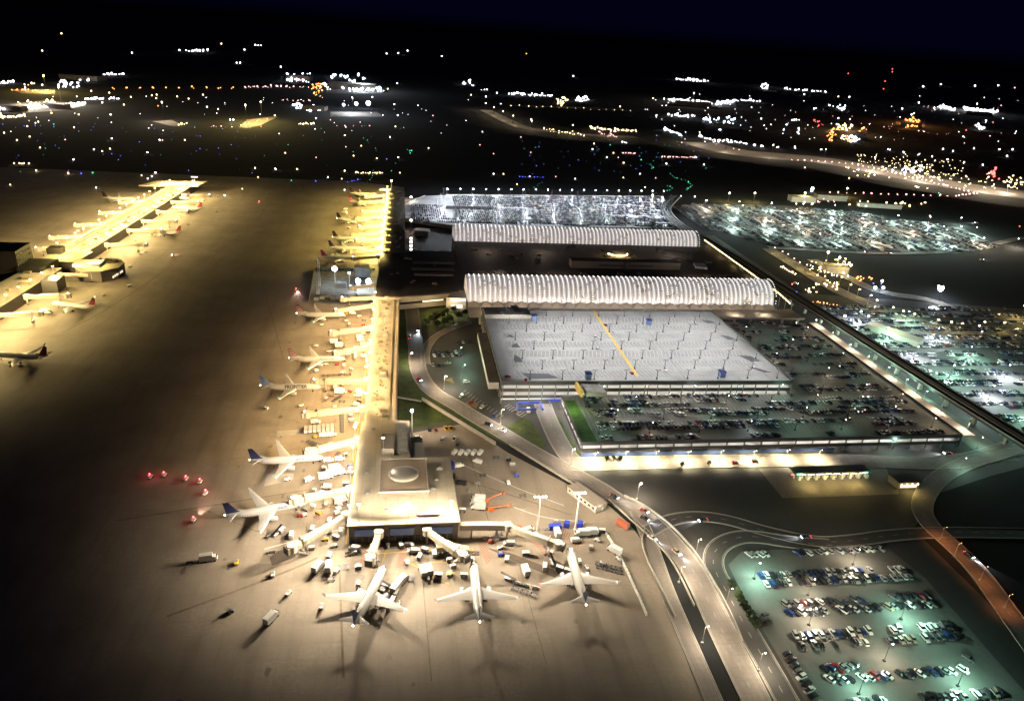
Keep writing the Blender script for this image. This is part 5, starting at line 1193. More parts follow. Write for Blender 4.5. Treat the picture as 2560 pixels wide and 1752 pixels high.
put('truck', G(c6, 1930, 650), 130, 'white truck beside the top of the white barrier'); put('tug', G(c6, 1975, 720), 120, 'tug near the top of the white barrier'); train('dolly', G(c6, 1800, 760), 155, 3, 4.3, 'in the stack right of the right front airliner'); train('dolly', G(c6, 1810, 790), 155, 3, 4.3, 'in the second stack right of the right front airliner'); put('tug', G(c6, 1830, 760), 150, 'tug ahead of the dolly stacks by the right front airliner')
put('truck', G(c6, 1640, 500), 178, 'white truck left of a pair below the blue containers'); put('truck', G(c6, 1705, 490), 178, 'white truck right of a pair below the blue containers'); put('tug', G(c6, 1785, 550), 150, 'tug below the paired white trucks by the blue containers'); put('truck', G(c6, 1415, 490), 92, 'white truck under the left of the twin masts')
put('van', G(c6, 1160, 460), 20, 'silver van beside the red shed'); put('tug', G(c6, 820, 565), 0, 'red-topped tug below the fixed walkway', paint=redM); put('gpu', G(c6, 860, 545), 20, 'power cart below the fixed walkway'); put('tug', G(c6, 905, 620), 10, 'dark tug below the long bridge'); put('gpu', G(c6, 770, 540), 0, 'equipment cart at the end of the yellow bay')
put('belt', G(c6, 1380, 750), 100, 'belt loader beneath the cab of the long bridge'); train('cart', G(c6, 1440, 810), 150, 2, 4, 'beneath the cab of the long bridge'); put('tug', G(c6, 1690, 800), 95, 'tug at the nose of the right front airliner'); put('gpu', G(c6, 1620, 745), 90, 'power cart at the nose of the right front airliner')
put('truck', G(c6, 700, 260), 170, 'white truck at the top of a cluster of lift trucks'); put('truck', G(c6, 690, 225), 170, 'white truck behind another in the cluster of lift trucks'); put('truck', G(c6, 700, 190), 170, 'white truck at the back of the cluster of lift trucks'); put('van', G(c6, 555, 40), 160, 'dark van by the right side of the head block', paint=blackM)
put('van', G(c2, 495, 1565), 60, 'white van first from the left in the white van row'); 
for i in range(1, 5): put('van', (G(c2, 495 + 58 * i, 1568)), 60, 'white van %s from the left in the white van row' % nth(i + 1))
for i, (a, b_) in enumerate(((1310, 130), (1290, 165), (1275, 200), (1262, 235), (1250, 270), (1240, 305))): put('truck' if i < 3 else 'gpu', G(c5, a, b_), 25, 'white %s, %s from the top in the line beside the head block wall' % ('truck' if i < 3 else 'power cart', nth(i + 1)))
put('van', G(c5, 1275, 470), 88, 'white van by the left front corner of the head block'); put('gpu', G(c5, 1010, 625), 10, 'orange cart beside the empty bridge end', paint=orangeM)
put('truck', G(c5, 85, 725), 8, 'pale truck with dark trailer at the left apron near the picture middle'); train('open', G(c5, 10, 735), 8, 2, 4.5, 'behind the pale truck on the open apron')
put('tug', G(c5, 905, 330), 170, 'red-fronted tug below the nose of the nearest navy-finned airliner', paint=redM); put('tug', G(c5, 940, 322), 10, 'tug beside the red-fronted one'); put('belt', G(c5, 690, 490), 60, 'belt loader by the near wingtip of the nearest navy-finned airliner'); put('cart', G(c5, 740, 470), 60, 'white cart by the wingtip of the nearest navy-finned airliner'); put('open', G(c5, 630, 510), 30, 'loaded cart left of the belt loader by the navy-finned wingtip'); put('gpu', G(c5, 945, 195), 30, 'yellow cart at the nose of the nearest navy-finned airliner', paint=yelM)
put('truck', G(c1, 1230, 1355), 15, 'white truck behind the blue-sided one near the trussed bridge'); put('truck', G(c1, 1210, 1400), 15, 'blue-sided truck left of its twin near the trussed bridge', paint=blueM); put('truck', G(c1, 1265, 1390), 15, 'white-topped truck right of the blue-sided one near the trussed bridge'); put('truck', G(c1, 1140, 1430), 15, 'white truck just above the trussed bridge'); put('van', G(c1, 985, 1450), 40, 'white van alone left of the trussed bridge'); put('tug', G(c1, 790, 1445), 20, 'tug with shadow below the second navy-finned airliner')
train('van', G(c1, 1265, 1265), 10, 2, 6, 'beside the nose of the second navy-finned airliner'); put('van', G(c1, 1120, 1050), 10, 'white van left of the sloping bridge top'); put('van', G(c1, 1190, 1045), 10, 'second white van left of the sloping bridge top'); put('tug', G(c1, 1045, 1060), 10, 'yellow tug beside the vans by the sloping bridge', paint=yelM)
for j in range(3): train('dolly', G(c1, 990 + j * 22, 1100 + j * 18), 145, 4, 3.0, 'in the %s stack by the sloping bridge end' % nth(j + 1))
for j in range(3): train('unit', G(c1, 1195, 965 + j * 18), 8, 7, 2.5, 'in the %s row of the blue container bank' % nth(j + 1))
put('van', G(c1, 1045, 930), 5, 'white van behind the container bank'); train('dolly', G(c1, 1280, 850), 95, 6, 4.1, 'along the post line right of the container bank'); train('open', G(c1, 1180, 945), 30, 3, 3.4, 'on the edge of the container bank')
put('tug', G(c1, 600, 800), 140, 'lone tug with lamps on the apron left of the empty trussed bridge'); put('tug', G(c1, 915, 780), 20, 'tug at the cab of the empty trussed bridge'); put('truck', G(c1, 1270, 660), 8, 'white truck above the trussed bridge below the black-lettered airliner'); train('dolly', G(c1, 1265, 695), 60, 3, 3, 'below the white truck by the trussed bridge')
train('dolly', G(c1, 1340, 495), 5, 5, 3.8, 'above the straight bridge'); put('tug', G(c1, 1290, 480), 5, 'dark tug with the dollies above the straight bridge'); put('van', G(c1, 1490, 335), 5, 'white van beside the wing wall behind the striped airliner'); put('van', G(c1, 1510, 370), 90, 'white van nose-on beside the wing wall'); put('gpu', G(c1, 1500, 435), 5, 'orange-topped cart beside the wing wall', paint=orangeM)
for i in range(4): put('cart', G(c1, 1405, 300 + i * 18), 80, 'covered cart, %s from the top of the line at the nose of the striped airliner' % nth(i + 1))
put('tug', G(c1, 1140, 405), 5, 'blue-lit tug below the wing of the striped airliner'); put('tug', G(c1, 1240, 405), 5, 'red tug below the nose of the striped airliner', paint=redM); put('tug', G(c1, 1050, 240), 30, 'small tug left of the trucks by the striped airliner'); put('belt', G(c1, 1170, 290), 5, 'belt loader behind the striped airliner'); put('truck', G(c1, 1225, 215), 5, 'dark truck behind the striped airliner', paint=blackM); put('truck', G(c1, 1270, 245), 5, 'grey truck behind the striped airliner', paint=greyM)
put('gpu', G(c1, 1050, 465), 40, 'small cart between two side airliners'); put('van', G(c1, 1445, 160), 5, 'white van by the bridge root of the striped airliner'); put('van', G(c1, 1450, 190), 5, 'second white van by the bridge root of the striped airliner'); put('gpu', G(c1, 1475, 130), 5, 'yellow cart by the wing wall', paint=yelM); put('tug', G(c1, 1100, 50), 20, 'small tug left of the empty bridge cab')
for i in range(5): put('gpu', G(c6, 470 + 0 * i, 620), 0, 'x') if False else None
for i, (x, y) in enumerate(((-10, 273), (-5, 273), (1, 272.6), (6, 272.6), (18, 272), (23, 272))): put(('gpu', 'tug', 'cart')[i % 3], (x, y), 90 + 10 * i, '%s standing %s from the left along the glass front' % (('small cart', 'small tug', 'covered cart')[i % 3], nth(i + 1)))
vr = random.Random(9)
for i in range(34):
    y = 560 + vr.uniform(-12, 430) if i < 16 else vr.uniform(560, 1000); sd = i >= 16
    x = vr.uniform(-75, -24) if not sd else lx(y) + vr.choice((vr.uniform(8, 55), vr.uniform(8, 70), -vr.uniform(34, 60)))
    if not sd and (590 < y < 690): continue
    k_ = vr.choice(('van', 'truck', 'tug', 'cart', 'open', 'gpu'))
    put(k_, (x, y), vr.uniform(0, 360), '%s among the gates of the %s, %s counted from the front' % ({'van': 'pale van', 'truck': 'pale truck', 'tug': 'pale tug', 'cart': 'pale covered cart', 'open': 'loaded cart', 'gpu': 'pale power cart'}[k_], 'left concourse' if sd else 'far wing', nth(i % 16 + 1)))
# gate clutter in the free spaces between aircraft and bridges
def gap(x, y):
    for pl_ in planes:
        c_, sn_ = math.cos(pl_.rotation_euler.z), math.sin(pl_.rotation_euler.z); u = (x - pl_.location.x) * c_ + (y - pl_.location.y) * sn_; v = -(x - pl_.location.x) * sn_ + (y - pl_.location.y) * c_
        if abs(v) < 4 and abs(u) < 21 or (abs(v) < 19 and -7 < u < 6): return False
    return all((x - o_.location.x) ** 2 + (y - o_.location.y) ** 2 > 20 for o_ in bpy.data.objects if o_.parent is None and o_.get('category') and abs(o_.location.x - x) < 5 and o_.location.z < 1)
gr_ = random.Random(77); PAL = [None, None, None, yelM, blueM, greyM, redM, blackM, whiteM, None]
for zone, x0, x1, y0, y1, n_ in (('before the head block glass front', -24, 36, 250, 271, 15), ('around the long right-hand bridge', 40, 100, 250, 286, 16), ('at the foot of the head block left wall', -46, -25, 270, 368, 20), ('along the wing wall by the black-lettered airliner', -46, -23, 380, 470, 20), ('along the wing wall behind the striped airliner', -46, -23, 476, 575, 20), ('on the open stands left of the front airliner', -75, -26, 225, 290, 9), ('in the lit yard right of the head block', 31, 66, 290, 350, 12)):
    k_ = 0
    for _ in range(400):
        if k_ == n_: break
        x, y = gr_.uniform(x0, x1), gr_.uniform(y0, y1)
        if not gap(x, y): continue
        k_ += 1; kind = gr_.choice(('cart', 'open', 'tug', 'gpu', 'unit', 'dolly', 'van', 'cart', 'tug'))
        put(kind, (x, y), gr_.choice((0, 12, 78, 92, 150, 170)) + gr_.uniform(-8, 8), '%s, %s of the odd vehicles %s' % ({'cart': 'covered cart', 'open': 'loaded cart', 'tug': 'small tug', 'gpu': 'power cart', 'unit': 'metal container', 'dolly': 'bare dolly', 'van': 'small van'}[kind], nth(k_), zone), gr_.choice(PAL) if kind in ('tug', 'gpu', 'unit') else None)
# beacons crossing the dark apron
for (px, py), l in (((375, 1195), 'tug with red beacon at the left end of the beacon convoy'), ((410, 1190), 'tug with red beacon second in the beacon convoy'), ((465, 1200), 'tug with red beacon third in the beacon convoy'), ((500, 1207), 'tug with red beacon at the right of the beacon convoy'), ((514, 1235), 'tug with red beacon just below the beacon convoy'), ((484, 1303), 'lone red-lit tug with a beam on the dark left apron'), ((740, 727), 'red-lit tug on the taxi lane left of the construction yard'), ((648, 508), 'red-lit tug on the dark apron left of the far wing tip'), ((430, 643), 'small lit tug on the apron between the two concourses')):
    x, y = W(px, py); t = put('tug', (x, y), 75, l); b = MB().ball((.2, 0, 2.35), .42).ball((1.6, .4, .9), .25).build('beacon', gR if px != 430 else gW, t); 
    lamp('POINT', (x, y, 3.4), 320, (1, .12, .14), t)
    if px in (484, 740, 430): lamp('SPOT', (x + 1, y + 2, 1.8), 16000, (1, .6, .5), t, (x + 4, y + 22 * (1 if px != 740 else -1), -1), 48, .7, .2)
# fixed odds and ends on the apron
wb = MB(); ln_ = [(100, 275), (101, 268), (102, 258), (102.6, 245), (103, 232), (103, 222)]
for p_, a in along(ln_, 2.2): wb.box(p_[0], p_[1], .75, 2.0, .7, 1.4, a, taper=.75)
tag(wb.build('blast_barrier', whiteM), 'long row of white barrier blocks edging the right front stand', 'barrier')
t = thing('trailer', 'long pale site trailer beside the terminal road', 'trailer', (96.5, 303, 0), math.atan2(-19, 10.5))
MB().box(0, 0, 2.4, 22, 7.5, 3.6).build('body', concM, t); MB().box(0, 0, 4.3, 22.6, 8, .3).build('roof', mat('trailer_roof', (.24, .21, .18), .8), t); b = MB()
for k in range(7): b.box(-9 + k * 3, -3.8, 2.7, 1.2, .15, 1.0)
b.split('window', glassM, t); MB().box(11.1, 1, 1.7, .15, 1.1, 2.2).build('door', whiteM, t)
MB().ball((10.5, -3.9, 3.9), .3).build('wall_lamp', gW, t); lamp('POINT', (101, 292, 5), 500, NEU, t)
def container(p, hd, L, m, label, cat='container', h=2.6):
    t = thing('shipping_container', label, cat, (*p, .01), R_(hd)); b = MB().box(0, 0, h / 2 + .1, L, 2.5, h)
    for k in range(int(L / .6)): b.box(-L / 2 + .3 + k * .6, 0, h / 2 + .1, .2, 2.62, h * .9)
    b.build('shell', m, t); MB().box(L / 2 + .05, 0, h / 2 + .1, .1, 2.3, h * .9).build('door', greyM, t); return t
container(G(c7, 205, 775), -50, 6.5, mat('rust_orange', (.5, .13, .07), .6), 'orange-red container alone beside the terminal road'); container(G(c6, 1400, 442), 2, 6, blueM, 'long blue container left of the right-hand mast'); container(G(c6, 1505, 418), 70, 3, blueM, 'blue tank frame between the twin masts'); container(G(c6, 1622, 418), 70, 3, blueM, 'blue tank frame right of the twin masts'); container(G(c6, 1040, 455), 0, 6, mat('red_shed', (.5, .1, .05), .6), 'red shed beside the fixed walkway', 'shed', 2.2); container(G(c1, 2270, 1330), 85, 5, blueM, 'blue container against the right wall of the head block'); container(G(c1, 2285, 1420), 85, 3, blackM, 'black skip against the right wall of the head block', 'skip', 1.8)
sh = thing('stair_shelter', 'cream covered stair on the yellow bay before the head block', 'shelter', (22, 267, 0)); MB().box(-2, 0, 3.6, 6, 4, 2.4).build('cabin', jetM, sh); MB().loft([[(x, -1.6, z), (x, 1.6, z), (x, 1.6, z + 2.2), (x, -1.6, z + 2.2)] for x, z in ((10, .1), (1, 2.6))]).build('covered_stair', jetM, sh)
b = MB()
for x in (-4, 0): 
    for y in (-1.6, 1.6): b.tube((x, y, 0), (x, y, 2.6), .15, .15, 6)
b.build('leg', poleM, sh); struct('bay_marking', MB().strip([(14, 261), (34, 261)], .5, .03).strip([(34, 261), (34, 270)], .5, .031), yellowM)
for x, y, hd, l in ((44, 305, 15, 'orange boom lift raised beyond the cluster of lift trucks'), (46, 298, -8, 'orange boom lift reaching right from the cluster of lift trucks')):
    t = thing('boom_lift', l, 'lift', (x, y, 0), R_(hd)); b = wheels(MB().box(0, 0, .9, 3, 2, .8), (-1, 1), 2, .4, 0); b.build('base', orangeM, t); MB().tube((0, 0, 1.3), (9, 0, 3.8), .25, .18, 6).build('boom', orangeM, t); MB().box(9.6, 0, 3.7, 1.2, 1.8, 1).build('basket', mat('dark_orange', (.3, .1, .04), .6), t)
struct('apron_patch', MB().face([(*W(*c5(*p)), .018) for p in ((630, 700), (700, 640), (840, 600), (865, 690), (650, 770))]), mat('dark_patch_asphalt', (.13, .1, .08), .9, vary=.3, vs=.3))
struct('apron_strip', MB().face([(*W(*c6(*p)), .019) for p in ((780, 610), (980, 650), (1450, 830), (1400, 880), (1150, 780))]), mat('dark_patch_asphalt', (.13, .1, .08), .9))
struct('apron_light_patch', MB().face([(*W(*c1(*p)), .018) for p in ((700, 1000), (960, 985), (960, 1035), (690, 1050))]).face([(*W(*c1(*p)), .018) for p in ((600, 1390), (850, 1385), (840, 1440), (580, 1500))]), mat('pale_slab', (.42, .39, .35), .8, vary=.2, vs=.3))
# construction yard
cy_ = thing('construction_yard', 'dark fenced construction yard with frames and a glaring white floodlight', 'building site')
struct('yard_pavement', MB().face([(-72, 596, .03), (-22, 592, .03), (-20, 690, .03), (-78, 690, .03)]), mat('yard_dirt', (.26, .27, .27), .9, vary=.4, vs=.15))
b = MB()
for p_, a in along([(-76, 600), (-80, 688), (-22, 690)], 3): b.box(p_[0], p_[1], 1.2, 2.8, .15, 2.2, a)
b.build('fence', mat('fence_green', (.1, .16, .13), .7), cy_); b = MB()
for k in range(6): b.tube((-66 + k * 8, 668, 0), (-66 + k * 8, 668, 9), .25, .25, 6); b.tube((-66 + k * 8, 684, 0), (-66 + k * 8, 684, 9), .25, .25, 6); b.tube((-66 + k * 8, 668, 9), (-66 + k * 8, 684, 9), .25, .25, 6)
b.tube((-66, 668, 9), (-26, 668, 9), .25, .25, 6); b.tube((-66, 684, 9), (-26, 684, 9), .25, .25, 6); b.build('steel_frame', greyM, cy_); b = MB()
for k in range(10): b.box(-70 + k * 4.6, 604 + (k % 3) * 3, 1.4, 4, 2.4, 2.6)
b.box(-34, 672, 5, 14, 10, 9); b.box(-52, 640, 2, 10, 8, 4); b.split('site_hut', mat('hut_grey', (.3, .32, .33), .7, vary=.4, vs=.2), cy_)
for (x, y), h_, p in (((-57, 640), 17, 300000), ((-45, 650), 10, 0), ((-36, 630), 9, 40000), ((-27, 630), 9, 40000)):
    MB().tube((x, y, 0), (x, y, h_), .3, .2, 6).build('site_mast', whiteM, cy_); MB().ball((x, y, h_), 2.2 if p > 29999 else .9).build('site_lamp', glow('site_glare', (.85, .95, 1), 60) if p > 9999 else gC, cy_)  # brightest balls enlarged beyond lamp size to imitate glare
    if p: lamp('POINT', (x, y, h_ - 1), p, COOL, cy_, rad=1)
for x, y, h_ in ((-71, 640, 26), (-70, 618, 20)):
    t = thing('crane_mast', 'tall white mast, %s of two in the construction yard' % ('taller' if h_ > 22 else 'shorter'), 'mast', (x, y, 0)); b = MB()
    for s in (-1, 1):
        for q in (-1, 1): b.tube((s * .9, q * .9, 0), (s * .6, q * .6, h_), .2, .15, 5)
    for k in range(int(h_ / 2)): b.tube((-.85, -.85, k * 2), (.85, -.85, k * 2 + 2), .1, .1, 4); b.tube((-.85, .85, k * 2 + 2), (.85, .85, k * 2), .1, .1, 4)
    b.build('lattice', whiteM, t); MB().box(0, 0, h_ + .6, 2.4, 2.4, 1.2).build('head', whiteM, t)

# ================================================================== GUIDEWAY, WALLS, PLAZA, TREES
tr = thing('guideway', 'dark twin-track elevated guideway crossing from the far curve to the right edge', 'bridge')
curve = [(421, 1062), (391, 1010), (371, 970), (362, 935), (357, 897), (357, 857), (361, 815), (366, 760), (372, 600), (379, 420), (384, 333), (390, 250)]
cv = smooth(curve)
dkM = mat('guideway_dark', (.05, .05, .052), .7, vary=.4, vs=.2)
for o_, nm_ in ((-4.2, 'track'), (4.2, 'track')):
    MB().strip(cv, 5.6, 9.4, th=1.5, off=o_).build('track', dkM, tr); b = MB()
    for s in (-2.6, 2.6): b.strip(cv, .3, 10.3, th=.9, off=o_ + s)
    b.build('parapet', mat('guideway_edge', (.22, .22, .2), .7), tr)
MB().strip(cv[len(cv) // 2:], 1.6, 8.9, th=.4).build('service_walk', mat('walk_pale', (.5, .47, .38), .8), tr)
b = MB()
for p_, a in along(curve, 26): b.box(p_[0], p_[1], 3.8, 2.2, 2.2, 7.6, a); b.box(p_[0], p_[1], 7.4, 2, 12, .9, a)
b.split('pier', concM, tr)
struct('lane_pavement', MB().face([(x, y, .01) for x, y in ((356.6, 330), (378, 330), (372, 560), (357, 560))]), mat('lane_green', (.2, .22, .2), .9, vary=.3, vs=.1))
for i, (a, b_, h_, l) in enumerate((((1, 470), (14, 443), 1.0, 'thin pale wall at the foot of the long wing lawn'), ((14, 443), (60, 374), 2.2, 'long pale retaining wall between the lawn and the terminal road'), ((62, 352), (84, 326), 1.2, 'low pale wall between the lit yard and the terminal road'))):
    if i == 0: a, b_ = G(c1, 1780, 700), G(c1, 2000, 740)
    if i == 1: a, b_ = G(c2, 200, 1085), G(c2, 860, 1490)
    if i == 2: a, b_ = G(c2, 990, 1490), G(c7, 20, 560)
    w_ = MB().strip([a, b_], .9, h_, th=h_); n_ = int(math.dist(a, b_) / 5)
    for k in range(n_): q = lerp(a, b_, (k + .5) / n_); w_.box(q[0], q[1], h_ / 2, 1.15, 1.15, h_ * .96, math.atan2(b_[1] - a[1], b_[0] - a[0]))
    tag(w_.build('retaining_wall', concM), l, 'wall')
wr = MB().strip(smooth([(118, 306), (127, 296), (135, 280), (139, 262), (140.5, 240), (139.5, 215), (138, 204)]), .5, 1.3, th=1.3); tag(wr.build('roadside_barrier', concM), 'pale curved barrier on the outer side of the lower road bend', 'barrier')
wr = MB().strip(smooth([G(c7, *p) for p in ((80, 540), (240, 690), (400, 830), (540, 960), (640, 1080), (740, 1260), (850, 1500))]), .5, 1.0, th=1.0); tag(wr.build('roadside_barrier', concM), 'cream barrier on the inner side of the lower road bend', 'barrier')
wr = MB().strip(smooth([G(c7, *p) for p in ((400, 810), (375, 900), (400, 1030), (480, 1200), (600, 1430), (680, 1600))]), .5, 1.0, th=1.0); tag(wr.build('roadside_barrier', concM), 'cream barrier curving between apron and service road', 'barrier')
pz = thing('toll_plaza', 'dark-roofed exit plaza with lit lanes below the garage road', 'toll plaza')
MB().box(242, 318, 5.4, 46, 7, 1.0).build('roof', darkM, pz); b = MB()
for k in range(9): b.box(221 + k * 5.2, 318, 2.6, .6, .6, 4.8); b.box(223.5 + k * 5.2, 317, 1.3, 1.4, 2.6, 2.4)
b.split('booth', whiteM, pz); b = MB()
for k in range(8): b.box(223.6 + k * 5.2, 314.6, 4.8, 3.6, .3, .12)
b.split('strip_lamp', glow('plaza_tube', (1, .85, .6), 16, True), pz); MB().box(221.5, 314.2, 5.3, 3.2, .2, .5).build('lane_sign', gG, pz); MB().box(262, 314.2, 5.3, 2.4, .2, .5).build('lane_sign', gG, pz); MB().box(217, 314, 5.3, 1.2, .2, .5).build('lane_sign', gR, pz)
for x in (226, 240, 254): lamp('POINT', (x, 310, 4.4), 2500, SOD, pz)
struct('plaza_pavement', MB().face([(205, 300, .03), (275, 300, .03), (285, 329, .03), (205, 329, .03)]), roadM)
bl = thing('guard_house', 'small dark guard house with a lit front right of the exit plaza', 'building', (283, 309, 0)); MB().box(0, 0, 2.2, 13, 9, 4.2).build('wall', brownM, bl); MB().box(0, 0, 4.5, 14, 10, .4).build('roof', darkM, bl); MB().box(0, -4.6, 2, 10, .2, 1.6).build('window', glow('window_glow', (1, .8, .55), 1.2), bl); b = MB()
for k in range(4): b.ball((-5 + k * 3.3, -5.2, 3.6), .35)
b.build('wall_lamp', gY, bl); lamp('POINT', (283, 301, 4), 1500, SOD, bl)
lb_ = thing('low_building', 'low pale-roofed building beyond the guideway', 'building', (*G(c4, 1130, 150), 0), R_(-62)); MB().box(0, 0, 2.5, 46, 12, 4.6).build('wall', wallM, lb_); MB().box(0, 0, 5, 47, 13, .4).build('roof', roofM, lb_); MB().box(-8, -2, 6, 6, 4, 1.8).split('roof_unit', greyM, lb_)
q = G(c4, 1130, 150); lamp('POINT', (q[0] - 4, q[1] + 4, 17), 16000, NEU, lb_)
ce = thing('entrance_canopy', 'blue-framed vehicle entrance canopy at the foot of the pale garage', 'canopy', (84, 399.5, 0))
b = MB()
for x, y, sx, sy in ((-1, 5, 14, 1.2), (-4, -4, 12, 1.2), (-9.5, 0, 1.2, 9), (6, 0, 1.2, 9), (18, 8, 12, 1.6), (24, 5, 1.6, 8)): b.box(x, y, 4.4, sx, sy, 1.1)
b.split('fascia', blueM, ce); b = MB()
for x, y in ((-9.5, -4), (-9.5, 4), (6, -4), (6, 5), (24, 8), (13, 8)): b.tube((x, y, 0), (x, y, 3.9), .25, .25, 6)
b.split('post', concM, ce); MB().box(-2, .5, 1.4, 2, 3, 2.6).build('booth', whiteM, ce); MB().box(22, -1, 2.2, 1.2, 9, 4.2).build('yellow_screen', yelM, ce)
lamp('POINT', (92, 404, 6), 2600, COOL, ce); lamp('POINT', (80, 402, 7), 2200, NEU, ce); lamp('POINT', (101, 398, 7), 2200, NEU, ce)
bm_ = MB()
for i in range(13): q_ = lerp(G(c2, 560, 1020), G(c2, 900, 1250), i / 12); bm_.strip([q_, (q_[0] + 3.2, q_[1] + 4.2)], .22, .02)
for i in range(8): q_ = lerp(G(c2, 940, 1150), G(c2, 1090, 1240), i / 7); bm_.strip([q_, (q_[0] + 4.4, q_[1] + 4.4)], .24, .021)
struct('parking_bay_markings', bm_, lineM)
# trees
def leafy(mb, c, r, n_, rr, h=1.0, leaf=.55):
    for _ in range(n_):
        while True:
            v = Vector((rr.uniform(-1, 1), rr.uniform(-1, 1), rr.uniform(-1, 1)))
            if .25 < v.length < 1: break
        p = Vector(c) + Vector((v.x * r, v.y * r, v.z * r * h)); a = Vector((rr.uniform(-1, 1), rr.uniform(-1, 1), rr.uniform(-.6, .6))).normalized(); b_ = a.orthogonal().normalized(); s = leaf * rr.uniform(.6, 1.4)
        mb.face([p - a * s, p + b_ * s * .6, p + a * s, p - b_ * s * .6])
def tree(x, y, h, r, label, group, seed, z=0):
    rr = random.Random(seed); t = thing('tree', label, 'tree', (x, y, z), rr.uniform(0, 6), group)
    b = MB().tube((0, 0, 0), (.1, 0, h * .5), .28, .16, 6)
    for k in range(4): a = k * 1.6 + rr.random(); b.tube((.05, 0, h * (.3 + .06 * k)), (r * .6 * math.cos(a), r * .6 * math.sin(a), h * .72), .11, .04, 5)
    b.build('trunk', barkM, t); f = MB()
    for k in range(9): a = rr.uniform(0, 6.3); q_ = rr.uniform(.1, .6) * r; leafy(f, (q_ * math.cos(a), q_ * math.sin(a), h * rr.uniform(.45, .82)), r * rr.uniform(.35, .6), 60, rr)
    f.build('crown', leafM, t)
for i, (x, y) in enumerate(((235, 425), (290, 400), (330, 370), (385, 350), (430, 320), (490, 300), (330, 440), (400, 410), (460, 390), (530, 360), (590, 340))):
    p = G(c2, x, y); tree(p[0], p[1], rnd.uniform(7, 9.5), rnd.uniform(3.2, 4.2), 'dark leafy tree, %s from the left in the clump below the bridge' % nth(i + 1), 'trees below the bridge', i)
tree(318, 868, 17, 8, 'big dark round tree right of the farther vault', 'trees by the farther vault', 91)
for i, (x, y) in enumerate(((60, 1275), (120, 1272), (180, 1270), (740, 1325), (985, 1318))):
    p = G(c3, x, y); tree(p[0], p[1], 3.6, 1.2, 'small dark shrub tree, %s from the left along the bright garage road' % nth(i + 1), 'shrub trees along the garage road', 40 + i)
for i in range(9):
    p = G(c7, 1120 + i * 28, 1330 + i * 48); tree(p[0] + 3, p[1], 4.5, 2.2, 'dark bush, %s from the back along the left edge of the lower car park' % nth(i + 1), 'bushes along the lower car park', 60 + i)

# ================================================================== THE DARK LAND BEYOND: lamps, lit yards, sheds
fr_ = random.Random(5)
def dot(mb, x, y, r, m=0, h=None):
    h = h or r * 2.2; mb.ball((x, y, h), r, m, 6, 4); mb.tube((x, y, 0), (x, y, h), r * .12, r * .1, 4, 1)
FAR = []   # pixel, colour key, size
def far_lamp(p, key, k=1.0, label='', group=''):
    x, y = p; d = math.hypot(x, y, H); b = MB(); dot(b, 0, 0, d * .00062 * k)
    o = b.build('lamp_post', [GL[key], darkpoleM], loc=(x, y, 0)); tag(o, label, 'lamp post', group)
GL = {'w': glow('far_white', (.95, .95, 1), 12), 'y': glow('far_amber', (1, .72, .35), 9), 'r': glow('far_red', (1, .12, .1), 4), 'b': glow('far_blue', (.1, .15, 1), 4), 'g': glow('far_green', (.05, .8, .4), 2.2), 'o': glow('far_orange', (1, .35, .08), 5), 'p': glow('far_pink', (1, .5, .45), 4), 'c': glow('far_cool', (.7, .85, 1), 16)}
NAMEC = {'w': 'white', 'y': 'amber', 'r': 'red', 'b': 'blue', 'g': 'green', 'o': 'orange', 'p': 'pink', 'c': 'bright bluish'}
single_L = [(280,160,'y'),(193,238,'y'),(600,247,'w'),(815,235,'w'),(1005,206,'y'),(1110,233,'w'),(1075,292,'w'),(1090,292,'w'),(1275,310,'w'),(193,393,'w'),(415,420,'y'),(497,428,'y'),(595,447,'y'),(690,440,'y'),(712,437,'y'),(710,453,'y'),(805,445,'y'),(922,437,'y'),(857,455,'y'),(563,482,'y'),(503,527,'w'),(465,472,'w'),(350,403,'y'),(235,520,'y'),(165,497,'c'),(358,527,'y'),(175,560,'y'),(125,580,'y'),(337,585,'y'),(20,610,'y'),(136,627,'y'),(78,643,'y'),(297,640,'p'),(508,635,'w'),(183,677,'y'),(427,685,'w'),(465,693,'y'),(500,682,'y'),(335,730,'y'),(165,780,'y'),(310,792,'y'),(705,790,'y'),(65,748,'y'),(90,748,'y'),(110,748,'y'),(133,748,'y'),(725,642,'w'),(738,642,'p'),(840,642,'y'),(670,698,'w'),(940,492,'w'),(990,502,'y'),(970,577,'p'),(825,570,'y'),(718,487,'o'),(1045,550,'c'),(1060,550,'c'),(1185,580,'r'),(1435,543,'w'),(1500,550,'p'),(1635,560,'p'),(1565,620,'y'),(1770,628,'w'),(1640,668,'y'),(1570,672,'p'),(1605,713,'y'),(1808,720,'w'),(1755,727,'b'),(1710,725,'y'),(1295,700,'y'),(1435,720,'p'),(1158,768,'y'),(1250,772,'w'),(1348,773,'y'),(1565,780,'y'),(1815,790,'y'),(1945,678,'y'),(2178,663,'p'),(2240,703,'p'),(1965,530,'p'),(1805,530,'w'),(1795,580,'y'),(1790,480,'w'),(1690,447,'w'),(1760,410,'y'),(1803,385,'w'),(2240,795,'w'),(2285,795,'y'),(1860,690,'g'),(245,570,'g'),(420,790,'g'),(1755,250,'w'),(1808,248,'w'),(1850,237,'w'),(2005,262,'w'),(2138,437,'y'),(2205,445,'w'),(2255,428,'w'),(2310,432,'w')]
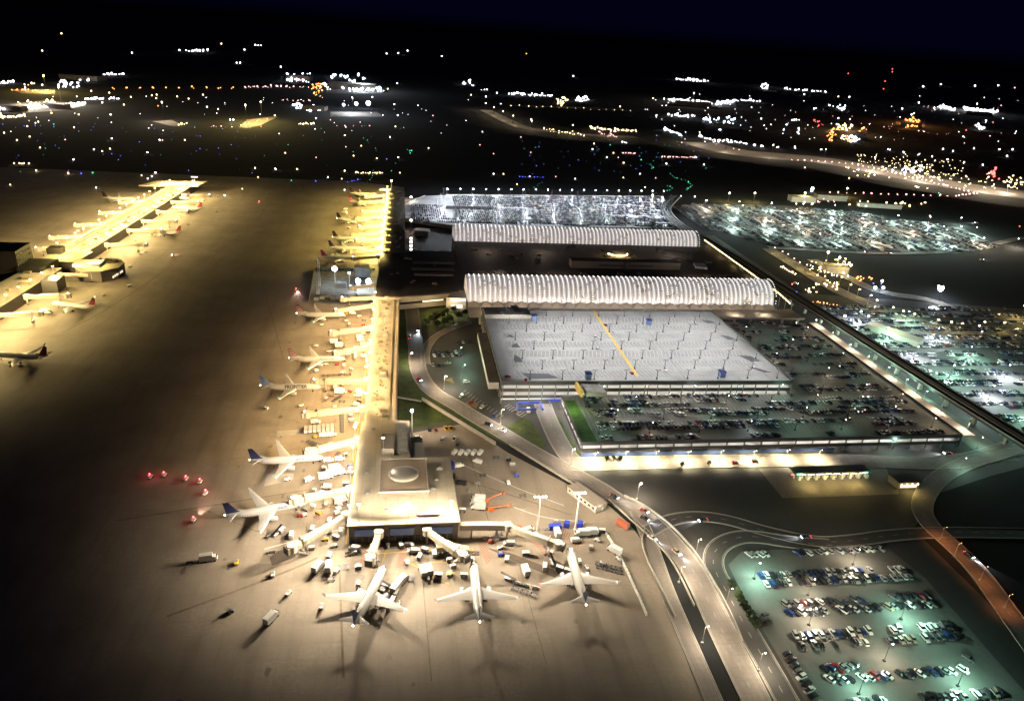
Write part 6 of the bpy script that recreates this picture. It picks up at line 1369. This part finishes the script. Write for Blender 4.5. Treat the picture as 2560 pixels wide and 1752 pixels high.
single_R = [(65,250,'o'),(278,352,'w'),(87,548,'c'),(490,490,'y'),(640,453,'y'),(690,455,'w'),(1325,435,'c'),(1480,445,'y'),(1530,447,'w'),(655,530,'w'),(1130,545,'w'),(1280,550,'c'),(1245,572,'c'),(1232,595,'c'),(1370,500,'c'),(1440,485,'w'),(1480,543,'c'),(1525,340,'r'),(1725,320,'r'),(1725,333,'r'),(1692,375,'r'),(1685,410,'r'),(1865,400,'w'),(1945,390,'c'),(2100,397,'c'),(2205,395,'w'),(2280,405,'p'),(1770,500,'c'),(1785,545,'r'),(1812,527,'c'),(1845,473,'c'),(1915,497,'w'),(2150,555,'w'),(2060,597,'r'),(1955,683,'w'),(2000,693,'c'),(2095,680,'w'),(2210,685,'w'),(2270,685,'w'),(2245,715,'w'),(1975,730,'w'),(2050,743,'w'),(2135,755,'w'),(1905,717,'w'),(40,628,'p'),(85,697,'p'),(372,658,'y'),(365,683,'w'),(500,650,'w'),(460,700,'y'),(430,720,'w'),(482,720,'p'),(505,745,'y'),(835,720,'c'),(585,730,'g'),(640,765,'g'),(700,748,'w'),(770,652,'p'),(870,753,'w'),(1005,680,'p'),(1030,685,'p'),(1328,767,'y'),(445,663,'g')]
for cr_, tab, off in ((cL, single_L, 'left'), (cR, single_R, 'right')):
    for i, (x, y, k) in enumerate(tab):
        d_ = 'farthest lamps near the skyline' if y < 320 else 'distant town lamps' if y < 540 else 'scattered airfield lamps'
        far_lamp(W(*cr_(x, y)), k, 1.15 if k in 'wyc' else 1.0, '%s lamp, one of the %s in the %s half' % (NAMEC[k], d_, off), '%s %s, %s half' % (NAMEC[k], d_, off))
for c_, x, y, k in [(cC,1010,35,'y'),(cC,1395,45,'w'),(cC,1735,50,'w'),(cC,1005,170,'y'),(cC,1297,172,'p'),(cC,1155,135,'w'),(cC,1200,255,'y'),(cC,570,180,'w'),(cC,45,228,'y'),(cC,395,160,'p'),(cC,160,158,'y'),(cC,1360,345,'w'),(cC,1525,335,'c'),(cC,1650,340,'c'),(cB,800,110,'y'),(cB,1300,128,'p'),(cB,375,95,'y'),(cB,650,165,'w'),(cB,775,180,'y'),(cB,180,95,'w'),(cB,20,165,'y'),(cB,540,200,'b'),(cB,920,185,'b'),(cB,320,195,'g'),(cB,800,280,'w'),(cA,665,8,'w'),(cA,130,42,'y'),(cA,200,45,'y'),(cA,262,45,'y'),(cA,330,105,'y'),(cA,620,130,'y'),(cA,95,235,'y'),(cA,735,133,'b'),(cA,840,125,'g'),(cA,1280,150,'y'),(cA,1335,178,'w'),(cA,1372,157,'w'),(cA,1410,125,'y'),(cA,2305,85,'y'),(cA,2190,270,'y'),(cA,870,260,'w'),(cA,2030,330,'c'),(cD,330,80,'w'),(cD,815,100,'w'),(cD,960,145,'w'),(cD,1460,515,'y'),(cD,870,610,'y'),(cD,1745,612,'w'),(cD,2270,610,'r'),(cD,1540,310,'g')]:
    far_lamp(W(*c_(x, y)), k, 1.0, '%s lamp standing alone on the dark field just beyond the concourses and car parks' % NAMEC[k], '%s lone lamps on the near dark field' % NAMEC[k])
stm = {k: MB() for k in GL}
def cluster(c_, pts, k, sz=1.0, jit=6):
    pts = pts if len(pts) < 6 or sz < .65 else pts + [(a_ + fr_.uniform(-9, 9), b_ + fr_.uniform(-4, 4)) for a_, b_ in pts]
    for x, y in pts:
        p = W(*c_(x + fr_.uniform(-jit, jit), y + fr_.uniform(-jit * .4, jit * .4))); d = math.hypot(p[0], p[1]); dot(stm[k], p[0], p[1], d * .00066 * sz * fr_.choice((.55, .7, .85, 1, 1.15, 1.5)))
def line(x0, y0, x1, y1, n_): return [(x0 + (x1 - x0) * i / max(1, n_ - 1), y0 + (y1 - y0) * i / max(1, n_ - 1)) for i in range(n_)]
def blob(x0, y0, x1, y1, n_): return [(fr_.uniform(x0, x1), fr_.uniform(y0, y1)) for _ in range(n_)]
CL = [(cL, line(855, 237, 940, 236, 7), 'w', 1, 4), (cL, line(1160, 213, 1185, 212, 3), 'w', .8, 2), (cL, line(475, 344, 560, 341, 6), 'w', 1, 3), (cL, blob(345, 350, 415, 372, 12), 'w', 1.1, 3), (cL, blob(270, 375, 360, 400, 12), 'w', 1, 3), (cL, line(115, 390, 158, 386, 4), 'y', 1, 3), (cL, line(0, 385, 60, 378, 6), 'w', 1, 4),
 (cL, line(512, 406, 1060, 403, 10), 'o', .9, 3), (cL, line(1110, 400, 1400, 398, 15), 'p', .9, 4), (cL, blob(1305, 338, 1400, 378, 16), 'c', 1.1, 3), (cL, blob(1340, 350, 1380, 372, 6), 'p', 1.2, 3), (cL, blob(1500, 345, 1650, 380, 12), 'c', 1.1, 3), (cL, blob(1560, 390, 1730, 420, 40), 'c', 1.2, 3), (cL, blob(1420, 385, 1485, 442, 18), 'o', 1, 3), (cL, blob(1450, 380, 1500, 410, 8), 'w', 1, 3),
 (cL, [(1560, 490), (1617, 490), (1672, 493)], 'c', 3, 0), (cL, blob(1320, 475, 1365, 500, 8), 'c', 1.2, 3), (cL, blob(1395, 485, 1460, 510, 9), 'c', 1.2, 3), (cL, line(1285, 460, 1400, 460, 6), 'p', .7, 3), (cL, line(0, 500, 390, 478, 60), 'w', 1.1, 9), (cL, blob(80, 462, 250, 500, 26), 'y', 1.1, 3), (cL, line(0, 538, 110, 532, 14), 'y', 1, 5), (cL, line(392, 455, 470, 452, 9), 'w', 1, 3), (cL, line(498, 455, 542, 453, 5), 'w', 1, 3), (cL, line(60, 412, 245, 420, 16), 'o', .7, 5),
 (cL, line(1615, 788, 1735, 788, 12), 'y', .7, 1), (cL, line(1090, 572, 1250, 532, 5), 'y', .8, 5), (cL, line(1365, 568, 1425, 566, 6), 'y', 1, 3), (cL, line(1530, 575, 1680, 575, 5), 'p', .6, 3), (cL, blob(2100, 370, 2142, 390, 6), 'w', .9, 1), (cL, line(2185, 412, 2210, 412, 3), 'w', .9, 2), (cL, line(815, 572, 850, 566, 4), 'y', 1, 3), (cL, line(1005, 578, 960, 576, 3), 'p', .7, 3),
 (cR, line(750, 364, 880, 374, 14), 'w', 1, 4), (cR, blob(1125, 390, 1170, 408, 7), 'w', 1, 2), (cR, line(0, 430, 180, 440, 16), 'w', 1, 5), (cR, blob(205, 450, 245, 485, 12), 'y', 1, 2), (cR, blob(290, 445, 355, 468, 12), 'w', .9, 2), (cR, line(720, 460, 890, 472, 30), 'w', 1.1, 8), (cR, line(920, 478, 1010, 465, 20), 'c', 1.1, 8), (cR, line(1045, 460, 1120, 465, 7), 'w', 1, 4), (cR, line(1240, 410, 1420, 420, 10), 'w', .8, 5), (cR, line(712, 528, 815, 535, 10), 'w', 1.1, 6), (cR, blob(865, 540, 1020, 600, 24), 'c', 1.1, 2), (cR, line(1270, 552, 1300, 548, 4), 'w', 1.2, 3), (cR, blob(1295, 580, 1320, 612, 5), 'w', 1, 2), (cR, blob(1480, 480, 1525, 505, 6), 'c', 1.2, 2), (cR, blob(1360, 545, 1430, 580, 6), 'r', .8, 2),
 (cR, blob(1435, 590, 1600, 645, 34), 'o', 1.1, 2), (cR, blob(1480, 570, 1560, 650, 24), 'y', 1.2, 2), (cR, blob(1500, 610, 1570, 650, 10), 'c', 1, 2), (cR, blob(1785, 545, 1850, 585, 20), 'o', 1.2, 2), (cR, line(1940, 490, 2010, 505, 14), 'w', 1.1, 6), (cR, line(2050, 500, 2200, 516, 28), 'w', 1.1, 7), (cR, blob(2100, 570, 2150, 592, 8), 'w', 1, 2), (cR, line(1440, 480, 1500, 500, 4), 'w', .9, 4),
 (cR, line(360, 585, 560, 600, 22), 'y', 1, 7), (cR, blob(390, 592, 470, 628, 14), 'p', .8, 2), (cR, line(140, 590, 330, 618, 12), 'y', .7, 8), (cR, line(0, 482, 540, 505, 16), 'y', .55, 5), (cR, line(690, 590, 770, 620, 8), 'c', 1, 5), (cR, line(925, 640, 1060, 655, 12), 'w', 1, 6), (cR, line(850, 622, 935, 650, 7), 'w', 1, 4), (cR, line(505, 700, 560, 700, 6), 'p', .7, 2), (cR, line(680, 717, 835, 718, 13), 'p', .8, 3), (cR, [(1100, 667), (1137, 670), (1207, 674), (1285, 677), (1405, 682), (1715, 685), (1775, 695), (1842, 707)], 'w', 1, 0), (cR, line(500, 648, 520, 652, 3), 'w', .8, 2),
 (cR, blob(1560, 700, 1800, 760, 50), 'y', .5, 2), (cR, blob(1780, 730, 2050, 800, 70), 'y', .55, 2), (cL, blob(0, 560, 1200, 790, 46), 'b', .4, 5), (cL, blob(0, 560, 1900, 790, 34), 'g', .4, 5), (cR, blob(0, 640, 900, 790, 40), 'b', .4, 5), (cR, blob(0, 640, 900, 790, 24), 'g', .4, 5), (cL, blob(0, 440, 2300, 620, 60), 'w', .45, 5), (cR, blob(600, 430, 2300, 660, 90), 'w', .45, 5), (cR, blob(1200, 480, 2300, 660, 40), 'p', .45, 5), (cR, blob(1720, 740, 1860, 790, 20), 'w', .9, 2), (cD, blob(700, 60, 1400, 180, 22), 'y', .7, 6), (cD, blob(1300, 130, 2300, 270, 60), 'y', .7, 8), (cD, blob(2010, 80, 2090, 190, 8), 'r', 1.4, 4),
 (cD, line(210, 5, 700, 35, 9), 'p', .8, 0), (cD, line(765, 45, 1000, 90, 6), 'p', .9, 0), (cD, line(1040, 100, 1850, 305, 22), 'p', .9, 0), (cD, line(555, 302, 1700, 335, 16), 'p', .9, 0), (cD, line(1720, 330, 1890, 310, 6), 'p', .9, 0), (cD, blob(720, 385, 1420, 430, 22), 'y', 1.1, 3), (cD, blob(230, 340, 420, 410, 12), 'y', 1, 3), (cD, [(395, 290), (390, 300)], 'c', 2.6, 0), (cD, blob(420, 360, 640, 395, 8), 'p', .8, 3),
 (cC, line(70, 158, 280, 162, 9), 'b', .5, 3), (cC, [(1215, 35), (1240, 45), (1262, 58), (1280, 72), (1262, 82)], 'g', .5, 0), (cC, [(1430, 130), (1450, 148), (1470, 165), (1490, 172), (1530, 182), (1565, 186)], 'g', .5, 0), (cC, [(1592, 208), (1608, 220), (1618, 235), (1610, 252), (1592, 264), (1575, 270)], 'g', .7, 0), (cC, [(1405, 238), (1428, 246), (1446, 260), (1425, 276), (1400, 284)], 'g', .5, 0), (cC, [(270, 207), (245, 218), (232, 235), (222, 252), (200, 255)], 'g', .45, 0), (cB, [(1060, 100), (1058, 120), (1052, 145), (1046, 165), (1030, 185), (1005, 200)], 'g', .5, 0), (cB, line(830, 205, 940, 180, 7), 'b', .5, 2), (cL, [(1650, 630), (1668, 640), (1672, 650)], 'g', .6, 0), (cL, [(1850, 682), (1868, 690), (1862, 700)], 'g', .8, 0),
 (cD, blob(380, 900, 740, 1060, 46), 'y', .8, 4), (cD, blob(560, 960, 720, 1060, 16), 'w', .9, 4), (cD, blob(780, 1060, 930, 1100, 10), 'o', .9, 4), (cD, [(960, 1185), (1035, 1180)], 'c', 3.2, 0), (cD, [(950, 1125), (1020, 1125)], 'b', 1.3, 0), (cD, [(1545, 1215)], 'c', 5, 0), (cD, [(1535, 1165)], 'c', 2, 0), (cD, [(905, 1425), (690, 1430), (435, 1455), (1905, 1510), (1930, 1560)], 'w', 2, 0), (cD, blob(1440, 1340, 1560, 1370, 6), 'w', 1, 3), (cD, blob(460, 1090, 640, 1180, 14), 'y', 1, 4), (cD, line(410, 1285, 620, 1318, 8), 'o', .8, 2), (cD, [(190, 1215), (252, 1212)], 'b', 1.6, 0), (cD, [(215, 1135)], 'r', 1.8, 0), (cD, line(120, 970, 240, 1040, 8), 'y', 1, 3), (cD, blob(290, 1130, 440, 1200, 8), 'y', 1, 3)]
for args in CL: cluster(*args)
for k, b in stm.items():
    if b.v: tag(b.build('distant_town_lights', [GL[k], darkpoleM]), 'massed %s lamps of the far town, roads and airfield' % NAMEC[k], 'town lights', None, 'stuff')
# pools of real light on the far yards, highway and fields
def pool(p, power, col, h=14, nm='yard_floodlight', lab='', grp='floodlights of the far yards'):
    t = thing(nm, lab, 'floodlight', (*p, 0), 0, grp); MB().tube((0, 0, 0), (0, 0, h), .4, .25, 6).build('pole', darkpoleM, t); MB().ball((0, 0, h), 1.2, 0, 6, 4).build('lamp', gW, t); lamp('POINT', (*p, h - 1.6), power, col, t, rad=1)
for i, (c_, x, y, pw, cl, l) in enumerate(((cL, 1120, 562, 700000, SOD, 'floodlight on the brightly lit amber ramp far away'), (cL, 1190, 545, 400000, SOD, 'floodlight midway on the lit amber ramp'), (cL, 745, 553, 250000, NEU, 'floodlight on a pale lit strip left of the amber ramp'), (cL, 210, 416, 900000, SOD, 'floodlight on the orange strip at the left skyline'), (cL, 130, 482, 800000, NEU, 'floodlight left in the long white band of yards'), (cL, 280, 478, 800000, NEU, 'floodlight right in the long white band of yards'),
        (cL, 1600, 515, 700000, COOL, 'floodlight below the three big white lamps'), (cL, 1650, 408, 1200000, COOL, 'floodlight in the brightest white cluster'), (cR, 1520, 600, 600000, (1, .6, .25), 'floodlight in the amber cluster at the right'), (cR, 1812, 565, 600000, (1, .4, .1), 'orange floodlight beside the red sign lamp'), (cR, 820, 468, 700000, NEU, 'floodlight in the long white row of the right town'), (cR, 2100, 508, 500000, COOL, 'floodlight in the white row at the right edge'),
        (cD, 620, 990, 30000, SOD, 'amber floodlight in the works yard beyond the east roads'), (cD, 520, 940, 22000, SOD, 'amber floodlight at the back of the works yard'), (cD, 720, 1060, 22000, SOD, 'amber floodlight at the front of the works yard'), (cD, 1000, 1210, 30000, (.6, .75, 1), 'bluish floodlight by the twin blue lamps'), (cD, 1545, 1270, 40000, COOL, 'floodlight beneath the single glaring white lamp'), (cD, 320, 375, 50000, SOD, 'amber floodlight left of the fenced strip'), (cD, 700, 330, 60000, SOD, 'amber floodlight on the fenced strip'), (cC, 1950, 380, 40000, SOD, 'amber floodlight behind the far oval car park'), (cC, 2180, 380, 50000, SOD, 'amber floodlight at the back edge of the far oval car park'), (cD, 2150, 300, 120000, NEU, 'floodlight at the right end of the highway'), (cD, 2280, 1440, 20000, SOD, 'amber floodlight at the right edge road'), (cC, 1260, 405, 30000, NEU, 'floodlight at the right end of the distant garage'), (cB, 1400, 650, 9000, (1, .7, .6), 'floodlight in the service court beside the far wing'), (cB, 1400, 430, 12000, (1, .8, .7), 'floodlight behind the service court'))):
    pool(W(*c_(x, y)), pw * .9, cl, 14 if y > 600 or c_ in (cB, cC, cD) else 40, lab=l)
for i, (p, a) in enumerate(along(hw, 118)):
    t = thing('highway_lamp', 'tall highway lamp, %s from the far end of the lit highway' % nth(i + 1), 'lamp post', (*p, 0), 0, 'lamps of the lit highway'); MB().tube((0, 0, 0), (0, 0, 24), .5, .3, 6).build('pole', darkpoleM, t); MB().ball((0, 0, 24), 1.0, 0, 6, 4).build('lamp', gW, t); batwing(lamp('POINT', (*p, 22), 230000 if i > 3 else 70000, (1, .8, .55), t, rad=1).data)
for i, (p, a) in enumerate(along(fcr, 110)):
    t = thing('highway_lamp', 'tall road lamp, %s from the left on the far curved road' % nth(i + 1), 'lamp post', (*p, 0), 0, 'lamps of the far curved road'); MB().tube((0, 0, 0), (0, 0, 20), .5, .3, 6).build('pole', darkpoleM, t); MB().ball((0, 0, 20), 1.0, 0, 6, 4).build('lamp', gW, t); batwing(lamp('POINT', (*p, 18), 26000, (1, .8, .5), t, rad=1).data)
# dark sheds out in the clusters
for i, (c_, x, y, sx, sy, h_) in enumerate(((cL, 380, 362, 120, 60, 14), (cL, 1360, 365, 90, 50, 18), (cL, 1600, 405, 160, 60, 20), (cL, 1430, 500, 60, 40, 10), (cL, 250, 490, 60, 24, 9), (cL, 60, 500, 50, 24, 9), (cR, 820, 478, 140, 50, 14), (cR, 970, 580, 70, 40, 10), (cR, 1530, 620, 80, 50, 14), (cR, 1810, 575, 60, 40, 14), (cR, 2120, 520, 110, 40, 12), (cD, 300, 375, 40, 18, 8), (cD, 560, 360, 50, 16, 8), (cD, 600, 1010, 24, 14, 7), (cD, 1000, 430, 70, 10, 6), (cB, 1400, 400, 16, 12, 7), (cB, 1500, 680, 16, 12, 6))):
    p = W(*c_(x, y)); t = thing('shed', 'far dark flat-roofed shed, %s of those listed from left to right among the town lamps' % nth(i + 1) if i < 11 else ('pale low shed left of the fenced strip', 'pale low shed by the fenced strip', 'works shed in the amber yard east of the roads', 'long low shed behind the far oval car park', 'service shed behind the far wing', 'service shed beside the farther vault end')[i - 11], 'shed', (*p, 0), R_(-8), 'sheds in the far town' if i < 11 else None)
    MB().box(0, 0, h_ / 2, sx, sy, h_).build('wall', wallM if i > 10 else brownM, t); MB().box(0, 0, h_ + .3, sx * 1.02, sy * 1.03, .6).build('roof', concM if i > 10 else darkroofM, t)
t = thing('floodlit_sign_board', 'four stacked white lamps on a dark pylon beside the far wing', 'sign', (*W(*cB(1400, 830)), 0)); MB().box(0, 0, 9, 3, 1.5, 18).build('pylon', darkM, t); b = MB()
for k in range(4): b.box(0, -.9, 15 - k * 4, 2.8, .3, 2.2)
b.split('lamp_panel', glow('panel_glow', (1, .95, .9), 4), t)
print('objects', len(bpy.data.objects), 'lights', len([o for o in bpy.data.objects if o.type == 'LIGHT']))
